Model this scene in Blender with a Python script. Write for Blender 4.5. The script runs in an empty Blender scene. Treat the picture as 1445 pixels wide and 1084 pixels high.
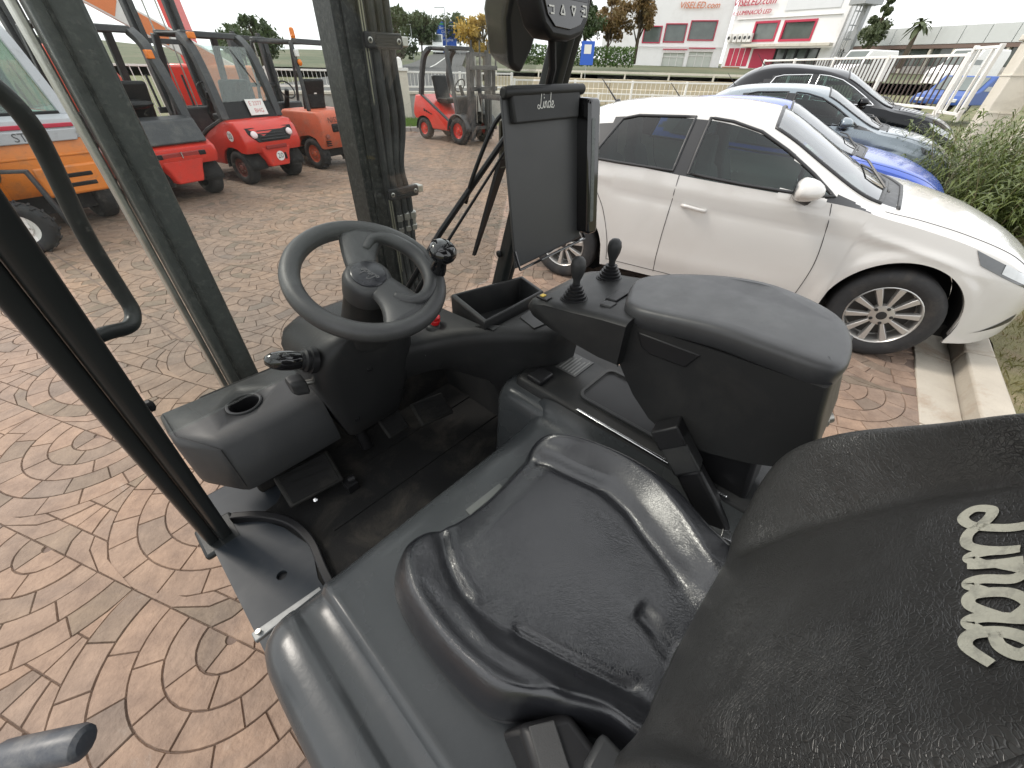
import bpy, bmesh, math, random
from math import sin, cos, pi, radians, sqrt, atan2, exp
from mathutils import Vector, Matrix
random.seed(7)
SC = bpy.context.scene
COL = SC.collection

# ---------------------------------------------------------------- camera
cam_d = bpy.data.cameras.new('camera')
cam_d.sensor_width = 36.0
cam_d.lens = 13.53
cam_d.clip_start = 0.01
cam_d.clip_end = 3000
cam = bpy.data.objects.new('camera', cam_d)
COL.objects.link(cam)
cam.matrix_world = Matrix.Translation((0, 0, 1.6)) @ Matrix.Rotation(radians(50.5), 4, 'X') @ Matrix.Rotation(radians(1.5), 4, 'Z')
SC.camera = cam

# ---------------------------------------------------------------- sky and sun (bright overcast)
SUN_EL, SUN_AZ = 48.0, -72.0          # azimuth from +Y, clockwise
world = bpy.data.worlds.new('World')
SC.world = world
world.use_nodes = True
wn, wl = world.node_tree.nodes, world.node_tree.links
bg = wn['Background']
sky = wn.new('ShaderNodeTexSky')
sky.sky_type = 'NISHITA'
sky.sun_disc = False
sky.sun_elevation = radians(SUN_EL)
sky.sun_rotation = radians(SUN_AZ)
sky.dust_density = 4.0
sky.air_density = 1.0
cl = wn.new('ShaderNodeTexNoise'); cl.inputs['Scale'].default_value = 2.2; cl.inputs['Detail'].default_value = 5
tcw = wn.new('ShaderNodeTexCoord')
wl.new(tcw.outputs['Generated'], cl.inputs['Vector'])
crw = wn.new('ShaderNodeValToRGB')
crw.color_ramp.elements[0].position = 0.3; crw.color_ramp.elements[0].color = (9.6, 9.9, 10.2, 1)
crw.color_ramp.elements[1].position = 0.7; crw.color_ramp.elements[1].color = (12.4, 12.4, 12.3, 1)
wl.new(cl.outputs['Fac'], crw.inputs['Fac'])
mxw = wn.new('ShaderNodeMixRGB'); mxw.inputs['Fac'].default_value = 0.86
wl.new(sky.outputs['Color'], mxw.inputs['Color1'])
wl.new(crw.outputs['Color'], mxw.inputs['Color2'])
wl.new(mxw.outputs['Color'], bg.inputs['Color'])
bg.inputs['Strength'].default_value = 0.1
sun_d = bpy.data.lights.new('sun', 'SUN')
sun_d.energy = 1.3
sun_d.angle = radians(12)
sun_d.color = (1.0, 0.93, 0.84)
sun = bpy.data.objects.new('sun', sun_d)
COL.objects.link(sun)
_az, _el = radians(SUN_AZ), radians(SUN_EL)
sdir = Vector((sin(_az) * cos(_el), cos(_az) * cos(_el), sin(_el)))
sun.rotation_euler = sdir.to_track_quat('Z', 'Y').to_euler()
sun.location = sdir * 30
SC.view_settings.view_transform = 'Standard'
SC.view_settings.look = 'None'
SC.view_settings.exposure = 0.8
SC.view_settings.gamma = 1.0
SC.view_settings.use_curve_mapping = False

# ---------------------------------------------------------------- materials
def nd(nt, t, **kw):
    n = nt.nodes.new(t)
    for k, v in kw.items():
        if k in n.inputs: n.inputs[k].default_value = v
        else: setattr(n, k, v)
    return n
MATS = {}
def M(name, col, rough=0.5, metal=0.0, var=0.12, vs=6.0, bump=0.0, bs=60.0, dirt=None, ds=2.5, da=0.5,
      spec=0.5, coat=0.0, rvar=0.1, emit=0.0, leather=0):
    if name in MATS: return MATS[name]
    m = bpy.data.materials.new(name); m.use_nodes = True
    nt = m.node_tree; L = nt.links.new
    p = nt.nodes['Principled BSDF']
    tc = nd(nt, 'ShaderNodeTexCoord')
    n1 = nd(nt, 'ShaderNodeTexNoise', Scale=vs, Detail=6.0, Roughness=0.6)
    L(tc.outputs['Object'], n1.inputs['Vector'])
    c = Vector(col)
    mx = nd(nt, 'ShaderNodeMixRGB')
    mx.inputs['Color1'].default_value = (*(c * (1 - var)), 1)
    mx.inputs['Color2'].default_value = (*[min(1, v) for v in c * (1 + var)], 1)
    L(n1.outputs['Fac'], mx.inputs['Fac'])
    out = mx.outputs['Color']
    if dirt is not None:
        n2 = nd(nt, 'ShaderNodeTexNoise', Scale=ds, Detail=9.0, Roughness=0.7, Distortion=0.4)
        L(tc.outputs['Object'], n2.inputs['Vector'])
        r2 = nd(nt, 'ShaderNodeValToRGB')
        r2.color_ramp.elements[0].position = 0.5; r2.color_ramp.elements[0].color = (0, 0, 0, 1)
        r2.color_ramp.elements[1].position = 0.75; r2.color_ramp.elements[1].color = (da, da, da, 1)
        L(n2.outputs['Fac'], r2.inputs['Fac'])
        m2 = nd(nt, 'ShaderNodeMixRGB'); m2.inputs['Color2'].default_value = (*dirt, 1)
        L(r2.outputs['Color'], m2.inputs['Fac']); L(out, m2.inputs['Color1'])
        out = m2.outputs['Color']
    L(out, p.inputs['Base Color'])
    n3 = nd(nt, 'ShaderNodeTexNoise', Scale=vs * 2.7, Detail=4.0)
    L(tc.outputs['Object'], n3.inputs['Vector'])
    mr = nd(nt, 'ShaderNodeMapRange')
    mr.inputs['To Min'].default_value = max(0, rough - rvar); mr.inputs['To Max'].default_value = min(1, rough + rvar)
    L(n3.outputs['Fac'], mr.inputs['Value']); L(mr.outputs['Result'], p.inputs['Roughness'])
    p.inputs['Metallic'].default_value = metal
    p.inputs['Specular IOR Level'].default_value = spec
    p.inputs['Coat Weight'].default_value = coat
    p.inputs['Coat Roughness'].default_value = 0.06
    if emit:
        p.inputs['Emission Color'].default_value = (*col, 1); p.inputs['Emission Strength'].default_value = emit
    if leather:
        # creased vinyl: warped cell edges in patches, plus fine grain
        w = nd(nt, 'ShaderNodeTexNoise', Scale=14.0, Detail=3.0)
        L(tc.outputs['Object'], w.inputs['Vector'])
        ad = nd(nt, 'ShaderNodeMixRGB', blend_type='ADD'); ad.inputs['Fac'].default_value = 0.06
        L(tc.outputs['Object'], ad.inputs['Color1']); L(w.outputs['Color'], ad.inputs['Color2'])
        v1 = nd(nt, 'ShaderNodeTexVoronoi', feature='DISTANCE_TO_EDGE', Scale=210.0)
        L(ad.outputs['Color'], v1.inputs['Vector'])
        rr = nd(nt, 'ShaderNodeValToRGB')
        rr.color_ramp.elements[0].position = 0.0; rr.color_ramp.elements[0].color = (0, 0, 0, 1)
        rr.color_ramp.elements[1].position = 0.09; rr.color_ramp.elements[1].color = (1, 1, 1, 1)
        L(v1.outputs['Distance'], rr.inputs['Fac'])
        v2 = nd(nt, 'ShaderNodeTexVoronoi', feature='DISTANCE_TO_EDGE', Scale=80.0)
        ad2 = nd(nt, 'ShaderNodeMixRGB', blend_type='ADD'); ad2.inputs['Fac'].default_value = 0.16
        L(tc.outputs['Object'], ad2.inputs['Color1']); L(w.outputs['Color'], ad2.inputs['Color2'])
        L(ad2.outputs['Color'], v2.inputs['Vector'])
        rr2 = nd(nt, 'ShaderNodeValToRGB')
        rr2.color_ramp.elements[0].position = 0.0; rr2.color_ramp.elements[0].color = (0, 0, 0, 1)
        rr2.color_ramp.elements[1].position = 0.05; rr2.color_ramp.elements[1].color = (1, 1, 1, 1)
        L(v2.outputs['Distance'], rr2.inputs['Fac'])
        pm = nd(nt, 'ShaderNodeTexNoise', Scale=5.0, Detail=3.0)
        L(tc.outputs['Object'], pm.inputs['Vector'])
        pr = nd(nt, 'ShaderNodeValToRGB')
        pr.color_ramp.elements[0].position = 0.36; pr.color_ramp.elements[0].color = (0.35, 0.35, 0.35, 1)
        pr.color_ramp.elements[1].position = 0.58; pr.color_ramp.elements[1].color = (1, 1, 1, 1)
        L(pm.outputs['Fac'], pr.inputs['Fac'])
        gr = nd(nt, 'ShaderNodeTexNoise', Scale=420.0, Detail=2.0)
        L(tc.outputs['Object'], gr.inputs['Vector'])
        mm = nd(nt, 'ShaderNodeMath', operation='MULTIPLY_ADD'); mm.inputs[1].default_value = 0.6
        L(rr2.outputs['Color'], mm.inputs[0]); L(rr.outputs['Color'], mm.inputs[2])
        b1 = nd(nt, 'ShaderNodeBump'); b1.inputs['Distance'].default_value = 0.0009
        st = nd(nt, 'ShaderNodeMath', operation='MULTIPLY'); st.inputs[1].default_value = bump
        L(pr.outputs['Color'], st.inputs[0]); L(st.outputs[0], b1.inputs['Strength'])
        dk = nd(nt, 'ShaderNodeMapRange'); dk.inputs['To Min'].default_value = 0.55; dk.inputs['To Max'].default_value = 1.08; dk.inputs['From Max'].default_value = 1.6; L(mm.outputs[0], dk.inputs['Value'])
        cm = nd(nt, 'ShaderNodeMixRGB', blend_type='MULTIPLY'); L(pr.outputs['Color'], cm.inputs['Fac']); L(out, cm.inputs['Color1']); L(dk.outputs['Result'], cm.inputs['Color2']); L(cm.outputs['Color'], p.inputs['Base Color'])
        L(mm.outputs[0], b1.inputs['Height'])
        b2 = nd(nt, 'ShaderNodeBump'); b2.inputs['Distance'].default_value = 0.0004; b2.inputs['Strength'].default_value = 0.35
        L(gr.outputs['Fac'], b2.inputs['Height']); L(b1.outputs['Normal'], b2.inputs['Normal'])
        L(b2.outputs['Normal'], p.inputs['Normal'])
    elif bump:
        n4 = nd(nt, 'ShaderNodeTexNoise', Scale=bs, Detail=5.0, Roughness=0.65)
        L(tc.outputs['Object'], n4.inputs['Vector'])
        b = nd(nt, 'ShaderNodeBump', Strength=bump); b.inputs['Distance'].default_value = 0.6 / bs
        L(n4.outputs['Fac'], b.inputs['Height']); L(b.outputs['Normal'], p.inputs['Normal'])
    MATS[name] = m
    return m
def GLASS(name, tint=(0.9, 0.95, 0.93), refl=0.25, dust=0.0, dcol=(0.5, 0.48, 0.44)):
    if name in MATS: return MATS[name]
    m = bpy.data.materials.new(name); m.use_nodes = True
    nt = m.node_tree; L = nt.links.new
    nt.nodes.remove(nt.nodes['Principled BSDF'])
    o = nt.nodes['Material Output']
    t = nd(nt, 'ShaderNodeBsdfTransparent'); t.inputs['Color'].default_value = (*tint, 1)
    g = nd(nt, 'ShaderNodeBsdfGlossy'); g.inputs['Roughness'].default_value = 0.02
    f = nd(nt, 'ShaderNodeLayerWeight'); f.inputs['Blend'].default_value = 0.5
    pw = nd(nt, 'ShaderNodeMath', operation='POWER'); pw.inputs[1].default_value = 3.0; L(f.outputs['Facing'], pw.inputs[0])
    mrf = nd(nt, 'ShaderNodeMapRange'); mrf.inputs['To Min'].default_value = refl; mrf.inputs['To Max'].default_value = 0.95; L(pw.outputs[0], mrf.inputs['Value'])
    m1 = nd(nt, 'ShaderNodeMixShader')
    L(mrf.outputs['Result'], m1.inputs['Fac']); L(t.outputs[0], m1.inputs[1]); L(g.outputs[0], m1.inputs[2])
    out = m1.outputs[0]
    if dust:
        d = nd(nt, 'ShaderNodeBsdfDiffuse'); d.inputs['Color'].default_value = (*dcol, 1)
        tc = nd(nt, 'ShaderNodeTexCoord')
        n = nd(nt, 'ShaderNodeTexNoise', Scale=9.0, Detail=12.0, Roughness=0.8)
        L(tc.outputs['Object'], n.inputs['Vector'])
        n2 = nd(nt, 'ShaderNodeTexNoise', Scale=160.0, Detail=2.0)
        L(tc.outputs['Object'], n2.inputs['Vector'])
        r = nd(nt, 'ShaderNodeValToRGB')
        r.color_ramp.elements[0].position = 0.63; r.color_ramp.elements[0].color = (0, 0, 0, 1)
        r.color_ramp.elements[1].position = 0.72; r.color_ramp.elements[1].color = (dust * 3, dust * 3, dust * 3, 1)
        L(n2.outputs['Fac'], r.inputs['Fac'])
        ml = nd(nt, 'ShaderNodeMath', operation='MULTIPLY_ADD'); ml.inputs[1].default_value = dust
        L(n.outputs['Fac'], ml.inputs[0]); L(r.outputs['Color'], ml.inputs[2])
        m2 = nd(nt, 'ShaderNodeMixShader')
        L(ml.outputs[0], m2.inputs['Fac']); L(out, m2.inputs[1]); L(d.outputs[0], m2.inputs[2])
        out = m2.outputs[0]
    L(out, o.inputs['Surface'])
    MATS[name] = m
    return m

# ---------------------------------------------------------------- mesh helpers
def V(*a): return Vector(a)
class MB:
    def __init__(s): s.v = []; s.f = []
    def add(s, vs, fs):
        o = len(s.v); s.v += [tuple(x) for x in vs]; s.f += [tuple(i + o for i in f) for f in fs]; return s
    def box(s, a, b):
        x0, y0, z0 = a; x1, y1, z1 = b
        return s.add([(x0,y0,z0),(x1,y0,z0),(x1,y1,z0),(x0,y1,z0),(x0,y0,z1),(x1,y0,z1),(x1,y1,z1),(x0,y1,z1)],
                     [(3,2,1,0),(4,5,6,7),(0,1,5,4),(1,2,6,5),(2,3,7,6),(3,0,4,7)])
    def hexa(s, b, t):      # bottom quad, top quad
        return s.add(list(b) + list(t), [(3,2,1,0),(4,5,6,7),(0,1,5,4),(1,2,6,5),(2,3,7,6),(3,0,4,7)])
    def prism(s, poly, off):   # polygon of 3D points extruded by vector
        n = len(poly); o = Vector(off)
        P = [Vector(p) for p in poly]
        return s.add(P + [p + o for p in P], [tuple(range(n))[::-1], tuple(range(n, 2*n))] + [(i, (i+1) % n, n + (i+1) % n, n + i) for i in range(n)])
    def loft(s, rings, caps=True, closed=True):
        n = len(rings[0]); vs = [p for r in rings for p in r]; fs = []
        for j in range(len(rings) - 1):
            for i in range(n if closed else n - 1):
                k = (i + 1) % n
                fs.append((j*n+i, j*n+k, (j+1)*n+k, (j+1)*n+i))
        if caps and closed:
            fs.append(tuple(range(n))[::-1]); fs.append(tuple((len(rings)-1)*n + i for i in range(n)))
        return s.add(vs, fs)
    def cyl(s, p0, p1, r0, r1=None, n=16, caps=True):
        p0, p1 = Vector(p0), Vector(p1); r1 = r0 if r1 is None else r1
        d = (p1 - p0).normalized(); a = d.orthogonal().normalized(); b = d.cross(a)
        R = lambda p, r: [p + r*(cos(2*pi*i/n)*a + sin(2*pi*i/n)*b) for i in range(n)]
        return s.loft([R(p0, r0), R(p1, r1)], caps)
    def tube(s, path, r, n=10, caps=True, closed=False, flat=None):
        P = [Vector(p) for p in path]; m = len(P); rings = []; up = None
        for i in range(m):
            if closed: d = P[(i+1) % m] - P[i-1]
            else: d = P[min(i+1, m-1)] - P[max(i-1, 0)]
            d.normalize()
            if up is None: a = d.orthogonal().normalized()
            else:
                a = up - d*up.dot(d)
                a = a.normalized() if a.length > 1e-6 else d.orthogonal().normalized()
            up = a; b = d.cross(a); rr = r[i] if isinstance(r, (list, tuple)) else r
            rings.append([P[i] + rr*(cos(2*pi*k/n)*a + sin(2*pi*k/n)*b) for k in range(n)])
        if closed: rings.append(rings[0]); return s.loft(rings, False)
        return s.loft(rings, caps)
    def bar(s, path, w, h, up=(0, 0, 1), closed=False):     # rectangular section sweep
        P = [Vector(p) for p in path]; m = len(P); rings = []; U = Vector(up)
        for i in range(m):
            d = (P[(i+1) % m] - P[i-1]) if closed else (P[min(i+1, m-1)] - P[max(i-1, 0)])
            d.normalize(); a = d.cross(U).normalized(); b = a.cross(d).normalized()
            rings.append([P[i] + a*x*w/2 + b*y*h/2 for x, y in ((-1,-1),(1,-1),(1,1),(-1,1))])
        if closed: rings.append(rings[0]); return s.loft(rings, False)
        return s.loft(rings)
    def lathe(s, prof, c=(0,0,0), axis=(0,0,1), n=20, caps=True):   # prof: (r, h)
        c = Vector(c); d = Vector(axis).normalized(); a = d.orthogonal().normalized(); b = d.cross(a)
        return s.loft([[c + d*h + max(r, 1e-5)*(cos(2*pi*i/n)*a + sin(2*pi*i/n)*b) for i in range(n)] for r, h in prof], caps)
    def grid(s, fn, nu, nv, wrap=False):
        vs = [fn(i/nu, j/nv) for j in range(nv+1) for i in range(nu+1)]
        return s.add(vs, [(j*(nu+1)+i, j*(nu+1)+i+1, (j+1)*(nu+1)+i+1, (j+1)*(nu+1)+i) for j in range(nv) for i in range(nu)])
    def ell(s, c, rx, ry, rz, n=12, m=8):
        c = Vector(c)
        return s.loft([[c + Vector((rx*sin(pi*j/m)*cos(2*pi*i/n) , ry*sin(pi*j/m)*sin(2*pi*i/n), -rz*cos(pi*j/m))) for i in range(n)] for j in [0.02] + list(range(1, m)) + [m-0.02]])
    def xf(s, mat):
        s.v = [tuple(mat @ Vector(p)) for p in s.v]; return s
    def build(s, name, mat, parent=None, bevel=0, seg=2, sharp=35, sub=0, recalc=True, solid=0, kind=None, label=None):
        me = bpy.data.meshes.new(name); me.from_pydata(s.v, [], s.f)
        if recalc:
            bm = bmesh.new(); bm.from_mesh(me)
            bmesh.ops.remove_doubles(bm, verts=bm.verts, dist=1e-6)
            bmesh.ops.recalc_face_normals(bm, faces=bm.faces); bm.to_mesh(me); bm.free()
        me.materials.append(mat)
        me.shade_smooth()
        if sharp < 180: me.set_sharp_from_angle(angle=radians(sharp))
        o = bpy.data.objects.new(name, me); COL.objects.link(o)
        if parent: o.parent = parent
        if solid:
            q = o.modifiers.new('thickness', 'SOLIDIFY'); q.thickness = solid; q.offset = -1
        if bevel:
            q = o.modifiers.new('edges', 'BEVEL'); q.width = bevel; q.segments = seg; q.limit_method = 'ANGLE'; q.angle_limit = radians(30)
            q.harden_normals = False
        if sub:
            q = o.modifiers.new('smooth', 'SUBSURF'); q.levels = sub; q.render_levels = sub
        if kind: o['kind'] = kind
        if label: o['label'] = label
        return o
def tag(o, label, cat, group=None):
    o['label'] = label; o['category'] = cat
    if group: o['group'] = group
    return o
def empty(name, loc=(0,0,0), rz=0.0, label=None, cat=None, group=None):
    o = bpy.data.objects.new(name, None); COL.objects.link(o)
    o.location = loc; o.rotation_euler = (0, 0, rz); o.empty_display_size = 0.2
    if label: tag(o, label, cat, group)
    return o
def struct(o):
    o['kind'] = 'structure'; return o
def lerp(a, b, t): return a + (b - a)*t
def sst(a, b, x):
    t = min(1, max(0, (x - a)/(b - a))); return t*t*(3 - 2*t)
def interp(tab, x):
    if x <= tab[0][0]: return tab[0][1]
    for (x0, y0), (x1, y1) in zip(tab, tab[1:]):
        if x <= x1: return lerp(y0, y1, (x - x0)/(x1 - x0))
    return tab[-1][1]
def smooth_tab(tab, x):     # Catmull-Rom
    n = len(tab)
    if x <= tab[0][0]: return tab[0][1]
    if x >= tab[-1][0]: return tab[-1][1]
    for i in range(n - 1):
        x0, y0 = tab[i]; x1, y1 = tab[i+1]
        if x <= x1:
            t = (x - x0)/(x1 - x0); h = x1 - x0
            m0 = (y1 - tab[i-1][1])/(x1 - tab[i-1][0]) if i > 0 else (y1 - y0)/h
            m1 = (tab[i+2][1] - y0)/(tab[i+2][0] - x0) if i < n - 2 else (y1 - y0)/h
            return (2*t**3-3*t*t+1)*y0 + (t**3-2*t*t+t)*h*m0 + (-2*t**3+3*t*t)*y1 + (t**3-t*t)*h*m1
def rrect(x0, x1, y0, y1, r, n=4):
    out = []
    for cx, cy, a in ((x1-r, y0+r, -pi/2), (x1-r, y1-r, 0), (x0+r, y1-r, pi/2), (x0+r, y0+r, pi)):
        out += [(cx + r*cos(a + pi/2*i/n), cy + r*sin(a + pi/2*i/n)) for i in range(n+1)]
    return out
def cr_path(P, n=6):       # smooth path through points
    P = [Vector(p) for p in P]; out = []
    for i in range(len(P) - 1):
        p0 = P[max(i-1, 0)]; p1 = P[i]; p2 = P[i+1]; p3 = P[min(i+2, len(P)-1)]
        for k in range(n):
            t = k/n
            out.append(0.5*((2*p1) + (p2-p0)*t + (2*p0-5*p1+4*p2-p3)*t*t + (3*p1-p0-3*p2+p3)*t**3))
    out.append(P[-1]); return out
def text_mb(txt, size, depth=0.0, shear=0.0, width=1.0, res=3, align='CENTER'):
    cu = bpy.data.curves.new('t', 'FONT'); cu.body = txt; cu.size = size; cu.extrude = depth; cu.shear = shear
    cu.align_x = align; cu.align_y = 'CENTER'; cu.resolution_u = res
    o = bpy.data.objects.new('t', cu); COL.objects.link(o)
    dg = bpy.context.evaluated_depsgraph_get()
    me = o.evaluated_get(dg).to_mesh()
    mb = MB(); mb.add([(v.co.x*width, v.co.y, v.co.z) for v in me.vertices], [tuple(p.vertices) for p in me.polygons])
    bpy.data.objects.remove(o); bpy.data.curves.remove(cu)
    return mb
def frame(o, x, y):     # matrix with origin o, x axis, y axis, z = x cross y
    x = Vector(x).normalized(); y = Vector(y); z = x.cross(y).normalized(); y = z.cross(x)
    return Matrix(((x[0],y[0],z[0],o[0]),(x[1],y[1],z[1],o[1]),(x[2],y[2],z[2],o[2]),(0,0,0,1)))
def ribbon(path2, widths):   # flat pen stroke in a plane, list of (x,y), half widths
    vs = []; n = len(path2)
    for i in range(n):
        a = path2[max(i-1, 0)]; b = path2[min(i+1, n-1)]
        d = Vector((b[0]-a[0], b[1]-a[1])); d.normalize(); q = (-d.y, d.x); w = widths[i]
        vs += [(path2[i][0]+q[0]*w, path2[i][1]+q[1]*w, 0), (path2[i][0]-q[0]*w, path2[i][1]-q[1]*w, 0)]
    return vs, [(2*i, 2*i+1, 2*i+3, 2*i+2) for i in range(n-1)]
def copy_tree(o, parent=None):
    c = o.copy(); COL.objects.link(c)
    if parent: c.parent = parent
    for ch in o.children: copy_tree(ch, c)
    return c
# ================================================================ the forklift one looks down on
PLASTIC = M('dark plastic', (0.018, 0.0185, 0.019), 0.43, var=0.2, bump=0.25, bs=900, dirt=(0.065, 0.06, 0.055), ds=5, da=0.3, spec=0.22)
PLASTIC2 = M('grey plastic', (0.027, 0.028, 0.029), 0.46, var=0.2, bump=0.2, bs=900, dirt=(0.085, 0.08, 0.072), ds=4, da=0.35, spec=0.25)
LIDM = M('armrest plastic', (0.038, 0.039, 0.041), 0.42, var=0.25, vs=9, bump=0.15, bs=700, dirt=(0.10, 0.10, 0.10), ds=6, da=0.4, spec=0.4)
BLACK = M('black plastic', (0.012, 0.012, 0.013), 0.4, var=0.15, spec=0.25)
GLOSSB = M('gloss black', (0.008, 0.008, 0.009), 0.08, var=0.1, rvar=0.03, coat=0.5)
HOODM = M('slate hood paint', (0.040, 0.0435, 0.046), 0.27, var=0.14, vs=3, bump=0.03, bs=30, dirt=(0.085, 0.085, 0.08), ds=3, da=0.3, spec=0.36)
SILLM = M('sill paint', (0.020, 0.0245, 0.030), 0.38, var=0.2, vs=7, dirt=(0.07, 0.07, 0.07), ds=8, da=0.25, spec=0.22)
VINYL = M('black vinyl', (0.013, 0.0138, 0.0165), 0.25, var=0.25, vs=5, bump=0.28, leather=1, rvar=0.06, spec=0.75)
VINYL2 = M('backrest vinyl', (0.030, 0.030, 0.0295), 0.33, var=0.18, vs=5, bump=0.55, leather=1, rvar=0.06, spec=0.62)
RUBBER = M('rubber mat', (0.014, 0.014, 0.014), 0.7, var=0.35, vs=4, bump=0.4, bs=160, dirt=(0.050, 0.045, 0.038), ds=6, da=0.8, spec=0.08)
PILLARM = M('pillar paint', (0.018, 0.020, 0.020), 0.33, var=0.15, vs=8, bump=0.06, bs=200, spec=0.22)
MASTM = M('greased mast steel', (0.013, 0.015, 0.0145), 0.34, var=0.6, vs=7, bump=0.2, bs=120, dirt=(0.15, 0.15, 0.135), ds=70, da=0.4, spec=0.18)
STEEL = M('worn steel', (0.42, 0.41, 0.38), 0.35, metal=0.9, var=0.3, vs=14, dirt=(0.1, 0.08, 0.06), ds=10, da=0.5)
CHROME = M('bright steel', (0.7, 0.7, 0.7), 0.18, metal=1.0, var=0.1)
ALU = M('pale bracket', (0.16, 0.165, 0.165), 0.45, metal=0.5, var=0.25, vs=30)
HOSE = M('hose rubber', (0.022, 0.023, 0.023), 0.5, var=0.3, vs=30, bump=0.3, bs=300, dirt=(0.10, 0.10, 0.09), ds=14, da=0.5, spec=0.2)
REDB = M('red button', (0.55, 0.012, 0.015), 0.35, var=0.1)
WHITEINK = M('white print', (0.62, 0.62, 0.58), 0.6, var=0.1)
CREAMINK = M('worn cream print', (0.40, 0.395, 0.33), 0.55, var=0.12, vs=30, dirt=(0.12, 0.12, 0.11), ds=60, da=0.75, bump=0.3, bs=300)
GREYINK = M('grey print', (0.16, 0.16, 0.15), 0.6)
FK = empty('forklift', (0, 0, 0), radians(48), 'dark grey forklift in the foreground, its empty driver seat and steering wheel seen from above', 'forklift')
def fk(mb, name, mat, parent=FK, **k): return mb.build(name, mat, parent, **k)

# --- chassis, floor, hood
c = MB(); c.box((-0.165, 0.54, 0.16), (0.93, 1.25, 0.478)); fk(c, 'chassis', SILLM, bevel=0.015)
c = MB(); c.box((-0.155, -1.2, 0.10), (0.93, 0.535, 0.50)); fk(c, 'chassis', SILLM, bevel=0.02)
fl = MB(); fl.prism([(-0.005, 0.50, 0.480), (0.84, 0.50, 0.480), (0.84, 1.14, 0.480), (0.12, 1.14, 0.480), (0.02, 1.03, 0.480), (-0.06, 1.02, 0.480), (-0.005, 0.93, 0.48)], (0, 0, 0.018))
floor = fk(fl, 'floor_mat', RUBBER, bevel=0.004)
tb = MB(); tb.hexa([(0.0, 1.10, 0.49), (0.84, 1.10, 0.49), (0.84, 1.30, 0.49), (0.0, 1.30, 0.49)], [(0.0, 1.22, 0.80), (0.84, 1.22, 0.80), (0.84, 1.30, 0.80), (0.0, 1.30, 0.80)])
fk(tb, 'toe_board', RUBBER, bevel=0.01)
for y in (0.80, 0.965):
    r = MB(); r.box((0.10, y, 0.4985), (0.82, y + 0.012, 0.502)); fk(r, 'rib', RUBBER, floor, bevel=0.0015)
# sill plate with bolt hole
sp = MB()
poly = [(-0.168, 1.07), (-0.168, 0.56), (0.0, 0.56), (0.0, 0.70), (0.03, 0.80), (0.0, 0.92), (-0.05, 1.02), (-0.09, 1.07)]
hole = [(-0.064 + 0.0135*cos(a*pi/8), 0.781 + 0.0135*sin(a*pi/8)) for a in range(16)]
bm = bmesh.new()
def ring(pts): 
    vs = [bm.verts.new((x, y, 0.4955)) for x, y in pts]
    return [bm.edges.new((vs[i], vs[(i+1) % len(vs)])) for i in range(len(vs))]
ed = ring(poly) + ring(hole)
bmesh.ops.triangle_fill(bm, use_beauty=True, use_dissolve=False, edges=ed)
me = bpy.data.meshes.new('step_plate'); bm.to_mesh(me); bm.free(); me.materials.append(SILLM)
o = bpy.data.objects.new('step_plate', me); COL.objects.link(o); o.parent = FK
q = o.modifiers.new('thickness', 'SOLIDIFY'); q.thickness = 0.012; q.offset = 0
h = MB(); h.lathe([(0.0125, -0.03), (0.0125, 0.0), (0.0, 0.0)], (-0.064, 0.781, 0.49), n=16); fk(h, 'bolt_hole', BLACK)
es = MB(); es.bar(cr_path([(-0.095, 1.055, 0.512), (-0.03, 0.995, 0.512), (0.02, 0.91, 0.512), (0.036, 0.81, 0.512), (0.022, 0.70, 0.512), (0.012, 0.60, 0.512)], 6), 0.022, 0.034)
fk(es, 'edge_strip', BLACK, bevel=0.004)

# hood over the battery
HX = [(-0.147, -0.42), (-0.147, -0.10), (-0.146, -0.06), (-0.141, -0.036), (-0.132, -0.018), (-0.118, -0.006), (-0.10, -0.001), (-0.085, 0.0), (-0.070, 0.0), (-0.064, -0.002), (-0.058, -0.009), (-0.052, -0.0125), (-0.03, -0.0125), (-0.012, -0.0125), (-0.006, -0.009), (0.0, 0.002), (0.006, 0.005), (0.014, 0.003), (0.03, 0.0)] + [(0.03 + 0.0295*i, 0.0) for i in range(1, 20)] + [(0.62, 0.0), (0.65, 0.006), (0.675, 0.02), (0.69, 0.04), (0.70, 0.07)]
HY = [(0.535, -0.42), (0.535, -0.12), (0.533, -0.085), (0.527, -0.055), (0.517, -0.032), (0.502, -0.015), (0.482, -0.005), (0.455, 0.0)] + [(0.455 - 0.06*i, 0.0) for i in range(1, 28)]
HX = sorted(set(HX), key=lambda p: (p[0], p[1]))
hd = MB(); rows = []
for y, ez in HY:
    row = []
    for x, dz in HX:
        rr = 0.07; t = max(0, (-0.147 + rr - x)/rr); sh = rr*(1 - sqrt(max(0, 1 - t*t)))
        yy = y - sh*(1 if y > 0.40 else 0.35 if y > 0.38 else 0)
        w = sst(-0.10, 0.0, ez)
        z = 0.785 + (dz*(w if abs(dz) < 0.03 else 1)) + ez
        row.append((x, yy, max(z, 0.38)))
    rows.append(row)
hd.loft(rows, closed=False)
hood = fk(hd, 'battery_hood', HOODM, sharp=60)
for p0, p1 in (((-0.125, 0.575, 0.70), (-0.015, 0.548, 0.716)),):
    b = MB(); b.hexa([(-0.142, 0.538, 0.70), (-0.005, 0.537, 0.70), (-0.005, 0.548, 0.70), (-0.142, 0.560, 0.70)], [(-0.142, 0.538, 0.712), (-0.005, 0.537, 0.712), (-0.005, 0.548, 0.712), (-0.142, 0.560, 0.712)])
    br = fk(b, 'hinge_bracket', ALU, bevel=0.002)
    b = MB(); b.cyl((-0.130, 0.550, 0.712), (-0.130, 0.550, 0.719), 0.005, n=8); fk(b, 'bolt', STEEL, br)

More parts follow.
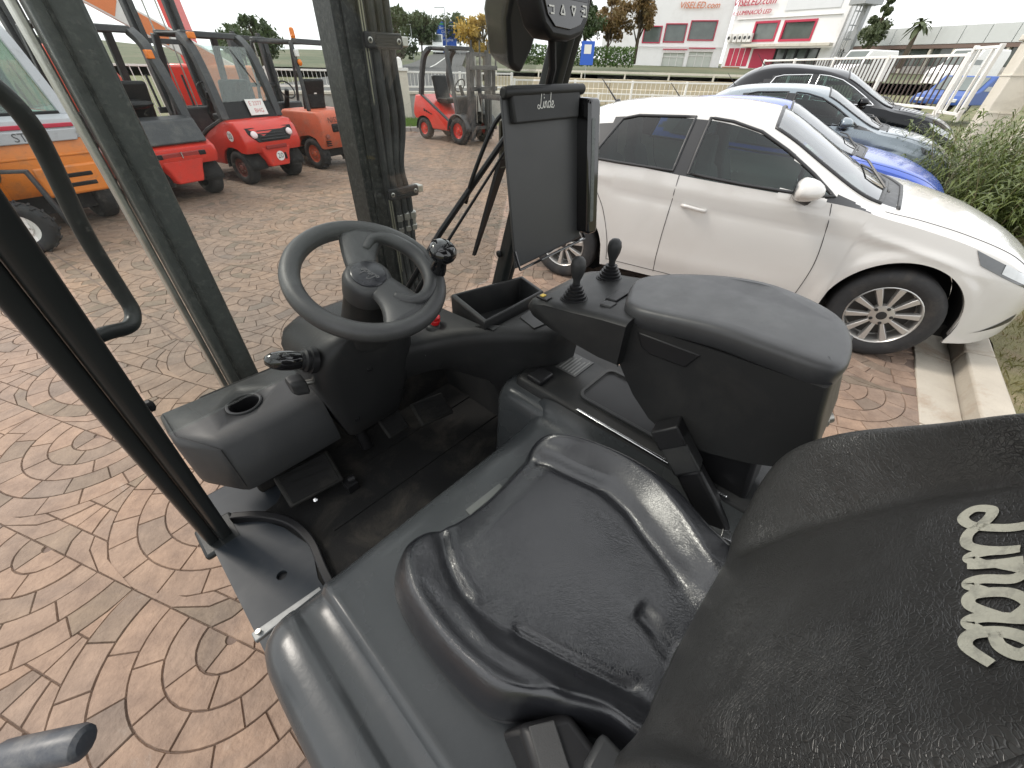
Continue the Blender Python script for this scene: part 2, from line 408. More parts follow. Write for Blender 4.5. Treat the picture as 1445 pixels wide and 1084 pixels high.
# --- seat cushion
SEATC = Vector((0.36, 0.15))
OUT = [(0.485, 0.402), (0.54, 0.400), (0.592, 0.350), (0.628, 0.25), (0.640, 0.16), (0.632, 0.07), (0.595, -0.02), (0.545, -0.12), (0.36, -0.15), (0.21, -0.12), (0.178, -0.03), (0.128, 0.045), (0.084, 0.10), (0.070, 0.18), (0.070, 0.27), (0.082, 0.345), (0.118, 0.392), (0.175, 0.414), (0.235, 0.405), (0.30, 0.392), (0.36, 0.390), (0.42, 0.394)]
oc = cr_path([(x, y, 0) for x, y in OUT + [OUT[0]]], 7)[:-1]
def seg_d(x, y, P):
    best = 9.0
    for (x0, y0), (x1, y1) in zip(P, P[1:]):
        dx, dy = x1 - x0, y1 - y0; t = max(0, min(1, ((x - x0)*dx + (y - y0)*dy)/(dx*dx + dy*dy)))
        best = min(best, (x - x0 - t*dx)**2 + (y - y0 - t*dy)**2)
    return best
def ridge(x, y, P, amp, w): return amp*exp(-seg_d(x, y, P)/(w*w))
XL = [(-0.16, 0.30), (-0.03, 0.238), (0.05, 0.208), (0.15, 0.180), (0.23, 0.168), (0.29, 0.180), (0.34, 0.203), (0.40, 0.235), (0.44, 0.25)]
XR = [(-0.16, 0.42), (-0.05, 0.455), (0.0, 0.473), (0.07, 0.500), (0.137, 0.528), (0.20, 0.537), (0.265, 0.518), (0.34, 0.503), (0.40, 0.49), (0.44, 0.48)]
CL = [(-0.16, 0.20), (0.037, 0.150), (0.125, 0.108), (0.244, 0.098), (0.348, 0.126), (0.44, 0.165)]
CR = [(-0.16, 0.49), (-0.05, 0.50), (0.033, 0.555), (0.128, 0.594), (0.262, 0.592), (0.355, 0.552), (0.44, 0.53)]
def seat_z(x, y, rho):
    xb, xc = (smooth_tab(XL, y), smooth_tab(CL, y)) if x < 0.36 else (smooth_tab(XR, y), smooth_tab(CR, y))
    t = (x - xb)/(xc - xb)
    z = 0.868 + 0.052*sst(-0.12, 1.05, t)
    z += 0.004*sin(6.0*t)*sst(0.0, 0.3, t)*sst(1.2, 0.8, t)
    z -= 0.012*exp(-((x - 0.36)/0.13)**2)*exp(-((y - 0.12)/0.2)**2)
    z -= 0.026*sst(0.31, 0.41, y)*(1 - 0.6*sst(0, 1, t))
    if x < 0.36:
        z += ridge(x, y, [(0.240, 0.392), (0.209, 0.343), (0.186, 0.287), (0.176, 0.232)], 0.0075, 0.011)
        z += ridge(x, y, [(0.213, 0.372), (0.178, 0.308), (0.163, 0.245)], -0.0070, 0.010)
        z += ridge(x, y, [(0.143, 0.236), (0.134, 0.151), (0.165, 0.045)], 0.0060, 0.012)
        z += ridge(x, y, [(0.118, 0.30), (0.118, 0.18), (0.145, 0.07)], -0.0035, 0.010)
        z += ridge(x, y, [(0.188, 0.140), (0.217, 0.054), (0.252, -0.040)], -0.0105, 0.0085)
        z += ridge(x, y, [(0.172, 0.135), (0.199, 0.050), (0.234, -0.045)], 0.0045, 0.010)
    else:
        z += ridge(x, y, [(0.498, 0.352), (0.514, 0.275), (0.530, 0.205)], -0.0085, 0.009)
        z += ridge(x, y, [(0.516, 0.358), (0.533, 0.275), (0.548, 0.205)], 0.0055, 0.010)
        z += ridge(x, y, [(0.535, 0.19), (0.525, 0.125), (0.497, 0.062), (0.465, -0.02)], -0.0055, 0.013)
    z += ridge(x, y, [(0.364, 0.004), (0.346, -0.06)], -0.0115, 0.010)
    z += ridge(x, y, [(0.352, 0.016), (0.374, 0.012), (0.382, -0.01), (0.366, -0.06)], 0.003, 0.007)
    return z - 0.060*max(0, (rho - 0.87)/0.13)**2.2
st = MB(); rings = []
RHO = [0.001] + [0.018*i for i in range(1, 49)] + [0.88, 0.895, 0.91, 0.925, 0.94, 0.955, 0.967, 0.979, 0.99, 1.0]
for rho in RHO:
    rings.append([(lambda q: (q.x, q.y, seat_z(q.x, q.y, rho)))(SEATC + (Vector((p.x, p.y)) - SEATC)*rho) for p in oc])
for dz, k in ((-0.012, 1.004), (-0.03, 1.0), (-0.05, 0.985), (-0.06, 0.965)):
    rings.append([(SEATC.x + (p[0]-SEATC.x)*k, SEATC.y + (p[1]-SEATC.y)*k, max(p[2] + dz, 0.787)) for p in rings[len(RHO) - 1]])
st.loft(rings)
seat = fk(st, 'seat_cushion', VINYL, sharp=180)
pipe = MB(); pipe.tube([(SEATC.x + (p.x-SEATC.x)*0.995, SEATC.y + (p.y-SEATC.y)*0.995, max(seat_z(p.x, p.y, 1.0) - 0.034, 0.80)) for p in oc[::2]], 0.0035, 6, closed=True)
fk(pipe, 'seam_piping', BLACK, seat)
base = MB(); base.box((0.20, -0.15, 0.780), (0.56, 0.33, 0.81)); fk(base, 'seat_base', BLACK, bevel=0.01)
tagp = MB(); tagp.hexa([(0.31, 0.400, 0.7865), (0.42, 0.396, 0.7865), (0.42, 0.413, 0.7865), (0.312, 0.418, 0.7865)], [(0.31, 0.400, 0.789), (0.42, 0.396, 0.789), (0.42, 0.413, 0.789), (0.312, 0.418, 0.789)])
fk(tagp, 'seat_rail', M('dull rail', (0.09, 0.095, 0.09), 0.5, var=0.2))

# --- backrest
def back_y(x, z):
    hw = smooth_tab([(0.86, 0.225), (0.95, 0.262), (1.1, 0.292), (1.2, 0.286), (1.25, 0.268), (1.32, 0.222), (1.39, 0.155), (1.44, 0.08)], z)
    s = (x - 0.36)/hw; a = abs(s)
    y = -0.050 - 0.36*(z - 0.9)
    y += 0.020*exp(-((z - 1.03)/0.09)**2)*exp(-(s/0.5)**2)
    b = 0.088*sst(0.58, 0.86, a)*sst(0.87, 1.15, z)*lerp(1.0, 0.55, sst(1.15, 1.32, z))
    rim = sst(1.30, 1.38, z)*0.020*(1 - sst(0.5, 0.8, a))
    ed = 0.10*max(0, (a - 0.80)/0.20)**2.0
    low = 0.03*sst(0.95, 0.87, z)
    cre = -0.018*exp(-((a - 0.58)/0.05)**2)*sst(0.95, 1.02, z)
    return y + b + rim - ed - low + cre, hw
bk = MB(); rings = []
zs = [0.855, 0.86, 0.87, 0.885, 0.9, 0.92] + [0.94 + 0.02*i for i in range(25)] + [1.432, 1.438]
S = [sin(-pi/2 + pi*i/44) for i in range(45)]
for j, z in enumerate(zs):
    ring = []
    fade = 1 - max(0, (z - 1.36)/0.08)**2*0.5
    for s in S:
        y, hw = back_y(0.36, z); x = 0.36 + s*hw; y, _ = back_y(x, z)
        ring.append((x, y - 0.05*max(0, (z - 1.37)/0.07)**2, z))
    yb = -0.050 - 0.36*(z - 0.9) - 0.10
    yb += 0.03*max(0, (z - 1.36)/0.08)**2
    for s in S[::-4][1:-1]:
        ring.append((0.36 + s*hw*0.97, yb - 0.015*(1 - s*s), z))
    rings.append(ring)
bk.loft(rings)
back = fk(bk, 'backrest', VINYL2, sharp=180, sub=1)
# script lettering on the backrest and elsewhere
SCRIPT = [
    [(.66, .80), (.67, .95), (.55, 1.02), (.43, .90), (.36, .62), (.29, .30), (.19, .06), (.05, -.02), (-.06, .08), (.0, .22), (.14, .18), (.30, .03), (.46, .02), (.55, .16), (.60, .42)],
    [(.60, .42), (.585, .16), (.65, .03), (.74, .16)], [(.74, .44), (.745, .02)],
    [(.745, .22), (.85, .43), (.935, .36), (.92, .13), (.98, .03), (1.06, .16)],
    [(1.32, .34), (1.21, .44), (1.08, .30), (1.10, .07), (1.22, .05), (1.33, .26)],
    [(1.45, 1.02), (1.38, .60), (1.335, .18), (1.40, .03), (1.49, .14)],
    [(1.49, .20), (1.61, .24), (1.67, .36), (1.58, .45), (1.48, .28), (1.51, .07), (1.63, .02), (1.77, .18)],
    [(.635, .60), (.66, .64), (.68, .69)]]
def script_mb(fn, w=0.055):
    mb = MB()
    for k, s in enumerate(SCRIPT):
        p = cr_path([(x, y, 0) for x, y in s], 10)
        n = len(p)
        ws = [w*(0.80 + 0.20*min(1, 6*min(i, n-1-i)/max(1, n-1))) for i in range(n)]
        vs, fs = ribbon([(q.x + 0.22*q.y*0, q.y) for q in p], ws)
        mb.add([fn(a, b, k) for a, b, _ in vs], fs)
    return mb
def on_back(tx, ty, k):
    sc = 0.092
    x = 0.452 - (tx + 0.18*ty)*sc; z = 1.277 + ty*sc*0.95
    y, _ = back_y(x, z)
    return (x, y + 0.0022 + 0.00012*k, z)
fk(script_mb(on_back, 0.052), 'lettering', CREAMINK, back, recalc=False, sharp=180)

# --- seat belt buckle on the right and reel on the left
def obox(mb, p0, p1, w, h, up=(0, 0, 1), taper=1.0):
    p0, p1 = Vector(p0), Vector(p1); d = (p1 - p0).normalized(); a = d.cross(Vector(up)).normalized(); b = a.cross(d)
    R = lambda p, k: [p + a*x*w/2*k + b*y*h/2*k for x, y in ((-1,-1),(1,-1),(1,1),(-1,1))]
    return mb.loft([R(p0, 1), R(p1, taper)])
b = MB(); obox(b, (0.690, -0.045, 0.775), (0.690, 0.075, 0.905), 0.046, 0.062, (0.2, -1, 0), 0.92)
bc = fk(b, 'belt_buckle', BLACK, bevel=0.010, seg=3)
b = MB(); obox(b, (0.690, 0.072, 0.902), (0.690, 0.150, 0.985), 0.052, 0.060, (0.2, -1, 0)); fk(b, 'buckle_head', PLASTIC2, bc, bevel=0.006, seg=3)
b = MB(); obox(b, (0.690, 0.120, 0.951), (0.690, 0.1535, 0.9885), 0.054, 0.062, (0.2, -1, 0)); fk(b, 'release_button', BLACK, bc, bevel=0.004)
b = MB(); obox(b, (0.650, -0.065, 0.805), (0.745, -0.050, 0.80), 0.034, 0.007); fk(b, 'anchor_plate', CHROME, bc, bevel=0.002)
b = MB(); b.hexa([(0.045, -0.06, 0.786), (0.15, -0.10, 0.786), (0.165, 0.03, 0.786), (0.085, 0.085, 0.786)], [(0.056, -0.035, 0.885), (0.148, -0.085, 0.885), (0.160, 0.015, 0.885), (0.100, 0.060, 0.885)]); rl = fk(b, 'belt_reel', BLACK, bevel=0.012, seg=3)
b = MB(); b.prism([(0.068, -0.022, 0.8855), (0.106, 0.048, 0.8855), (0.136, 0.026, 0.8855), (0.098, -0.045, 0.8855)], (0, 0, 0.008)); fk(b, 'belt_webbing', M('webbing', (0.035, 0.035, 0.035), 0.7, bump=0.8, bs=500), rl, bevel=0.002)
b = MB(); b.box((0.122, -0.09, 0.862), (0.172, -0.030, 0.900)); fk(b, 'reel_cover', PLASTIC2, rl, bevel=0.008)
b = MB(); b.cyl((0.050, 0.02, 0.80), (0.050, 0.02, 0.845), 0.012, n=10); fk(b, 'bolt', STEEL, rl)

# --- front pillars, grab handle, roof
def pil(z, side):
    x = -0.142 + 0.074*(z - 0.5)
    return Vector((x if side < 0 else 0.87 - x, (1.04 if side < 0 else 1.115) - 0.36*(z - 0.5), z))
for side in (-1, 1):
    p = MB()
    A, B = pil(0.49, side), pil(2.0, side)
    for off, w, d in (((0.010*-side, 0.0), 0.032, 0.062),):
        R = lambda c, rot=0.18*-side: [c + Vector((x*cos(rot) - y*sin(rot), x*sin(rot) + y*cos(rot), 0)) for x, y in rrect(-w/2 + off[0], w/2 + off[0], -d/2, d/2, 0.010, 3)]
        p.loft([R(A), R(B)])
    pl_ = fk(p, 'front_pillar', PILLARM, sharp=40)
    p = MB()
    R = lambda c, rot=0.18*-side: [c + Vector((x*cos(rot) - y*sin(rot), x*sin(rot) + y*cos(rot), 0)) for x, y in rrect(-0.034 if side < 0 else 0.008, -0.008 if side < 0 else 0.034, -0.018, 0.030, 0.006, 3)]
    p.loft([R(A), R(B)]); fk(p, 'pillar_trim', PILLARM, pl_, sharp=40)
    p = MB(); p.lathe([(0.012, 0), (0.012, 0.006), (0.006, 0.01)], pil(1.10, side) + Vector((0.028 if side < 0 else -0.028, 0.02, 0)), (1 if side < 0 else -1, 0, 0), 10); fk(p, 'bolt', BLACK, pl_)
    p = MB(); p.box(tuple(A + Vector((-0.05, -0.06, -0.01))), tuple(A + Vector((0.05, 0.06, 0.012)))); fk(p, 'pillar_foot', PILLARM, pl_, bevel=0.008)
gh = MB()
gh.tube(cr_path([(-0.078, 0.755, 1.285), (-0.05, 0.79, 1.274), (-0.022, 0.82, 1.262), (-0.008, 0.842, 1.275), (-0.006, 0.846, 1.31), (-0.003, 0.835, 1.40), (0.010, 0.815, 1.50), (0.012, 0.80, 1.54), (0.004, 0.795, 1.570), (-0.016, 0.785, 1.597), (-0.045, 0.74, 1.62), (-0.07, 0.66, 1.64)], 6), 0.0108, 12)
fk(gh, 'grab_handle', PILLARM, sharp=180)
rf = MB()
for i in range(7):
    y = 0.42 - 0.20*i
    rf.box((-0.02, y - 0.03, 2.0), (0.78, y + 0.03, 2.04))
rf.box((-0.06, -0.9, 1.99), (0.0, 0.5, 2.05)); rf.box((0.76, -0.9, 1.99), (0.82, 0.5, 2.05))
gd = fk(rf, 'overhead_guard', PILLARM, bevel=0.006)
rp = MB(); rp.box((-0.055, -0.95, 2.052), (0.815, 0.14, 2.075)); fk(rp, 'roof_panel', PILLARM, gd, bevel=0.005)  # unseen panel, added solid to block the overhead sky above the seat
for side in (-1, 1):
    x = -0.03 if side < 0 else 0.79
    p = MB(); p.bar([(x, -0.86, 2.0), (x - 0.02*(-side)*0, -1.05, 1.2), (x, -1.08, 0.5)], 0.07, 0.06, (1, 0, 0)); fk(p, 'rear_pillar', PILLARM, bevel=0.008)
cw = MB(); cw.box((-0.14, -1.55, 0.12), (0.90, -0.98, 1.02)); fk(cw, 'counterweight', SILLM, bevel=0.06, seg=4)
pp = MB(); pp.tube([(-0.86, 0.70, 0.0), (-0.80, 0.68, 0.55), (-0.68, 0.64, 0.74), (-0.52, 0.575, 0.845), (-0.39, 0.535, 0.875), (-0.322, 0.481, 0.8845), (-0.317, 0.4765, 0.885), (-0.314, 0.474, 0.885)], [0.022, 0.022, 0.022, 0.022, 0.022, 0.022, 0.020, 0.014], 14); pp.xf(Matrix.Rotation(radians(48), 4, 'Z'))

# windscreen
ws = MB()
P = [pil(0.97, -1), pil(0.97, 1), pil(1.98, 1), pil(1.98, -1)]
P = [p + Vector((0, 0.038, 0.010)) for p in P]
ws.prism([P[0] + V(0.03, 0, 0), P[1] - V(0.03, 0, 0), P[2] - V(0.03, 0, 0), P[3] + V(0.03, 0, 0)], (0, 0.005, 0.002))
fk(ws, 'windscreen', GLASS('dusty windscreen', (0.94, 0.96, 0.95), 0.025, 0.03))
# wiper
def wpt(x, z, off=0.055): return Vector((x, 1.04 - 0.36*(z - 0.5) + off, z))
w = MB(); w.tube([wpt(0.795, 1.485), wpt(0.62, 1.27), wpt(0.53, 1.13), wpt(0.47, 1.02)], [0.007, 0.008, 0.007, 0.004], 8)
wp = fk(w, 'wiper_arm', BLACK)
w = MB(); w.tube([wpt(0.815, 1.47), wpt(0.66, 1.25), wpt(0.57, 1.115), wpt(0.51, 1.0)], [0.003, 0.004, 0.007, 0.006], 8); fk(w, 'wiper_link', BLACK, wp)
w = MB(); w.tube(cr_path([wpt(0.805, 1.50), wpt(0.78, 1.525), wpt(0.735, 1.50), wpt(0.70, 1.40), wpt(0.69, 1.33)], 5), 0.005, 8); fk(w, 'hose', BLACK, wp)
w = MB(); a, b_ = wpt(0.80, 1.42), wpt(0.772, 1.155)
w.loft([[a + V(-0.014, 0, 0), a + V(0.014, 0, 0), a + V(0.014, 0.012, 0), a + V(-0.014, 0.012, 0)], [b_ + V(-0.004, 0, 0), b_ + V(0.004, 0, 0), b_ + V(0.004, 0.01, 0), b_ + V(-0.004, 0.01, 0)]]); fk(w, 'wiper_blade', BLACK, wp)
w = MB(); w.prism([wpt(0.755, 1.90, 0.1), wpt(0.755, 1.67, 0.1), wpt(0.775, 1.635, 0.1), wpt(0.795, 1.60, 0.1), wpt(0.835, 1.585, 0.1), wpt(0.855, 1.63, 0.1), wpt(0.86, 1.90, 0.1)], (0, 0.07, 0.02)); fk(w, 'wiper_motor', PLASTIC2, wp, bevel=0.01)
w = MB(); w.ell(wpt(0.81, 1.48, 0.06), 0.026, 0.02, 0.036); w.box(tuple(wpt(0.79, 1.40, 0.06)), tuple(wpt(0.83, 1.50, 0.09))); fk(w, 'wiper_pivot', M('grimy pivot', (0.05, 0.045, 0.03), 0.7, var=0.5, vs=60, dirt=(0.3, 0.28, 0.2), ds=40), wp)

# --- dash: cup holder box on the left
bx = MB()
secs = []
prof = [(1.26, 0.66), (1.26, 0.812), (1.245, 0.824), (1.15, 0.826), (1.06, 0.824), (1.02, 0.818), (1.0, 0.80), (0.975, 0.74), (0.958, 0.69), (0.962, 0.668), (0.985, 0.66)]
for x, k, dz in ((-0.100, 0.50, 0.84), (-0.097, 0.56, 0.93), (-0.088, 0.63, 0.985), (-0.03, 0.94, 1.0), (-0.018, 0.985, 1.0), (-0.005, 1.0, 1.0), (0.10, 1.0, 1.0), (0.20, 1.0, 1.0), (0.255, 0.995, 1.0)):
    secs.append([(x, 1.26 - (1.26 - y)*k, 0.66 + (z - 0.66)*dz) for y, z in prof])
bx.loft(secs)
cup_box = fk(bx, 'storage_box', PLASTIC2, sharp=45)
cpx, cpy = 0.085, 1.125
r = MB(); r.lathe([(0.047, 0.822), (0.047, 0.829), (0.044, 0.8315), (0.040, 0.829), (0.039, 0.824)], (cpx, cpy, 0), n=32, caps=False); fk(r, 'cup_holder_rim', PLASTIC2, cup_box)
r = MB(); r.lathe([(0.0395, 0.8285), (0.038, 0.80), (0.037, 0.79), (0.0, 0.79)], (cpx, cpy, 0), n=32, caps=False)
# the well is sunk: cut the box top with a boolean-free trick is avoided, the box gets a real hole below
cut = MB(); cut.lathe([(0.0398, 0.74), (0.0398, 0.86)], (cpx, cpy, 0), n=32)
cutter = fk(cut, 'cup_well_cut', BLACK)
q = cup_box.modifiers.new('well', 'BOOLEAN'); q.operation = 'DIFFERENCE'; q.object = cutter; q.solver = 'EXACT'
dg = bpy.context.evaluated_depsgraph_get()
me = bpy.data.meshes.new_from_object(cup_box.evaluated_get(dg)); cup_box.modifiers.clear(); cup_box.data = me
bpy.data.objects.remove(cutter)
r = MB(); r.lathe([(0.0392, 0.822), (0.0385, 0.745), (0.036, 0.742), (0.0, 0.742)], (cpx, cpy, 0), n=32, caps=False); fk(r, 'cup_well', BLACK, cup_box)
sm = MB(); sm.tube([(-0.088, 1.24, 0.826), (-0.086, 1.12, 0.8255), (-0.055, 1.06, 0.8245), (-0.020, 1.006, 0.8055), (-0.019, 0.98, 0.745), (-0.018, 0.9625, 0.69)], 0.0012, 5); fk(sm, 'seam', BLACK, cup_box)

# --- steering column
def sec(x0, x1, y0, y1, z, r, tilt=0.0): return [(x, y, z - tilt*(y - y0)) for x, y in rrect(x0, x1, y0, y1, r, 4)]
co = MB()
co.loft([sec(0.285, 0.475, 0.955, 1.12, 0.655, 0.025), sec(0.275, 0.49, 0.935, 1.13, 0.70, 0.03), sec(0.255, 0.52, 0.915, 1.15, 0.80, 0.04), sec(0.235, 0.545, 0.895, 1.16, 0.90, 0.05),
         sec(0.235, 0.545, 0.885, 1.16, 0.96, 0.05), sec(0.25, 0.54, 0.88, 1.15, 1.00, 0.05), sec(0.275, 0.53, 0.878, 1.12, 1.03, 0.05), sec(0.32, 0.50, 0.878, 1.06, 1.055, 0.05)])
col = fk(co, 'steering_column', PLASTIC, sharp=50)
nk = MB()
ax = Vector((0, -sin(0.445), cos(0.445)))
HUB = Vector((0.405, 0.832, 1.205))
nk.lathe([(0.070, -0.20), (0.062, -0.14), (0.056, -0.06), (0.052, -0.02)], HUB, ax, 24); fk(nk, 'column_neck', PLASTIC, col, sharp=50)
def screw(p, n, r=0.009):
    s = MB(); s.lathe([(r, -0.002), (r, 0.0015), (r*0.6, 0.0025), (r*0.55, -0.001), (0, -0.001)], p, n, 12, caps=False); return s
for p in ((0.31, 0.9265, 0.742), (0.475, 0.9225, 0.77), (0.375, 0.892, 0.92)):
    fk(screw(p, (0, -1, 0.15)), 'screw', BLACK, col)
sm = MB(); sm.tube([(0.236, 0.93, 0.975), (0.30, 0.884, 0.985), (0.42, 0.881, 0.987), (0.545, 0.93, 0.975)], 0.0011, 5); fk(sm, 'seam', BLACK, col)
# steering wheel
sw = empty('steering_wheel'); sw.parent = FK
e1 = Vector((1, 0, 0)); e2 = Vector((0, cos(0.445), sin(0.445)))
def W(a, r, h=0.0): return HUB + (cos(a)*e1 + sin(a)*e2)*r + ax*h
t = MB(); t.tube([W(2*pi*i/72, 0.163, 0.004) for i in range(72)], 0.0215, 16, closed=True)
rim = fk(t, 'rim', M('steering rim', (0.035, 0.036, 0.037), 0.46, var=0.12, bump=0.35, bs=650, dirt=(0.10, 0.10, 0.095), ds=9, da=0.25), sw, sharp=180)
def spoke(a0, a1, a2, w0, w1, h0=-0.012, th=0.016):
    mb = MB(); rings = []
    for k in range(9):
        u = k/8; r = lerp(0.030, 0.150, u); a = lerp(a0, a1, u); w = lerp(w0, w1, u*u) 
        cen = W(a, r, lerp(0.0, 0.004, u)); tang = (-sin(a)*e1 + cos(a)*e2)
        rings.append([cen + tang*x*w + ax*y*th for x, y in [(cos(q*pi/5), sin(q*pi/5)) for q in range(10)]])
    mb.loft(rings); return mb
SPK = MATS['steering rim']
fk(spoke(radians(78), radians(60), 0, 0.038, 0.064), 'spoke', SPK, sw, sharp=180)
fk(spoke(radians(-68), radians(-86), 0, 0.042, 0.080), 'spoke', SPK, sw, sharp=180)
t = MB(); t.tube(cr_path([W(radians(62), 0.085, 0.010), W(radians(52), 0.125, 0.012), W(radians(34), 0.142, 0.012), W(radians(5), 0.147, 0.011), W(radians(-25), 0.147, 0.011), W(radians(-50), 0.140, 0.012), W(radians(-68), 0.118, 0.013), W(radians(-78), 0.080, 0.012)], 5), [0.010 + 0.009*sin(pi*i/35) for i in range(36)], 10)
fk(t, 'inner_rim_trim', SPK, sw, sharp=180)
t = MB(); t.lathe([(0.058, -0.045), (0.058, -0.005), (0.052, 0.010), (0.044, 0.014), (0.0, 0.014)], HUB, ax, 32, caps=False); hub = fk(t, 'hub', SPK, sw, sharp=50)
t = MB(); t.lathe([(0.040, 0.010), (0.040, 0.0165), (0.037, 0.019), (0.0, 0.0195)], HUB, ax, 32, caps=False); fk(t, 'hub_cap', M('hub cap', (0.018, 0.019, 0.023), 0.28), sw, sharp=50)
mt = frame(HUB + ax*0.0202 + e1*0.012 + e2*(-0.020), e2*0.94 - e1*0.34, -e1*0.94 - e2*0.34)
g = script_mb(lambda a, b, k: (a*0.024, b*0.024 - 0.006 + 0.004, 0.0001*k), 0.05); g.xf(mt); fk(g, 'lettering', M('hub lettering', (0.09, 0.09, 0.09), 0.4), sw, recalc=False)
kp = W(radians(-22), 0.166, 0.02)
t = MB(); t.lathe([(r_*1.2, h_*1.15) for r_, h_ in [(0.017, 0.0), (0.017, 0.012), (0.0155, 0.018), (0.0145, 0.034), (0.017, 0.040), (0.024, 0.044), (0.0275, 0.051), (0.0285, 0.058), (0.0265, 0.066), (0.020, 0.0725), (0.010, 0.0755), (0.0, 0.076)]], kp, (ax + V(0.02, -0.06, 0.12)), 24, caps=False)
fk(t, 'spinner_knob', GLOSSB, sw, sharp=60)
# stalk and knob on the column
t = MB()
s0, s1 = Vector((0.243, 0.92, 1.005)), Vector((0.150, 0.925, 1.05))
d = (s1 - s0).normalized()
t.lathe([(0.034, -0.01), (0.034, 0.004), (0.029, 0.006), (0.029, 0.010), (0.031, 0.012), (0.031, 0.016), (0.025, 0.020), (0.024, 0.026), (0.016, 0.03)], s0, d, 20); fk(t, 'stalk_boot', BLACK, col, sharp=40)
t = MB(); t.lathe([(0.020, 0.022), (0.023, 0.032), (0.0255, 0.05), (0.0245, 0.072), (0.020, 0.090), (0.011, 0.103), (0.0, 0.106)], s0, d, 20, caps=False); sk = fk(t, 'indicator_stalk', GLOSSB, col, sharp=60)
for k, (du, ch) in enumerate(((0.042, 'o'), (0.058, '\u2302'), (0.072, 'o'))):
    g = text_mb(ch if ch == 'o' else 'O', 0.012); g.xf(frame(s0 + d*du + V(0.002, -0.010, 0.0238), (0.9, 0.1, -0.4), (0.3, -0.35, 0.85))); fk(g, 'mark', WHITEINK, sk, recalc=False)
t = MB(); t.cyl((0.236, 0.945, 0.925), (0.213, 0.945, 0.932), 0.008); fk(t, 'knob_shaft', STEEL, col)
t = MB(); t.loft([[V(0.215, 0.945, 0.931) + V(-h, 0, h*0.3) + V(0.0, cos(a*2*pi/24), sin(a*2*pi/24))*r*(1 + 0.09*cos(a*2*pi/24*5)) for a in range(24)] for h, r in ((0.0, 0.025), (0.004, 0.030), (0.030, 0.0285), (0.037, 0.023))]); fk(t, 'adjuster_knob', PLASTIC2, col, sharp=50)

# --- dash right of the column, with the open bin
lip = [(0.46, 0.905), (0.52, 0.893), (0.58, 0.862), (0.64, 0.80), (0.70, 0.715), (0.76, 0.645), (0.82, 0.59), (0.88, 0.562), (0.95, 0.555)]
ds = MB(); secs = []
for i in range(26):
    x = 0.46 + 0.48*i/25
    yl = smooth_tab(lip, x)
    back_ = lerp(1.20, 1.02, sst(0.46, 0.70, x)) if x < 0.70 else max(0.742, yl + 0.03)
    zt = 0.935 + 0.045*sst(0.56, 0.74, x)
    low = interp([(0.46, 0.77), (0.62, 0.80), (0.72, 0.76), (0.78, 0.62), (0.95, 0.60)], x)
    secs.append([(x, back_, low), (x, back_, zt - 0.01), (x, back_ - 0.02, zt), (x, yl + 0.06, zt), (x, yl + 0.02, zt - 0.004), (x, yl + 0.004, zt - 0.016), (x, yl, zt - 0.04), (x, yl + 0.006, zt - 0.085), (x, yl + 0.035, low + 0.006), (x, yl + 0.06, low)])
ds.loft(secs); dash = fk(ds, 'dashboard', PLASTIC, sharp=50)
fd = MB(); fd.box((0.80, 0.72, 0.35), (0.93, 1.18, 0.78)); fk(fd, 'side_panel', PLASTIC, bevel=0.02)
# bin walls
bn = MB()
BQ = [Vector((0.698, 0.748)), Vector((0.995, 0.758)), Vector((1.035, 0.892)), Vector((0.745, 0.962))]
bc_ = sum(BQ, Vector((0, 0)))/4
def bq(k, z): return [(q.x + (bc_.x - q.x)*k, q.y + (bc_.y - q.y)*k, z) for q in BQ]
bn.loft([bq(0.0, 0.90), bq(0.0, 0.994), bq(0.03, 1.0), bq(0.10, 1.0), bq(0.12, 0.994), bq(0.17, 0.865)])
bn_o = fk(bn, 'storage_bin', PLASTIC, bevel=0.016, seg=4)
for c0, c1 in (((0.76, 0.785, 0.866), (0.83, 0.85, 0.915)), ((0.85, 0.79, 0.866), (0.925, 0.845, 0.930))):
    m = MB(); xs = [(x, y) for x, y in rrect(c0[0], c1[0], c0[1], c1[1], 0.020, 5)]; ins = [(x, y) for x, y in rrect(c0[0]+0.008, c1[0]-0.008, c0[1]+0.008, c1[1]-0.008, 0.014, 5)]
    m.loft([[(x, y, c0[2]) for x, y in xs], [(x, y, c1[2]) for x, y in xs], [(x, y, c1[2]) for x, y in ins], [(x, y, c0[2] + 0.01) for x, y in ins]]); fk(m, 'bin_divider', PLASTIC, bn_o, sharp=50)
m = MB(); m.prism([(0.80, 0.635, 0.9805), (0.925, 0.615, 0.9805), (0.93, 0.725, 0.9805), (0.82, 0.712, 0.9805)], (0, 0, 0.003)); fk(m, 'tray_pad', PLASTIC, dash, bevel=0.001)
# emergency stop
ep = Vector((0.632, 0.912, 0.945))
t = MB(); t.lathe([(0.032, -0.006), (0.030, 0.004), (0.024, 0.010), (0.019, 0.011)], ep, (0, -0.15, 1), 24); en = fk(t, 'button_collar', PLASTIC2, dash, sharp=50)
t = MB(); t.lathe([(0.0135, 0.010), (0.0135, 0.018), (0.0165, 0.021), (0.0165, 0.026), (0.0150, 0.028), (0.0165, 0.030), (0.0165, 0.038), (0.013, 0.042), (0, 0.042)], ep, (0, -0.15, 1), 20, caps=False); fk(t, 'emergency_button', REDB, dash, sharp=40)
fk(screw((0.565, 0.8795, 0.885), (0, -1, 0.1), 0.008), 'screw', STEEL, dash)

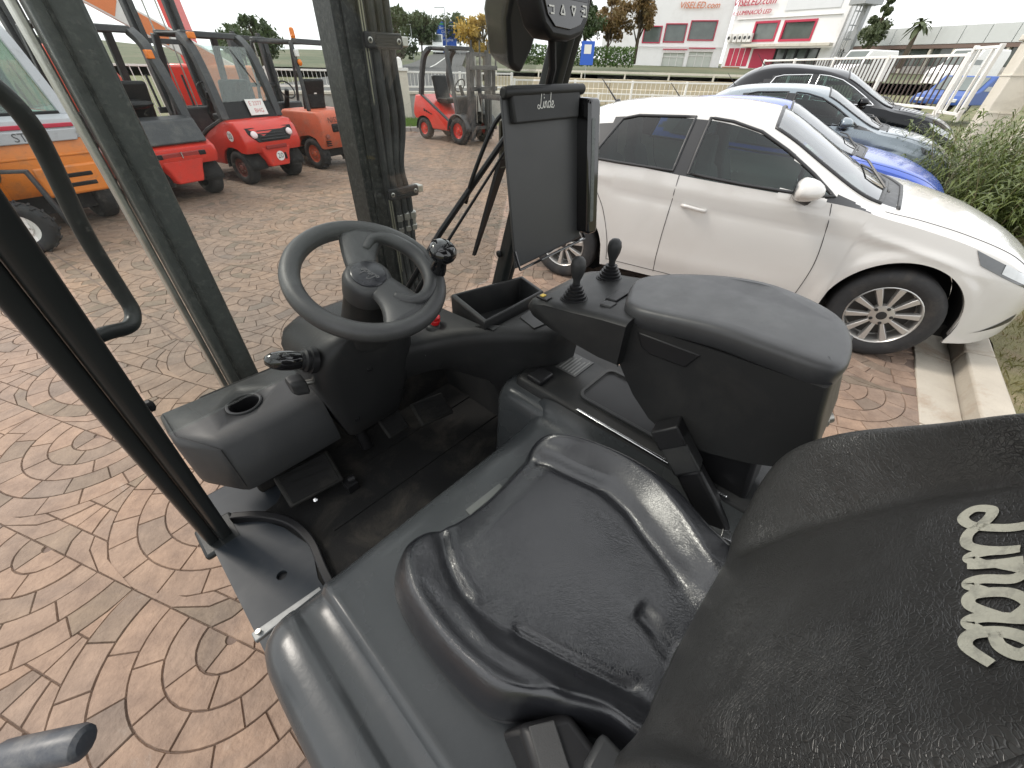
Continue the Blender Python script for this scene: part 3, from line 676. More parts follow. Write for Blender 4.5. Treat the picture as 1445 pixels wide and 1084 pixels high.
# pedals
def pedal(corners, th, mat, brk=True):
    P = [Vector(c) for c in corners]; nrm = (P[1]-P[0]).cross(P[3]-P[0]).normalized()
    if nrm.z < 0: nrm = -nrm
    m = MB(); m.prism(P, -nrm*th); o = fk(m, 'pedal', mat, bevel=0.008, seg=3)
    cen = sum(P, Vector())/4
    m = MB(); m.prism([cen + (p - cen)*0.86 + nrm*0.0005 for p in P], nrm*0.003); fk(m, 'pedal_pad', RUBBER, o, bevel=0.0015)
    a, b = cen + (P[1]-P[0])*0.33 + nrm*0.0036, cen - (P[1]-P[0])*0.33 + nrm*0.0036
    for s in (-0.25, 0.0, 0.25):
        e = (P[3]-P[0])*s
        m = MB(); m.bar([a + e, b + e + (P[3]-P[0])*0.12], 0.003, 0.003, tuple(nrm)); fk(m, 'tread_bar', RUBBER, o)
    return o
PEDM = M('pedal', (0.018, 0.018, 0.017), 0.6, var=0.3, vs=10, dirt=(0.05, 0.046, 0.04), ds=12, da=0.6, spec=0.15)
p = pedal([(0.040, 0.925, 0.555), (0.205, 0.905, 0.555), (0.215, 1.010, 0.612), (0.045, 1.020, 0.612)], 0.022, PEDM)
m = MB(); m.cyl((0.215, 0.91, 0.535), (0.235, 0.905, 0.535), 0.012); m.box((0.20, 0.885, 0.50), (0.235, 0.93, 0.53)); fk(m, 'pivot', BLACK, p)
m = MB(); m.lathe([(0.006, 0), (0.006, 0.004), (0, 0.006)], (0.105, 0.900, 0.553), (0, -0.5, 1), 8, caps=False); fk(m, 'bolt', CHROME, p)
pedal([(0.395, 0.925, 0.585), (0.480, 0.925, 0.585), (0.485, 1.00, 0.635), (0.395, 1.00, 0.635)], 0.015, PEDM)
pedal([(0.515, 0.90, 0.575), (0.645, 0.875, 0.575), (0.655, 0.955, 0.625), (0.525, 0.985, 0.625)], 0.015, PEDM)
m = MB(); m.tube([(0.44, 0.97, 0.60), (0.44, 1.08, 0.66), (0.44, 1.16, 0.80)], 0.012); fk(m, 'pedal_arm', BLACK)
m = MB(); m.cyl((0.345, 1.02, 0.51), (0.345, 1.05, 0.62), 0.022, 0.018); fk(m, 'boot', BLACK)

# --- console on the right
m = MB(); m.loft([[(x, y, 0.36) for x, y in rrect(0.655, 1.0, -0.45, 0.70, 0.06, 5)], [(x, y, 0.76) for x, y in rrect(0.665, 1.0, -0.45, 0.69, 0.06, 5)], [(x, y, 0.80) for x, y in rrect(0.675, 0.995, -0.44, 0.675, 0.06, 5)], [(x, y, 0.815) for x, y in rrect(0.692, 0.985, -0.42, 0.655, 0.05, 5)]])
con = fk(m, 'console_base', HOODM, sharp=50)
m = MB()
m.loft([[(x, y, 0.80) for x, y in rrect(0.715, 1.02, -0.40, 0.645, 0.03, 4)], [(x, y, 0.832) for x, y in rrect(0.718, 1.015, -0.40, 0.642, 0.03, 4)], [(x, y, 0.842) for x, y in rrect(0.728, 1.005, -0.39, 0.632, 0.025, 4)]])
ct = fk(m, 'console_top', PLASTIC, sharp=50)
m = MB(); xs = rrect(0.775, 0.96, 0.10, 0.44, 0.03, 5); ii = rrect(0.785, 0.95, 0.11, 0.43, 0.024, 5)
m.loft([[(x, y, 0.8415) for x, y in xs], [(x, y, 0.852) for x, y in xs], [(x, y, 0.852) for x, y in ii], [(x, y, 0.8435) for x, y in ii]]); fk(m, 'tray_rim', PLASTIC2, ct, bevel=0.002, sharp=50)
m = MB(); m.prism([(x, y, 0.8428) for x, y in rrect(0.787, 0.948, 0.112, 0.428, 0.023, 5)], (0, 0, 0.0015)); fk(m, 'tray_floor', BLACK, ct)
m = MB(); m.box((0.735, 0.545, 0.838), (0.80, 0.602, 0.858)); fk(m, 'switch_cover', BLACK, ct, bevel=0.005)
m = MB(); m.box((0.848, 0.495, 0.8425), (0.955, 0.575, 0.8435)); lb = fk(m, 'label_plate', M('label', (0.05, 0.05, 0.048), 0.5), ct)
for i in range(6):
    m = MB(); m.box((0.855, 0.502 + 0.0115*i, 0.8437), (0.948 - 0.012*(i % 3), 0.502 + 0.0115*i + 0.005, 0.8442)); fk(m, 'text_line', GREYINK, lb)
m = MB(); m.box((0.718, -0.02, 0.846), (0.727, 0.40, 0.853)); fk(m, 'steel_trim', CHROME, ct, bevel=0.002)

# --- armrest with joysticks
arm = empty('armrest'); arm.parent = FK
m = MB()
side = [(0.335, 1.175), (0.345, 1.12), (0.315, 1.06), (0.26, 0.99), (0.205, 0.945), (0.14, 0.922), (0.06, 0.935), (-0.02, 0.965), (-0.09, 1.005), (-0.10, 1.06), (-0.075, 1.14), (-0.06, 1.20)]
def arm_rings(pr, xa, xb, r=0.012):
    return [[(xa + 0.0, y, z) for y, z in pr]]
cy_, cz_ = 0.13, 1.07
m.loft([[(x, cy_ + (y - cy_)*k, cz_ + (z - cz_)*k) for y, z in side] for x, k in ((0.722, 0.965), (0.726, 0.985), (0.735, 0.998), (0.76, 1.0), (0.92, 1.0), (0.945, 0.998), (0.958, 0.97))])
fk(m, 'armrest_body', PLASTIC, arm, sharp=40)
def lidp(k=0.0):
    pts = [(0.735, 0.325), (0.76, 0.345), (0.85, 0.378), (0.91, 0.372), (0.97, 0.325), (1.003, 0.25), (1.010, 0.16), (0.993, 0.06), (0.945, -0.02), (0.87, -0.055), (0.79, -0.066), (0.745, -0.062), (0.724, -0.040), (0.721, 0.02), (0.720, 0.1), (0.720, 0.2), (0.722, 0.29)]
    pts = [(q.x, q.y) for q in cr_path([(x, y, 0) for x, y in pts + pts[:1]], 4)[:-1]]
    n = len(pts); out = []
    for i in range(n):
        a_, b_ = pts[i-1], pts[(i+1) % n]; d_ = Vector((b_[0] - a_[0], b_[1] - a_[1])).normalized()
        out.append((pts[i][0] + d_.y*k*-1, pts[i][1] + d_.x*k))
    # shrink towards the middle by k metres along the edge normals
    A = sum(pts[i-1][0]*pts[i][1] - pts[i][0]*pts[i-1][1] for i in range(n))
    if A < 0: out = [(2*p_[0] - o_[0], 2*p_[1] - o_[1]) for p_, o_ in zip(pts, out)]
    return out
m = MB(); LZ = lambda y: 1.205 + 0.030*sst(0.36, 0.10, y) 
lr = [(0.006, -0.046), (0.0, -0.042), (0.0, -0.014), (0.001, -0.009), (0.004, -0.004), (0.009, -0.001), (0.016, 0.0005), (0.028, 0.0012)]
m.loft([[(x, y, LZ(y) + dz) for x, y in lidp(k)] for k, dz in lr])
fk(m, 'armrest_lid', LIDM, arm, sharp=60)
m = MB(); m.loft([[(0.7195, y, z) for y, z in ((0.145, 1.165), (0.285, 1.158), (0.268, 1.128), (0.245, 1.118), (0.165, 1.124))], [(0.726, y, z) for y, z in ((0.145, 1.165), (0.285, 1.158), (0.268, 1.128), (0.245, 1.118), (0.165, 1.124))]]); fk(m, 'finger_recess', BLACK, arm, bevel=0.003)
m = MB()
pan = [(0.30, 1.186), (0.36, 1.178), (0.45, 1.162), (0.54, 1.150), (0.575, 1.138), (0.588, 1.118), (0.57, 1.098), (0.50, 1.082), (0.42, 1.072), (0.35, 1.066), (0.30, 1.07)]
m.loft([[(x, 0.40 + (y - 0.40)*(k if y > 0.40 else 1), 1.12 + (z - 1.12)*k) for y, z in pan] for x, k in ((0.690, 0.86), (0.697, 0.95), (0.712, 1.0), (0.80, 1.0), (0.93, 1.0), (0.962, 0.95), (0.975, 0.82))])
jp = fk(m, 'control_panel', PLASTIC, arm, sharp=40)
def joy(x, y, z):
    t = MB(); prof = [(0.036, -0.004), (0.036, 0.002)]
    for i in range(5):
        r = 0.033 - 0.0042*i; h = 0.003 + 0.0075*i
        prof += [(r, h), (r, h + 0.0035), (r - 0.006, h + 0.005), (r - 0.006, h + 0.0072)]
    t.lathe(prof, (x, y, z), (0, 0.02, 1), 24); b = fk(t, 'joystick_boot', BLACK, arm, sharp=40)
    t = MB(); t.lathe([(0.008, 0.036), (0.009, 0.05), (0.013, 0.060), (0.017, 0.072), (0.0185, 0.086), (0.016, 0.098), (0.010, 0.105), (0, 0.107)], (x, y, z), (0, 0.02, 1), 20, caps=False); fk(t, 'joystick', PLASTIC2, arm, sharp=60)
joy(0.752, 0.475, 1.157); joy(0.925, 0.482, 1.156)
for (a, b, c2, d2, mt_) in ((0.775, 0.375, 0.835, 0.405, BLACK), (0.74, 0.368, 0.77, 0.398, PLASTIC2)):
    m = MB(); m.hexa([(a, b, 1.170), (c2, b, 1.170), (c2, d2, 1.167), (a, d2, 1.167)], [(a, b, 1.180), (c2, b, 1.180), (c2, d2, 1.177), (a, d2, 1.177)]); fk(m, 'rocker_switch', mt_, arm, bevel=0.003)
m = MB(); m.box((0.70, 0.522, 1.149), (0.724, 0.556, 1.1555)); fk(m, 'rocker_switch', BLACK, arm, bevel=0.002)
m = MB(); m.box((0.706, 0.538, 1.1545), (0.719, 0.549, 1.1575)); fk(m, 'symbol', M('yellow symbol', (0.5, 0.35, 0.05), 0.5), arm)
m = MB(); m.tube([(0.7215, 0.345, 1.17), (0.7215, 0.335, 1.10), (0.7215, 0.31, 1.05)], 0.0012, 5); fk(m, 'seam', BLACK, arm)
m = MB(); m.hexa([(0.75, -0.06, 0.80), (0.86, -0.06, 0.80), (0.86, 0.10, 0.80), (0.75, 0.10, 0.80)], [(0.75, -0.03, 0.98), (0.88, -0.03, 0.98), (0.88, 0.08, 0.98), (0.75, 0.08, 0.98)]); fk(m, 'armrest_support', BLACK, arm, bevel=0.01)
m = MB(); m.lathe([(0.016, -0.03), (0.016, 0.01), (0.024, 0.012), (0.024, 0.022), (0.018, 0.026), (0.018, 0.036), (0.010, 0.040)], (0.945, -0.085, 0.985), (0.6, -0.6, 0.35), 12); fk(m, 'chrome_fitting', STEEL, arm, sharp=40)

# --- clipboard and light bar on the right pillar
cb = empty('clipboard'); cb.parent = FK
def CP(x, z, off=0.0): z -= 0.008; return Vector((x, 0.590 + (z - 1.41)*0.15 - (x - 0.753)*0.09 - off, z))
m = MB(); m.prism([CP(0.640, 1.245), CP(0.868, 1.268), CP(0.868, 1.568), CP(0.640, 1.565)], (0, 0.006, 0)); fk(m, 'board', M('clipboard plate', (0.030, 0.031, 0.032), 0.42, var=0.08), cb, bevel=0.003)
m = MB(); m.prism([CP(0.660, 1.522, 0.012), CP(0.846, 1.525, 0.012), CP(0.852, 1.584, 0.012), CP(0.654, 1.581, 0.012)], (0, 0.014, 0)); fk(m, 'clip', PLASTIC2, cb, bevel=0.004, seg=3)
m = MB(); m.cyl(CP(0.640, 1.570, 0.004), CP(0.868, 1.574, 0.004), 0.010, n=14); fk(m, 'hinge', PLASTIC, cb, bevel=0.003)
m = MB(); m.bar([CP(0.640, 1.285, 0.002), CP(0.640, 1.247, 0.014), CP(0.868, 1.270, 0.014), CP(0.868, 1.30, 0.002)], 0.004, 0.006, (0, -1, 0.2)); fk(m, 'paper_ledge', GLOSSB, cb)
m = script_mb(lambda a, b, k: tuple(CP(0.722 + a*0.026, 1.545 + b*0.026, 0.0128 + 0.00008*k)), 0.028); fk(m, 'lettering', WHITEINK, cb, recalc=False)
lbp = [(x, z) for x, z in rrect(0.855, 0.893, 1.285, 1.560, 0.010, 4)]
m = MB(); m.prism([CP(x, z, 0.034) for x, z in lbp], (0, 0.042, 0)); fk(m, 'light_bar', GLOSSB, cb, bevel=0.006, seg=3)
m = MB(); m.prism([CP(x, z, 0.0355) for x, z in rrect(0.861, 0.873, 1.315, 1.525, 0.003, 2)], (0, 0.002, 0)); fk(m, 'diffuser', M('smoked diffuser', (0.06, 0.07, 0.068), 0.3, var=0.6, vs=60), cb)
m = MB(); m.tube([CP(0.80, 1.40, -0.01), Vector((0.83, 0.72, 1.36))], 0.012); fk(m, 'bracket', BLACK, cb)
# --- display unit
dp = empty('display_unit'); dp.parent = FK
def DP(x, z, off=0.0): return Vector((x, 0.560 + (z - 1.70)*0.12 - off, z))
poly = [(0.655, 1.88), (0.653, 1.72), (0.658, 1.680), (0.672, 1.653), (0.695, 1.639), (0.745, 1.637), (0.780, 1.645), (0.802, 1.666), (0.812, 1.71), (0.815, 1.88)]
m = MB(); m.prism([DP(x, z) for x, z in poly], (0, 0.05, 0)); fk(m, 'housing', BLACK, dp, bevel=0.008, seg=3)
m = MB(); m.prism([DP(0.728 + (x - 0.728)*0.86, 1.652 + (z - 1.637)*0.97 if z < 1.8 else z, 0.0025) for x, z in poly], (0, 0.003, 0)); fk(m, 'bezel', GLOSSB, dp, bevel=0.001)
m = MB(); m.prism([DP(0.665, 1.690, 0.0035), DP(0.792, 1.690, 0.0035), DP(0.792, 1.86, 0.0035), DP(0.665, 1.86, 0.0035)], (0, 0.002, 0)); fk(m, 'screen', M('dark screen', (0.004, 0.004, 0.010), 0.05, rvar=0.02), dp)
def sym(strokes, cx, cz, s=0.0072, w=0.0012):
    mb = MB()
    for st_ in strokes:
        vs, fs = ribbon(st_, [w/s]*len(st_)); mb.add([DP(cx + a*s, cz + b*s, 0.0042) for a, b, _ in vs], fs)
    return mb
syms = ([[(-1, .6), (.8, .6), (.8, -.6), (-.4, -.6)]], [[(-.8, -.7), (.8, -.7)], [(-.8, -.7), (0, .9)], [(0, .9), (.8, -.7)]], [[(-.8, .7), (.8, .7)], [(-.8, .7), (0, -.9)], [(0, -.9), (.8, .7)]], [[(-.6, .9), (1, .9), (1, -.9), (-.6, -.9)], [(-1, 0), (.4, 0)], [(0, .4), (.4, 0), (0, -.4)]])
for k, s_ in enumerate(syms): fk(sym(s_, 0.688 + 0.0305*k, 1.674 + 0.0014*k), 'button_symbol', WHITEINK, dp, recalc=False)
m = MB(); m.tube([DP(0.73, 1.66, -0.03), Vector((0.76, 0.60, 1.60)), Vector((0.80, 0.66, 1.50))], 0.008); fk(m, 'cable', BLACK, dp)

# --- mast in front of the windscreen
ma = empty('mast'); ma.parent = FK
for s, x in ((-1, 0.132), (1, 0.785)):
    m = MB(); m.box((x - 0.046, 1.44, 0.12), (x + 0.046, 1.56, 2.6)); up = fk(m, 'mast_upright', MASTM if s > 0 else M('dusty mast steel', (0.042, 0.047, 0.045), 0.30, var=0.45, vs=7, bump=0.15, bs=120, dirt=(0.16, 0.16, 0.145), ds=60, da=0.4, spec=0.35), ma, bevel=0.008)
    m = MB(); m.box((x - 0.048 - 0.018 if s < 0 else x + 0.05, 1.52, 0.12), (x - 0.050 if s < 0 else x + 0.08, 1.62, 2.6)); fk(m, 'mast_rail', STEEL if s < 0 else MASTM, ma, bevel=0.004)
    m = MB(); m.box((x - 0.02, 1.432, 0.12), (x - 0.012, 1.4395, 2.6)); fk(m, 'mast_rib', MASTM, ma)
m = MB(); m.cyl((0.90, 1.55, 0.2), (0.90, 1.55, 2.6), 0.042, n=20); fk(m, 'lift_cylinder', MASTM, ma)
for k, (x, r) in enumerate(((0.835, 0.013), (0.865, 0.016), (0.897, 0.014), (0.925, 0.013))):
    m = MB(); m.tube(cr_path([(x, 1.45, 2.6), (x - 0.004, 1.44, 1.7), (x - 0.01 + 0.004*k, 1.435, 1.45), (x - 0.012 - 0.006*k, 1.432, 1.30), (x - 0.008, 1.44, 1.18), (x - 0.004*k, 1.44, 0.95), (x, 1.42, 0.75)], 6), r, 10); fk(m, 'hydraulic_hose', HOSE, ma)
for x in (0.823, 0.8315):
    m = MB(); m.tube([(x, 1.428, 2.6), (x - 0.003, 1.428, 1.30), (x, 1.428, 0.8)], 0.0028, 6); fk(m, 'steel_pipe', M('dull pipe', (0.30, 0.29, 0.22), 0.4, metal=0.7), ma)
for z in (1.655, 1.215):
    m = MB(); m.box((0.812, 1.405, z - 0.020), (0.945, 1.425, z + 0.020)); cl_ = fk(m, 'hose_clamp', BLACK, ma, bevel=0.005)
    for x in (0.826, 0.93):
        fk(screw((x, 1.404, z), (0, -1, 0), 0.008), 'clamp_bolt', STEEL, ma)
    for dz in (-0.008, 0.0, 0.008):
        m = MB(); m.box((0.845, 1.402, z + dz - 0.002), (0.912, 1.4055, z + dz + 0.002)); fk(m, 'clamp_rib', BLACK, ma)
    m = MB(); m.box((0.947, 1.41, z - 0.012), (0.972, 1.45, z + 0.014)); fk(m, 'clamp_bolt', STEEL, ma, bevel=0.003)
for x in (0.86, 0.895, 0.925):
    m = MB(); m.lathe([(0.014, 0), (0.017, 0.003), (0.017, 0.02), (0.014, 0.022), (0.014, 0.045), (0.018, 0.047), (0.018, 0.07), (0.012, 0.075)], (x, 1.44, 1.06), (0, 0, 1), 6); fk(m, 'hose_fitting', STEEL, ma)
for z in (0.45, 1.95):
    m = MB(); m.box((0.17, 1.61, z), (0.76, 1.64, z + 0.10)); fk(m, 'mast_crossbar', MASTM, ma, bevel=0.008)
for ch in ma.children: ch.data.transform(Matrix(((1, 0, 0.020, 0.006), (0, 1, 0, 0), (0, 0, 1, 0), (0, 0, 0, 1))))     # the mast leans a little
# grey tube at the lower left, standing beside the truck
tag(pp.build('steel_tube', M('blue grey tube', (0.045, 0.050, 0.060), 0.45, var=0.2, dirt=(0.3, 0.28, 0.25), ds=20, da=0.4)), 'blue grey bent steel tube poking in at the lower left corner', 'tube')
# ================================================================ ground, yard paving, kerb, verge
def ground_mat(name, cols, scale, rough=0.9, bump=0.3, bs=40):
    m = bpy.data.materials.new(name); m.use_nodes = True; nt = m.node_tree; L = nt.links.new; p = nt.nodes['Principled BSDF']
    tc = nd(nt, 'ShaderNodeTexCoord'); n = nd(nt, 'ShaderNodeTexNoise', Scale=scale, Detail=8.0, Roughness=0.65); L(tc.outputs['Object'], n.inputs['Vector'])
    r = nd(nt, 'ShaderNodeValToRGB'); e = r.color_ramp.elements
    e[0].position = 0.3; e[0].color = (*cols[0], 1); e[1].position = 0.7; e[1].color = (*cols[-1], 1)
    for i, c in enumerate(cols[1:-1]): q = e.new(0.3 + 0.4*(i+1)/(len(cols)-1)); q.color = (*c, 1)
    L(n.outputs['Fac'], r.inputs['Fac']); L(r.outputs['Color'], p.inputs['Base Color']); p.inputs['Roughness'].default_value = rough
    n2 = nd(nt, 'ShaderNodeTexNoise', Scale=bs, Detail=6.0); L(tc.outputs['Object'], n2.inputs['Vector'])
    b = nd(nt, 'ShaderNodeBump', Strength=bump); b.inputs['Distance'].default_value = 0.02; L(n2.outputs['Fac'], b.inputs['Height']); L(b.outputs['Normal'], p.inputs['Normal'])
    return m
EARTH = ground_mat('dry verge earth', [(0.16, 0.13, 0.08), (0.12, 0.13, 0.05), (0.22, 0.18, 0.12)], 0.6)
g = MB(); g.add([(-900,-900,-0.03),(900,-900,-0.03),(900,900,-0.03),(-900,900,-0.03)],[(0,1,2,3)])
struct(g.build('ground', EARTH, recalc=False))
# stamped concrete paving in fan pattern
STONE = bpy.data.materials.new('stamped stone'); STONE.use_nodes = True
nt = STONE.node_tree; L = nt.links.new; p = nt.nodes['Principled BSDF']
tc = nd(nt, 'ShaderNodeTexCoord')
n1 = nd(nt, 'ShaderNodeTexNoise', Scale=0.55, Detail=4.0, Roughness=0.55); L(tc.outputs['Object'], n1.inputs['Vector'])
r1 = nd(nt, 'ShaderNodeValToRGB'); e = r1.color_ramp.elements
e[0].position = 0.33; e[0].color = (0.188, 0.147, 0.123, 1); e[1].position = 0.68; e[1].color = (0.258, 0.179, 0.128, 1)
q = e.new(0.5); q.color = (0.222, 0.162, 0.125, 1)
L(n1.outputs['Fac'], r1.inputs['Fac'])
n2 = nd(nt, 'ShaderNodeTexNoise', Scale=9.0, Detail=10.0, Roughness=0.72); L(tc.outputs['Object'], n2.inputs['Vector'])
r2 = nd(nt, 'ShaderNodeValToRGB'); r2.color_ramp.elements[0].position = 0.3; r2.color_ramp.elements[0].color = (0.62, 0.58, 0.56, 1); r2.color_ramp.elements[1].position = 0.72; r2.color_ramp.elements[1].color = (1.22, 1.2, 1.16, 1)
L(n2.outputs['Fac'], r2.inputs['Fac'])
mu = nd(nt, 'ShaderNodeMixRGB', blend_type='MULTIPLY'); mu.inputs['Fac'].default_value = 1.0
L(r1.outputs['Color'], mu.inputs['Color1']); L(r2.outputs['Color'], mu.inputs['Color2'])
at_ = nd(nt, 'ShaderNodeAttribute', attribute_name='tint')
r3 = nd(nt, 'ShaderNodeValToRGB'); e = r3.color_ramp.elements; e[0].position = 0.0; e[0].color = (0.80, 0.82, 0.84, 1); e[1].position = 1.0; e[1].color = (1.16, 1.10, 1.04, 1)
q = e.new(0.12); q.color = (0.74, 0.78, 0.74, 1); q = e.new(0.2); q.color = (0.98, 0.97, 0.96, 1)
L(at_.outputs['Fac'], r3.inputs['Fac'])
mu2 = nd(nt, 'ShaderNodeMixRGB', blend_type='MULTIPLY'); mu2.inputs['Fac'].default_value = 1.0
L(mu.outputs['Color'], mu2.inputs['Color1']); L(r3.outputs['Color'], mu2.inputs['Color2'])
n5 = nd(nt, 'ShaderNodeTexNoise', Scale=2.3, Detail=10.0, Roughness=0.75, Distortion=0.6); L(tc.outputs['Object'], n5.inputs['Vector'])
r5 = nd(nt, 'ShaderNodeValToRGB'); r5.color_ramp.elements[0].position = 0.60; r5.color_ramp.elements[0].color = (0, 0, 0, 1); r5.color_ramp.elements[1].position = 0.72; r5.color_ramp.elements[1].color = (0.4, 0.4, 0.4, 1)
L(n5.outputs['Fac'], r5.inputs['Fac'])
mu3 = nd(nt, 'ShaderNodeMixRGB'); mu3.inputs['Color2'].default_value = (0.40, 0.36, 0.31, 1)
L(r5.outputs['Color'], mu3.inputs['Fac']); L(mu2.outputs['Color'], mu3.inputs['Color1'])
n6 = nd(nt, 'ShaderNodeTexNoise', Scale=0.9, Detail=7.0, Roughness=0.65, Distortion=1.2); L(tc.outputs['Object'], n6.inputs['Vector'])
r6 = nd(nt, 'ShaderNodeValToRGB'); r6.color_ramp.elements[0].position = 0.56; r6.color_ramp.elements[0].color = (0, 0, 0, 1); r6.color_ramp.elements[1].position = 0.70; r6.color_ramp.elements[1].color = (0.5, 0.5, 0.5, 1)
L(n6.outputs['Fac'], r6.inputs['Fac'])
mu4 = nd(nt, 'ShaderNodeMixRGB'); mu4.inputs['Color2'].default_value = (0.115, 0.088, 0.075, 1)
L(r6.outputs['Color'], mu4.inputs['Fac']); L(mu3.outputs['Color'], mu4.inputs['Color1'])
L(mu4.outputs['Color'], p.inputs['Base Color']); p.inputs['Roughness'].default_value = 0.72
n3 = nd(nt, 'ShaderNodeTexNoise', Scale=42.0, Detail=6.0, Roughness=0.6); L(tc.outputs['Object'], n3.inputs['Vector'])
b = nd(nt, 'ShaderNodeBump', Strength=0.55); b.inputs['Distance'].default_value = 0.012; L(n3.outputs['Fac'], b.inputs['Height']); L(b.outputs['Normal'], p.inputs['Normal'])
JOINT = M('paving joint', (0.150, 0.105, 0.083), 0.85, var=0.3, vs=5, bump=0.3, bs=80)
KD = Vector((0.60, 0.80)); KP = Vector((3.06, 2.49))       # kerb line
KN = Vector((0.80, -0.60))                                  # towards the verge
def inside_yard(x, y): return (Vector((x, y)) - KP).dot(KN) < -0.02 and y < 15.5 - 0.0*x and y < 13.2 + 0.45*(x + 3) + 3.2*(x < -3.2) + 30*(x > -2.2)
yard = MB(); yard.add([tuple(KP - KD*9) + (-0.0072,), tuple(KP + KD*17) + (-0.0072,), (-2.0, 16.2, -0.0072), (-16, 16.2, -0.0072), (-16, -9, -0.0072)], [(0, 1, 2, 3, 4)])
yard = struct(yard.build('paved_yard', JOINT, recalc=False))
_p, _r = radians(39.5), radians(1.5)
def scr(x, y, z=0.0):      # where a ground point shows, used only to choose which stones become single objects
    z -= 1.6; d = y*cos(_p) - z*sin(_p)
    if d < 0.05: return None
    u = 543*x/d; v = 543*(y*sin(_p) + z*cos(_p))/d
    return 722.5 + u*cos(_r) + v*sin(_r), 542 + u*sin(_r) - v*cos(_r)
RF = 0.50; ROT = radians(-18)
cr_, sr_ = cos(ROT), sin(ROT)
rs = random.Random(3)
cells = []
def cell_ring(r0, r1, a0, a1):
    n = max(2, int((a1 - a0)*r1/0.05) + 1)
    return [(r0*cos(lerp(a0, a1, i/n)), r0*sin(lerp(a0, a1, i/n))) for i in range(n+1)] + [(r1*cos(lerp(a1, a0, i/n)), r1*sin(lerp(a1, a0, i/n))) for i in range(n+1)]
tmpl = []
rad = [0.02, 0.11, 0.205, 0.30, 0.40, RF]
for k in range(5):
    r0, r1 = rad[k], rad[k+1]
    n = max(2, int(round(pi*(r0 + r1)/2/0.165)))
    tmpl.append((r0, r1, n))
def wspike(y): return RF - sqrt(max(0, RF*RF - (RF - y)**2))
rows_ = [0.0, 0.10, 0.21, 0.33, RF]
for i in range(-25, 15):
    for j in range(-8, 40):
        if (i + j) % 2: continue
        cx, cy = i*RF, j*RF
        wx, wy = cx*cr_ - cy*sr_ - 1.3, cx*sr_ + cy*cr_ + 1.1
        if wy > 17 or wy < -1.2 or wx < -13: continue
        s = scr(wx, wy)
        if s is None or not (-160 < s[0] < 1560 and s[1] < 1300): continue
        loc = []
        for (r0, r1, n) in tmpl:
            cuts = [-pi + pi*q/n + (rs.uniform(-0.1, 0.1)*pi/n if 0 < q < n else 0) for q in range(n+1)]
            for q in range(n): loc.append(cell_ring(r0, r1, cuts[q], cuts[q+1]))
        for q in range(4):
            y0, y1 = rows_[q], rows_[q+1]
            n = (5, 4, 2, 1)[q]
            for m_ in range(n):
                u0, u1 = -1 + 2*m_/n, -1 + 2*(m_+1)/n
                if q == 0 and m_ in (0, 4): 
                    pass
                poly = []
                ys = [lerp(y0, y1, t/2) for t in range(3)]
                poly += [(u1*wspike(y)*1.0, y) for y in ys]
                poly += [(u0*wspike(y), y) for y in ys[::-1]]
                if q == 3: poly = [(u1*wspike(y), y) for y in ys] + [(u0*wspike(y), y) for y in ys[-2::-1]]
                loc.append(poly)
        for poly in loc:
            W_ = [(x*cr_ - y*sr_ + wx, x*sr_ + y*cr_ + wy) for x, y in poly]
            mx_, my_ = sum(a for a, _ in W_)/len(W_), sum(b for _, b in W_)/len(W_)
            if not inside_yard(mx_, my_): continue
            cells.append((W_, mx_, my_))
def stone(W_, mx_, my_):
    # inset polygon edges for the joint, top ring chamfered
    A = sum(W_[i-1][0]*W_[i][1] - W_[i][0]*W_[i-1][1] for i in range(len(W_)))
    if A < 0: W_ = W_[::-1]
    n = len(W_); out = []
    for d in (0.0008, 0.0036):
        R = []
        for i in range(n):
            a, b, c = Vector(W_[i-1]), Vector(W_[i]), Vector(W_[(i+1) % n])
            e1_, e2_ = (b - a), (c - b)
            if e1_.length < 1e-6 or e2_.length < 1e-6: R.append(b); continue
            e1_.normalize(); e2_.normalize()
            m_ = Vector((-e1_.y - e2_.y, e1_.x + e2_.x)); l = m_.length
            if l < 0.2: R.append(b); continue
            m_ /= l; k = d/max(0.35, m_.dot(Vector((-e1_.y, e1_.x))))
            R.append(b + m_*k)
        out.append(R)
    dz = rs.uniform(-0.0012, 0.0012); tx, ty = rs.uniform(-0.01, 0.01), rs.uniform(-0.01, 0.01)
    vs = [(v.x, v.y, -0.0068) for v in out[0]] + [(v.x, v.y, dz + tx*(v.x - mx_) + ty*(v.y - my_)) for v in out[1]]
    return vs, [tuple(range(n, 2*n))] + [(i, (i+1) % n, n + (i+1) % n, n + i) for i in range(n)]
near = []
for k, (W_, mx_, my_) in enumerate(cells):
    s = [scr(*q) for q in W_]
    if any(q is None for q in s): continue
    ar = abs(sum(s[i-1][0]*s[i][1] - s[i][0]*s[i-1][1] for i in range(len(s))))/2
    px = sum(q[0] for q in s)/len(s); py = sum(q[1] for q in s)/len(s)
    vis = 0 < px < 1445 and 0 < py < 1084 and ((py > 300 and px < 40 + (py - 300)*0.60) or (220 < py < 520 and px < 380) or (380 < py < 620 and 800 < px < 1320))
    if vis: near.append((-ar, k))
near.sort(); sel = set(k for _, k in near[:300])
sv, sf, stn = [], [], []
for k, (W_, mx_, my_) in enumerate(cells):
    vs, fs = stone(W_, mx_, my_); t = rs.random()
    if k in sel:
        me = bpy.data.meshes.new('paving_stone'); me.from_pydata(vs, [], fs); me.materials.append(STONE)
        a = me.attributes.new('tint', 'FLOAT', 'FACE')
        a.data.foreach_set('value', [t]*len(fs))
        o = bpy.data.objects.new('paving_stone', me); COL.objects.link(o); o.parent = yard
    else:
        o_ = len(sv); sv += vs; sf += [tuple(i + o_ for i in f) for f in fs]; stn += [t]*len(fs)
me = bpy.data.meshes.new('paving_stones'); me.from_pydata(sv, [], sf); me.materials.append(STONE)
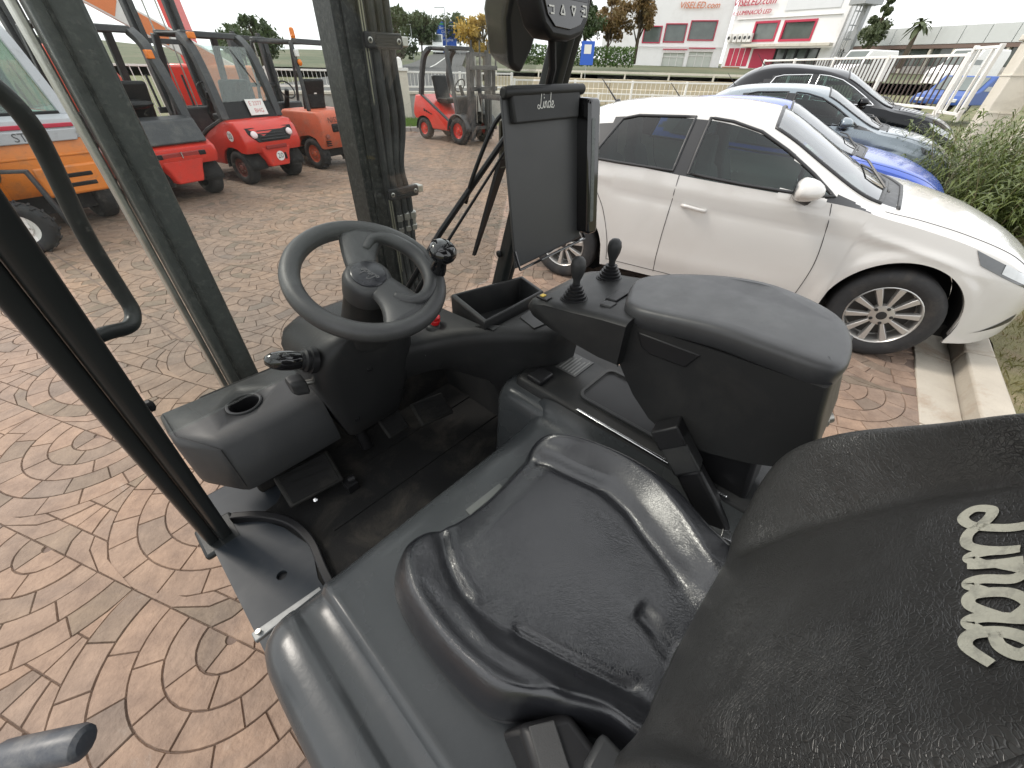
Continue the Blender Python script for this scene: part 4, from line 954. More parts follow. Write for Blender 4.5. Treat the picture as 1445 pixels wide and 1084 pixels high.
a = me.attributes.new('tint', 'FLOAT', 'FACE'); a.data.foreach_set('value', stn)
o = bpy.data.objects.new('paving_stones', me); COL.objects.link(o); o.parent = yard; o['kind'] = 'stuff'
# sawn control joints
def strip(p0, p1, w, z): 
    p0, p1 = Vector(p0), Vector(p1); d = (p1 - p0).normalized(); q = Vector((-d.y, d.x))*w/2
    return [(p.x, p.y, z) for p in (p0 + q, p1 + q, p1 - q, p0 - q)]
for p0, p1 in (((-4.4, 1.27), (-0.9, 6.43)), ((-5.2, 7.4), (0.6, 4.0)), ((-7.5, 5.6), (-2.2, 2.2))):
    m_ = MB(); m_.add(strip(p0, p1, 0.012, 0.0022), [(0, 1, 2, 3)]); m_.build('control_joint', JOINT, yard, recalc=False)
# gutter, kerb, verge
CONC = M('weathered concrete', (0.40, 0.36, 0.30), 0.8, var=0.25, vs=4, bump=0.4, bs=60, dirt=(0.22, 0.13, 0.07), ds=3, da=0.8)
kerbs = struct(empty('kerb'))
def kl(t, d, z): v = KP + KD*t + KN*d; return (v.x, v.y, z)
t = -3.0
while t < 16:
    l = 0.98
    m_ = MB(); m_.hexa([kl(t, 0.0, -0.03), kl(t+l, 0.0, -0.03), kl(t+l, 0.215, -0.03), kl(t, 0.215, -0.03)], [kl(t, 0.0, 0.006), kl(t+l, 0.0, 0.006), kl(t+l, 0.215, -0.002), kl(t, 0.215, -0.002)])
    m_.build('gutter_slab', CONC, kerbs, bevel=0.006)
    m_ = MB(); m_.hexa([kl(t, 0.22, -0.03), kl(t+l, 0.22, -0.03), kl(t+l, 0.40, -0.03), kl(t, 0.40, -0.03)], [kl(t, 0.235, 0.10), kl(t+l, 0.235, 0.10), kl(t+l, 0.39, 0.115), kl(t, 0.39, 0.115)])
    m_.build('kerb_stone', CONC, kerbs, bevel=0.012)
    t += l + 0.012
vg = MB(); n_ = 60
def vfn(u, v):
    t_ = -4 + 21*u; d_ = 0.40 + 9.0*v; q = KP + KD*t_ + KN*d_
    return (q.x, q.y, 0.075 + 0.02*sin(t_*3.1 + d_*2.3) + 0.015*sin(d_*7.1 - t_*5.3) - 0.0*v)
vg.grid(vfn, n_, 24)
struct(vg.build('verge', ground_mat('verge soil', [(0.16, 0.115, 0.07), (0.13, 0.12, 0.05), (0.24, 0.19, 0.12)], 3.0, bs=60, bump=0.8), recalc=False, sharp=180))
def blades(name, mat, spots, h0, h1, w, seed, label, cat, lean=0.5):
    r_ = random.Random(seed); vs, fs = [], []
    for (x, y, z) in spots:
        a = r_.uniform(0, 2*pi); h = r_.uniform(h0, h1); l = r_.uniform(0.1, lean)*h; b_ = r_.uniform(0, 2*pi)
        dx, dy = cos(a)*w*r_.uniform(0.6, 1.3), sin(a)*w*r_.uniform(0.6, 1.3)
        o_ = len(vs)
        vs += [(x-dx, y-dy, z), (x+dx, y+dy, z), (x + cos(b_)*l*0.4 + dx*0.7, y + sin(b_)*l*0.4 + dy*0.7, z+h*0.6), (x + cos(b_)*l, y + sin(b_)*l, z+h)]
        fs += [(o_, o_+1, o_+2), (o_, o_+2, o_+3)]
    me = bpy.data.meshes.new(name); me.from_pydata(vs, [], fs); me.materials.append(mat)
    o = bpy.data.objects.new(name, me); COL.objects.link(o); o['kind'] = 'stuff'
    o['label'] = label; o['category'] = cat
    return o
def leafmat(name, c0, c1, rough=0.55, trans=0.25, vs=3.0):
    m = bpy.data.materials.new(name); m.use_nodes = True; nt = m.node_tree; L = nt.links.new; p = nt.nodes['Principled BSDF']
    tc = nd(nt, 'ShaderNodeTexCoord'); n = nd(nt, 'ShaderNodeTexNoise', Scale=vs, Detail=5.0, Roughness=0.8); L(tc.outputs['Object'], n.inputs['Vector'])
    mr = nd(nt, 'ShaderNodeMapRange'); mr.inputs['From Min'].default_value = 0.3; mr.inputs['From Max'].default_value = 0.7; L(n.outputs['Fac'], mr.inputs['Value'])
    x = nd(nt, 'ShaderNodeMixRGB'); x.inputs['Color1'].default_value = (*c0, 1); x.inputs['Color2'].default_value = (*c1, 1)
    L(mr.outputs['Result'], x.inputs['Fac']); L(x.outputs['Color'], p.inputs['Base Color']); p.inputs['Roughness'].default_value = rough
    t = nd(nt, 'ShaderNodeBsdfTranslucent'); L(x.outputs['Color'], t.inputs['Color'])
    mx = nd(nt, 'ShaderNodeMixShader'); mx.inputs['Fac'].default_value = trans
    L(p.outputs[0], mx.inputs[1]); L(t.outputs[0], mx.inputs[2]); L(mx.outputs[0], nt.nodes['Material Output'].inputs['Surface'])
    return m
sp_ = []
for _ in range(9000):
    t_, d_ = rs.uniform(-2.5, 5), 0.42 + abs(rs.gauss(0, 0.9))
    q = KP + KD*t_ + KN*d_
    if sin(q.x*4.3)*sin(q.y*3.7) + rs.gauss(0, 0.4) > -0.1: sp_.append((q.x, q.y, 0.07))
blades('verge_grass', leafmat('dry grass', (0.22, 0.17, 0.08), (0.12, 0.14, 0.04)), sp_, 0.02, 0.07, 0.004, 4, 'thin dry grass on the verge behind the kerb', 'grass', 1.2)
# ================================================================ parked cars
TYRE = M('tyre', (0.018, 0.018, 0.019), 0.75, var=0.25, vs=20, bump=0.3, bs=150, dirt=(0.07, 0.06, 0.05), ds=8, da=0.6)
WELL = M('wheel well', (0.008, 0.008, 0.008), 0.9)
ALLOY = M('alloy', (0.50, 0.49, 0.47), 0.32, metal=0.75, var=0.12)
CARGLASS = GLASS('car glass', (0.30, 0.40, 0.38), 0.045)
SCREENG = GLASS('windscreen glass', (0.62, 0.74, 0.70), 0.20)
TRIM = M('car trim', (0.016, 0.016, 0.017), 0.4)
SEATM = M('car seat', (0.10, 0.105, 0.105), 0.8)
LAMPG = M('lamp glass', (0.55, 0.57, 0.58), 0.08, var=0.3, vs=20, coat=1.0)
LAMPD = M('dark lamp glass', (0.06, 0.065, 0.07), 0.06, var=0.5, vs=14, coat=1.0)
def inpoly(x, y, P):
    c = False; n = len(P)
    for i in range(n):
        x0, y0 = P[i-1]; x1, y1 = P[i]
        if (y0 > y) != (y1 > y) and x < (x1 - x0)*(y - y0)/(y1 - y0) + x0: c = not c
    return c
BASE = dict(
    zt=[(-.62,.55),(-.59,.75),(-.55,.95),(-.42,1.12),(-.2,1.29),(.05,1.38),(.4,1.425),(.8,1.44),(1.1,1.435),(1.38,1.395),(1.6,1.29),(1.9,1.13),(2.2,.985),(2.32,.965),(2.55,.93),(2.8,.87),(3.02,.775),(3.15,.68),(3.22,.58),(3.26,.45)],
    zr=[(-.62,.53),(-.57,.72),(-.5,.94),(-.36,1.10),(-.2,1.21),(.05,1.31),(.4,1.362),(.8,1.378),(1.05,1.368),(1.3,1.315),(1.5,1.235),(1.75,1.105),(2.0,.985),(2.15,.945),(2.35,.925),(2.6,.88),(2.85,.805),(3.02,.71),(3.14,.62),(3.22,.53),(3.26,.42)],
    zb=[(-.62,.50),(-.57,.68),(-.5,.90),(-.36,1.02),(-.1,1.06),(.3,1.04),(1.0,.995),(1.7,.965),(2.0,.945),(2.15,.915),(2.35,.885),(2.6,.835),(2.85,.755),(3.02,.66),(3.14,.57),(3.22,.49),(3.26,.39)],
    w=[(-.62,.55),(-.57,.68),(-.48,.78),(-.3,.83),(0,.865),(.8,.88),(1.6,.885),(2.2,.885),(2.6,.875),(2.85,.83),(3.02,.74),(3.14,.60),(3.22,.44),(3.26,.28)],
    wr=[(-.62,.42),(-.5,.50),(-.2,.52),(.2,.55),(.8,.57),(1.2,.575),(1.5,.60),(1.8,.66),(2.0,.715),(2.2,.75),(2.6,.74),(2.85,.68),(3.02,.58),(3.14,.45),(3.22,.30),(3.26,.18)])
def make_car(name, paint, wb=2.45, kx=1.0, kz=1.0, kw=1.0, step=0.025, chrome=False, detail=True, lamp=LAMPD, wheelr=0.315, side_trim=True, boxy=0.0):
    root = empty(name)
    T = {k: list(v) for k, v in BASE.items()}
    if boxy:
        T['zt'] = [(x, z + boxy*sst(1.4, 0.0, x)*(0.13 if x > -.58 else 0)) for x, z in T['zt']]; T['zr'] = [(x, z + boxy*sst(1.4, 0.0, x)*(0.12 if x > -.56 else 0)) for x, z in T['zr']]
        T['wr'] = [(x, w + boxy*0.05*sst(1.6, 0.8, x)) for x, w in T['wr']]
    f = lambda k, x: smooth_tab(T[k], x)
    RA = wheelr + 0.065; XW = (0.0, wb/kx); ZC = wheelr
    def zlow(x):
        z = 0.215 + 0.06*sst(2.9, 3.25, x) + 0.10*sst(-.4, -.62, x)
        for xw in XW:
            d = (x - xw)*kx
            if abs(d) < RA: z = max(z, (ZC + sqrt(RA*RA - d*d))/kz)
        return z
    def side_y(x, z):
        w, zb = f('w', x), f('zb', x)
        if z <= zb:
            t = (z - 0.55)/max(0.12, zb - 0.55) if z > 0.55 else (0.55 - z)/0.35
            y = w - (0.030*t*t if z > 0.55 else 0.022*t*t)
            cl = zb - 0.115
            y += 0.012*exp(-((z - cl)/0.022)**2)*sst(-.3, 0.2, x)*sst(3.0, 2.4, x)
            y -= 0.010*exp(-((z - cl + 0.06)/0.05)**2)*sst(0.2, 0.6, x)*sst(2.4, 2.0, x)
            lo = 0.38; y += 0.010*exp(-((z - lo)/0.05)**2)*sst(0.35, 0.8, x)*sst(2.0, 1.6, x)
            for xw in XW:
                d = sqrt(((x - xw)*kx)**2 + (z*kz - ZC)**2)
                if d < RA + 0.09: y += 0.012*sst(RA + 0.09, RA + 0.02, d)
            return y
        wr, zr = f('wr', x), f('zr', x)
        t = min(1, (z - zb)/max(0.02, zr - zb)); y0 = w - 0.030
        return lerp(y0, wr, t) + 0.02*sin(pi*t)*min(1, (zr - zb)/0.2)
    def P(x, y, z): return Vector((x*kx, y*kw, z*kz))
    xs = []; x = -0.62
    while x < 3.26: xs.append(x); x += step
    xs.append(3.26)
    NL, NG, NT = 14, 8, 10
    rows = []
    for x in xs:
        zl, zb, zr, zt, wr = zlow(x), f('zb', x), f('zr', x), f('zt', x), f('wr', x)
        zl = min(zl, zb - 0.04); row = [(side_y(x, zl + 0.03) - 0.035, zl - 0.002)]
        for i in range(NL + 1): z = lerp(zl, zb, i/NL); row.append((side_y(x, z), z))
        for i in range(1, NG + 1): z = lerp(zb, zr, i/NG); row.append((side_y(x, z), z))
        for i in range(1, NT + 1): q = i/NT; row.append((wr*(1 - q), zr + (zt - zr)*(1 - (1 - q)**2.2)))
        rows.append(row)
    nr = len(rows[0])
    SIDEWIN = [[(.16,1.045),(.30,1.30),(.42,1.327),(.84,1.343),(.82,1.022),(.40,1.035)], [(.93,1.018),(.945,1.343),(1.10,1.330),(1.30,1.285),(1.50,1.195),(1.70,1.085),(1.86,.985),(1.70,.982),(1.3,.995)]]
    PILLAR = [[(.79,1.012),(.80,1.352),(.97,1.352),(.96,1.008)], [(-.02,1.09),(.12,1.25),(.34,1.325),(.20,1.04)], [(1.84,.95),(1.80,1.0),(1.92,.99),(2.10,.925)]]
    groups = {}; idx = {}
    def vert(k, i, j, sgn):
        key = (i, j, sgn if j < nr - 1 else 0)
        if k not in groups: groups[k] = ([], []); idx[k] = {}
        if key not in idx[k]:
            y, z = rows[i][j]; idx[k][key] = len(groups[k][0]); groups[k][0].append(P(xs[i], y*sgn, z))
        return idx[k][key]
    for i in range(len(xs) - 1):
        for j in range(nr - 1):
            xm = (xs[i] + xs[i+1])/2; pts = (rows[i][j], rows[i][j+1], rows[i+1][j], rows[i+1][j+1])
            ym, zm = sum(p_[0] for p_ in pts)/4, sum(p_[1] for p_ in pts)/4
            k = 'body'
            if NL + 1 <= j < NL + 1 + NG:
                for qi, W_ in enumerate(PILLAR):
                    if inpoly(xm, zm, W_): k = 'black%d' % qi
                for qi, W_ in enumerate(SIDEWIN):
                    if inpoly(xm, zm, W_): k = 'side%d' % qi
            elif j >= NL + 1 + NG:
                q = 1 - ym/max(0.01, f('wr', xm))
                xa = 1.36 + 0.02*(1-q); xb = 2.12 + 0.10*q
                if xa < xm < xb and q > 0.07: k = 'screen'
                elif xb <= xm < xb + 0.10 and q > 0.07: k = 'cowl'
                elif -.50 < xm < -.22 and q > 0.1: k = 'rear'
            for sgn in (-1, 1):
                kk = k + ('L' if sgn > 0 else 'R') if k[:4] in ('side', 'blac') else k
                v = [vert(kk, i, j, sgn), vert(kk, i+1, j, sgn), vert(kk, i+1, j+1, sgn), vert(kk, i, j+1, sgn)]
                groups[kk][1].append(tuple(v if sgn < 0 else v[::-1]))
    for k in list(groups):
        nm, mat = {'body': ('body', paint), 'side': ('side_glass', CARGLASS), 'scre': ('windscreen', SCREENG), 'rear': ('rear_screen', CARGLASS), 'blac': ('pillar_trim', TRIM), 'cowl': ('cowl', TRIM)}[k[:4]]
        m = MB(); m.add(*groups[k]); b_ = m.build(nm, mat, root, recalc=False, sharp=50)
        if k == 'body': body = b_
    def ontop(x, q, s_, off=0.002):
        wr, zr, zt = f('wr', x), f('zr', x), f('zt', x)
        return P(x, s_*wr*(1 - q), zr + (zt - zr)*(1 - (1 - q)**2.2) + off)
    ring_ = [(1.36 + 0.02*(1-q), q, 1) for q in [0.07 + 0.93*t/12 for t in range(13)]] + [(1.36 + 0.02*(1-q), q, -1) for q in [1 - 0.93*t/12 for t in range(1, 13)]]
    ring_ += [(lerp(1.38, 2.127, t/16), 0.07, -1) for t in range(1, 17)]
    ring_ += [(2.12 + 0.10*q, q, -1) for q in [0.07 + 0.93*t/12 for t in range(1, 13)]] + [(2.12 + 0.10*q, q, 1) for q in [1 - 0.93*t/12 for t in range(1, 13)]]
    ring_ += [(lerp(2.127, 1.38, t/16), 0.07, 1) for t in range(1, 16)]
    m = MB(); m.tube([ontop(*q) for q in ring_], 0.013, 6, closed=True); m.build('screen_seal', TRIM, root, sharp=180)
    m = MB(); m.tube([ontop(2.225 + 0.09*q + 0.0, q, s_, 0.0) for s_, q in [(1, 0.07 + 0.93*t/12) for t in range(13)] + [(-1, 1 - 0.93*t/12) for t in range(1, 13)]], 0.012, 6); m.build('cowl_edge', TRIM, root, sharp=180)
    def onside(x, z, off, sgn=-1): return P(x, sgn*(side_y(x, z) + off), z)
    def quad_patch(nm, c, mat, off=0.004, n=10, par=root, sgn=-1):
        m = MB()
        def fn(u, v):
            a = Vector(c[0]).lerp(Vector(c[1]), u); b_ = Vector(c[3]).lerp(Vector(c[2]), u); q = a.lerp(b_, v); return onside(q.x, q.y, off, sgn)
        m.grid(fn, n, 6); return m.build(nm, mat, par, recalc=False, sharp=180)
    for sgn in (-1, 1):
        for W_ in SIDEWIN[:2]:
            dense = []
            for a, b_ in zip(W_, W_[1:] + W_[:1]): dense += [(lerp(a[0], b_[0], t/6), lerp(a[1], b_[1], t/6)) for t in range(6)]
            m = MB(); m.tube([onside(x, z, 0.001, sgn) for x, z in dense], 0.0115, 6, closed=True); m.build('window_trim', CHROME if chrome else TRIM, root, sharp=180)
        if not detail: continue
        for line in ([(.875,1.01),(.872,.8),(.865,.5),(.87,.26)], [(1.86,.955),(1.90,.80),(1.93,.55),(1.90,.25)], [(.20,1.03),(.24,.85),(.34,.68),(.42,.45),(.44,.27)], [(.44,.275),(1.0,.268),(1.90,.262)]):
            m = MB(); m.tube([onside(q.x, q.y, 0.0006, sgn) for q in cr_path([(a, b_, 0) for a, b_ in line], 16)], 0.0026, 5); m.build('door_seam', TRIM, body, sharp=180)
        m = MB(); hp = onside(1.00, .80, 0.0, sgn)
        m.tube(cr_path([onside(.955, .805, -0.004, sgn), onside(.985, .812, 0.030, sgn), onside(1.05, .806, 0.034, sgn), onside(1.115, .797, 0.022, sgn), onside(1.13, .795, -0.004, sgn)], 6), 0.0125, 10); m.build('door_handle', paint, root, sharp=180)
        m = MB(); m.ell(onside(1.045, .793, -0.012, sgn), 0.045, 0.016, 0.022); m.build('handle_recess', paint, root, sharp=180)
    # bonnet shut line, wipers
    for sgn in (-1, 1):
        m = MB(); pth = []
        for t in range(41):
            x = lerp(2.16, 3.05, t/40); zz = f('zb', x) + (f('zr', x) - f('zb', x))*0.75
            pth.append(onside(x, zz, 0.001, sgn))
        m.tube(pth, 0.0026, 5); m.build('bonnet_seam', TRIM, body, sharp=180)
        pt = onside(1.90, 1.0, 0, sgn)
        m = MB(); c0 = P(1.665, sgn*(side_y(1.66, 1.0) + 0.120), 1.020)
        def mirror(u, v):
            a = 2*pi*u; b_ = -pi/2 + pi*v
            return c0 + Vector((0.088*cos(b_)*cos(a)*(1.45 if cos(a) > 0 else 0.55), 0.118*sin(b_), 0.078*cos(b_)*sin(a)*(1 if sin(a) > 0 else 0.75)))
        m.grid(mirror, 20, 12); mo = m.build('door_mirror', paint, root, sharp=180)
        m = MB(); m.tube([c0 + Vector((0.0, -sgn*0.03, -0.045)), onside(1.72, .955, 0.004, sgn)], [0.026, 0.034], 10); m.build('mirror_foot', TRIM, mo)
        m = MB(); m.prism([c0 + Vector((-0.050, -0.085, -0.042)), c0 + Vector((-0.050, 0.085, -0.042)), c0 + Vector((-0.050, 0.085, 0.052)), c0 + Vector((-0.050, -0.085, 0.052))], (0.002, 0, 0)); m.build('mirror_glass', M('mirror glass', (0.6, 0.63, 0.65), 0.03, metal=1.0, rvar=0.01), mo)
        quad_patch('headlight', [(2.72,.735),(3.12,.585),(3.10,.655),(2.66,.815)], lamp, 0.004, sgn=sgn)
        if detail:
            quad_patch('lamp_reflector', [(2.84,.703),(3.10,.606),(3.085,.648),(2.83,.758)], LAMPG, 0.0065, 6, sgn=sgn)
            quad_patch('bumper_vent', [(2.92,.30),(3.14,.37),(3.13,.43),(2.97,.315)], TRIM, 0.005, sgn=sgn)
    for yy in (-0.35, 0.15):
        m = MB(); m.tube([P(2.20, yy, f('zt', 2.2) - 0.010), P(2.08, yy + 0.16, 1.062 + 0.012), P(2.02, yy + 0.42, 1.07)], 0.008, 6); m.build('wiper', TRIM, root)
    m = MB(); m.tube([P(0.02, 0, f('zt', 0.02) - 0.01), P(-0.17, 0, f('zt', 0.02) + 0.17)], [0.008, 0.003], 8); m.lathe([(0.03, -0.01), (0.022, 0.012), (0.008, 0.02)], P(0.02, 0, f('zt', 0.02)), (-0.3, 0, 1), 10); m.build('aerial', TRIM, root)
    # inside
    m = MB(); m.box(tuple(P(-.45, -.74, .22)), tuple(P(2.9, .74, .30))); m.build('underbody_light_block', WELL, root)  # dark box added low inside the body to block light
    m = MB(); m.box(tuple(P(1.75, -.66, .70)), tuple(P(2.12, .66, .93))); m.build('fascia', SEATM, root, bevel=0.04)
    for sx, sy in ((1.15, -.36), (1.15, .36), (.32, -.36), (.32, .36)):
        m = MB(); m.loft([[P(sx + dx, sy + dy*w_, z) for dx, dy in ((-.10, -.22), (-.10, .22), (.02, .24), (.02, -.24))] for z, w_, sx in ((.45, 1, sx), (.75, 1.0, sx - .04), (.98, .9, sx - .13), (1.02, .42, sx - .15), (1.08, .42, sx - .16), (1.22, .40, sx - .17))])
        s_ = m.build('seat', SEATM, root, bevel=0.03, seg=3)
        m = MB(); m.box(tuple(P(sx - .05, sy - .22, .42)), tuple(P(sx + .42, sy + .22, .58))); m.build('cushion', SEATM, s_, bevel=0.03)
    m = MB(); m.tube([P(1.68, sgnw*0.18*cos(a) - .36*(-1), 0.90 + 0.18*sin(a)) for a in [2*pi*i/20 for i in range(20)] for sgnw in (1,)], 0.015, 6, closed=True); m.build('steering_wheel', TRIM, root)
    # wheels
    for xw in XW:
        for sgn in (-1, 1):
            cw_ = Vector((xw*kx, sgn*0.80*kw, wheelr))
            wh = empty('wheel'); wh.parent = root; ax_ = Vector((0, sgn, 0))
            R = wheelr
            m = MB(); m.lathe([(R*0.66, -0.13), (R*0.80, -0.14), (R*0.95, -0.125), (R, -0.09), (R, 0.04), (R*0.965, 0.062), (R*0.88, 0.076), (R*0.74, 0.074), (R*0.665, 0.062), (R*0.66, 0.05)], cw_, ax_, 40, caps=False); m.build('tyre', TYRE, wh, sharp=50)
            m = MB(); m.lathe([(R*0.66, 0.062), (R*0.645, 0.064), (R*0.62, 0.055), (R*0.60, -0.05), (0.0, -0.05)], cw_, ax_, 40, caps=False); rm = m.build('rim', ALLOY, wh, sharp=40)
            m = MB(); m.lathe([(R*0.58, -0.0485), (0.0, -0.047)], cw_, ax_, 24, caps=False); m.build('brake_shadow_disc', M('brake shadow disc', (0.10, 0.095, 0.09), 0.5, metal=0.6), rm)  # dark disc for the brake, with shade behind the spokes in its colour
            if detail:
                for s in range(10):
                    a = 2*pi*s/10 + 0.2; da = 0.105
                    m = MB(); ra, rb = R*0.17, R*0.625
                    def pt(r_, a_, h): return cw_ + Vector((cos(a_)*r_, 0, sin(a_)*r_)) + ax_*h
                    m.hexa([pt(ra, a - da*2.2, 0.02), pt(rb, a - da*1.35, 0.025), pt(rb, a + da*1.35, 0.025), pt(ra, a + da*2.2, 0.02)], [pt(ra, a - da*1.6, 0.048), pt(rb, a - da*0.9, 0.058), pt(rb, a + da*0.9, 0.058), pt(ra, a + da*1.6, 0.048)])
                    m.build('spoke', ALLOY, rm, bevel=0.003)
                m = MB(); m.lathe([(R*0.24, 0.02), (R*0.22, 0.05), (R*0.12, 0.055), (0.03, 0.054), (0.0, 0.054)], cw_, ax_, 20, caps=False); m.build('hub', ALLOY, rm, sharp=40)
                m = MB(); m.lathe([(0.029, 0.05), (0.029, 0.057), (0, 0.058)], cw_, ax_, 20, caps=False); m.build('hub_cap', TRIM, rm)
                for s in range(5):
                    a = 2*pi*s/5; m = MB(); m.cyl(cw_ + Vector((cos(a), 0, sin(a)))*R*0.175 + ax_*0.045, cw_ + Vector((cos(a), 0, sin(a)))*R*0.175 + ax_*0.0575, 0.011, n=8); m.build('wheel_nut', TRIM, rm)
            m = MB(); RA_ = RA + 0.004
            m.grid(lambda u, v: (xw*kx + RA_*cos(pi*u*1.12 - 0.06*pi), sgn*lerp(0.50, 0.845, v)*kw, ZC + RA_*sin(pi*u*1.12 - 0.06*pi)), 24, 2); m.build('wheel_well', WELL, root, recalc=False)
            m = MB(); m.lathe([(RA_, 0.0), (0.0, 0.0)], (xw*kx, sgn*0.50*kw, ZC), ax_, 24, caps=False); m.build('wheel_well', WELL, root, recalc=False)
    return root
CARA = Vector((0.447, 3.658)); CD = Vector((0.860, -0.5105)); CN = Vector((0.5105, 0.860))
WHITEP = M('white car paint', (0.545, 0.53, 0.505), 0.20, dirt=(0.42, 0.38, 0.34), ds=1.4, da=0.25, var=0.02, coat=0.6, rvar=0.04)
BLUEP = M('blue car paint', (0.018, 0.07, 0.40), 0.18, var=0.05, coat=0.25, rvar=0.03)
SILVP = M('silver car paint', (0.20, 0.235, 0.26), 0.28, metal=0.5, var=0.04, coat=0.8, rvar=0.03)
BLACKP = M('black car paint', (0.004, 0.0045, 0.006), 0.10, var=0.05, spec=0.35, coat=0.0, rvar=0.02)
def place(o, sh, off, label):
    p = CARA + CN*off + CD*sh
    o.location = (p.x, p.y, 0.0); o.rotation_euler = (0, 0, radians(-30.7)); tag(o, label, 'car', 'cars parked in a row facing the kerb')
place(make_car('parked_car', WHITEP, step=0.016), 0.0, 0.86, 'white five-door hatchback parked nearest, beside the forklift')
place(make_car('parked_car', BLUEP, kz=0.955, step=0.04, detail=False), 0.0, 0.86 + 2.6, 'bright blue car parked between the white hatchback and the silver car')
place(make_car('parked_car', SILVP, kz=1.03, kx=1.04, step=0.04, wb=2.6, detail=False), 0.34, 0.86 + 5.1, 'silver grey car parked between the blue car and the black SUV')
place(make_car('parked_car', BLACKP, kx=1.16, kz=1.19, kw=1.08, step=0.03, wb=2.9, wheelr=0.37, chrome=True, boxy=0.6, lamp=LAMPG, detail=False), 0.45, 0.90 + 7.8, 'glossy black SUV with chrome window trim, farthest of the parked cars')
# ================================================================ the other forklifts
REDP = M('red truck paint', (0.58, 0.035, 0.022), 0.32, var=0.08, vs=4, coat=0.3, dirt=(0.20, 0.06, 0.045), ds=5, da=0.35)
ORNP = M('orange truck paint', (0.66, 0.20, 0.03), 0.4, var=0.12, vs=5, coat=0.15, dirt=(0.24, 0.13, 0.07), ds=6, da=0.6)
NISP = M('faded vermilion paint', (0.50, 0.105, 0.05), 0.5, var=0.15, vs=6, dirt=(0.22, 0.16, 0.12), ds=7, da=0.7)
DKG = M('dark truck grey', (0.035, 0.037, 0.040), 0.45, var=0.2, vs=6, dirt=(0.12, 0.115, 0.10), ds=6, da=0.5)
LTG = M('light truck grey', (0.40, 0.41, 0.43), 0.35, var=0.08, dirt=(0.25, 0.24, 0.22), ds=5, da=0.4)
AMBER = M('amber lens', (0.75, 0.20, 0.02), 0.2)
STICK = M('white sticker', (0.72, 0.71, 0.68), 0.5, var=0.05)
INKB = M('black print', (0.015, 0.015, 0.016), 0.5)
INKR = M('red print', (0.45, 0.05, 0.05), 0.5)
CABG = GLASS('cab glass', (0.80, 0.87, 0.85), 0.07, 0.05)
def truck_wheel(root, c, R, w, rimmat, sgn, lugs=18):
    wh = empty('wheel'); wh.parent = root; c = Vector(c); ax_ = Vector((0, sgn, 0))
    m = MB(); m.lathe([(R*0.55, -w/2), (R*0.86, -w/2), (R*0.97, -w*0.40), (R, -w*0.25), (R, w*0.25), (R*0.97, w*0.40), (R*0.86, w/2), (R*0.62, w*0.48), (R*0.55, w*0.40)], c, ax_, 28, caps=False); ty = m.build('tyre', TYRE, wh, sharp=45)
    if lugs:
        for k in range(lugs):
            a = 2*pi*k/lugs
            for s in (-1, 1):
                aa = a + (pi/lugs if s > 0 else 0)
                P_ = lambda r, da, y: c + Vector((cos(aa + da)*r, 0, sin(aa + da)*r)) + Vector((0, y, 0))
                m = MB(); m.hexa([P_(R*0.985, -0.07, s*w*0.02), P_(R*0.985, -0.02, s*w*0.46), P_(R*0.985, 0.06, s*w*0.46), P_(R*0.985, 0.02, s*w*0.02)], [P_(R*1.035, -0.06, s*w*0.02), P_(R*1.03, -0.01, s*w*0.45), P_(R*1.03, 0.05, s*w*0.45), P_(R*1.035, 0.02, s*w*0.02)]); m.build('lug', TYRE, ty)
    m = MB(); m.lathe([(R*0.56, w*0.42), (R*0.54, w*0.30), (R*0.34, w*0.22), (R*0.30, w*0.34), (R*0.16, w*0.36), (R*0.14, w*0.44), (0.0, w*0.45)], c, ax_, 24, caps=False); rm = m.build('rim', rimmat, wh, sharp=40)
    for k in range(5):
        a = 2*pi*k/5; q = c + Vector((cos(a), 0, sin(a)))*R*0.25
        m = MB(); m.cyl(q + ax_*w*0.33, q + ax_*w*0.40, R*0.035, n=6); m.build('wheel_nut', STEEL, rm)
    return wh
def hull(root, prof, hw, mat, nm='body', rnd=0.08, ymid=0.0):
    # side profile swept across the width, rounded towards both flanks
    cx = sum(x for x, _ in prof)/len(prof); cz = sum(z for _, z in prof)/len(prof)
    m = MB(); m.loft([[(cx + (x - cx)*k, y, cz + (z - cz)*k) for x, z in prof] for y, k in ((-hw, 0.90), (-hw*0.985, 0.95), (-hw*0.95, 0.985), (-hw*0.85, 1.0), (-hw*0.3, 1.012), (hw*0.3, 1.012), (hw*0.85, 1.0), (hw*0.95, 0.985), (hw*0.985, 0.95), (hw, 0.90))])
    return m.build(nm, mat, root, sharp=48)
def plate_text(txt, size, o, xdir, ydir, mat, nm, root, depth=0.0):
    g = text_mb(txt, size, 0.0); g.xf(frame(o, xdir, ydir)); return g.build(nm, mat, root, recalc=False, sharp=180)
RX, RY = (0, -1, 0), (0, 0, 1)     # reading axes on a rear face (seen from behind, -x side)
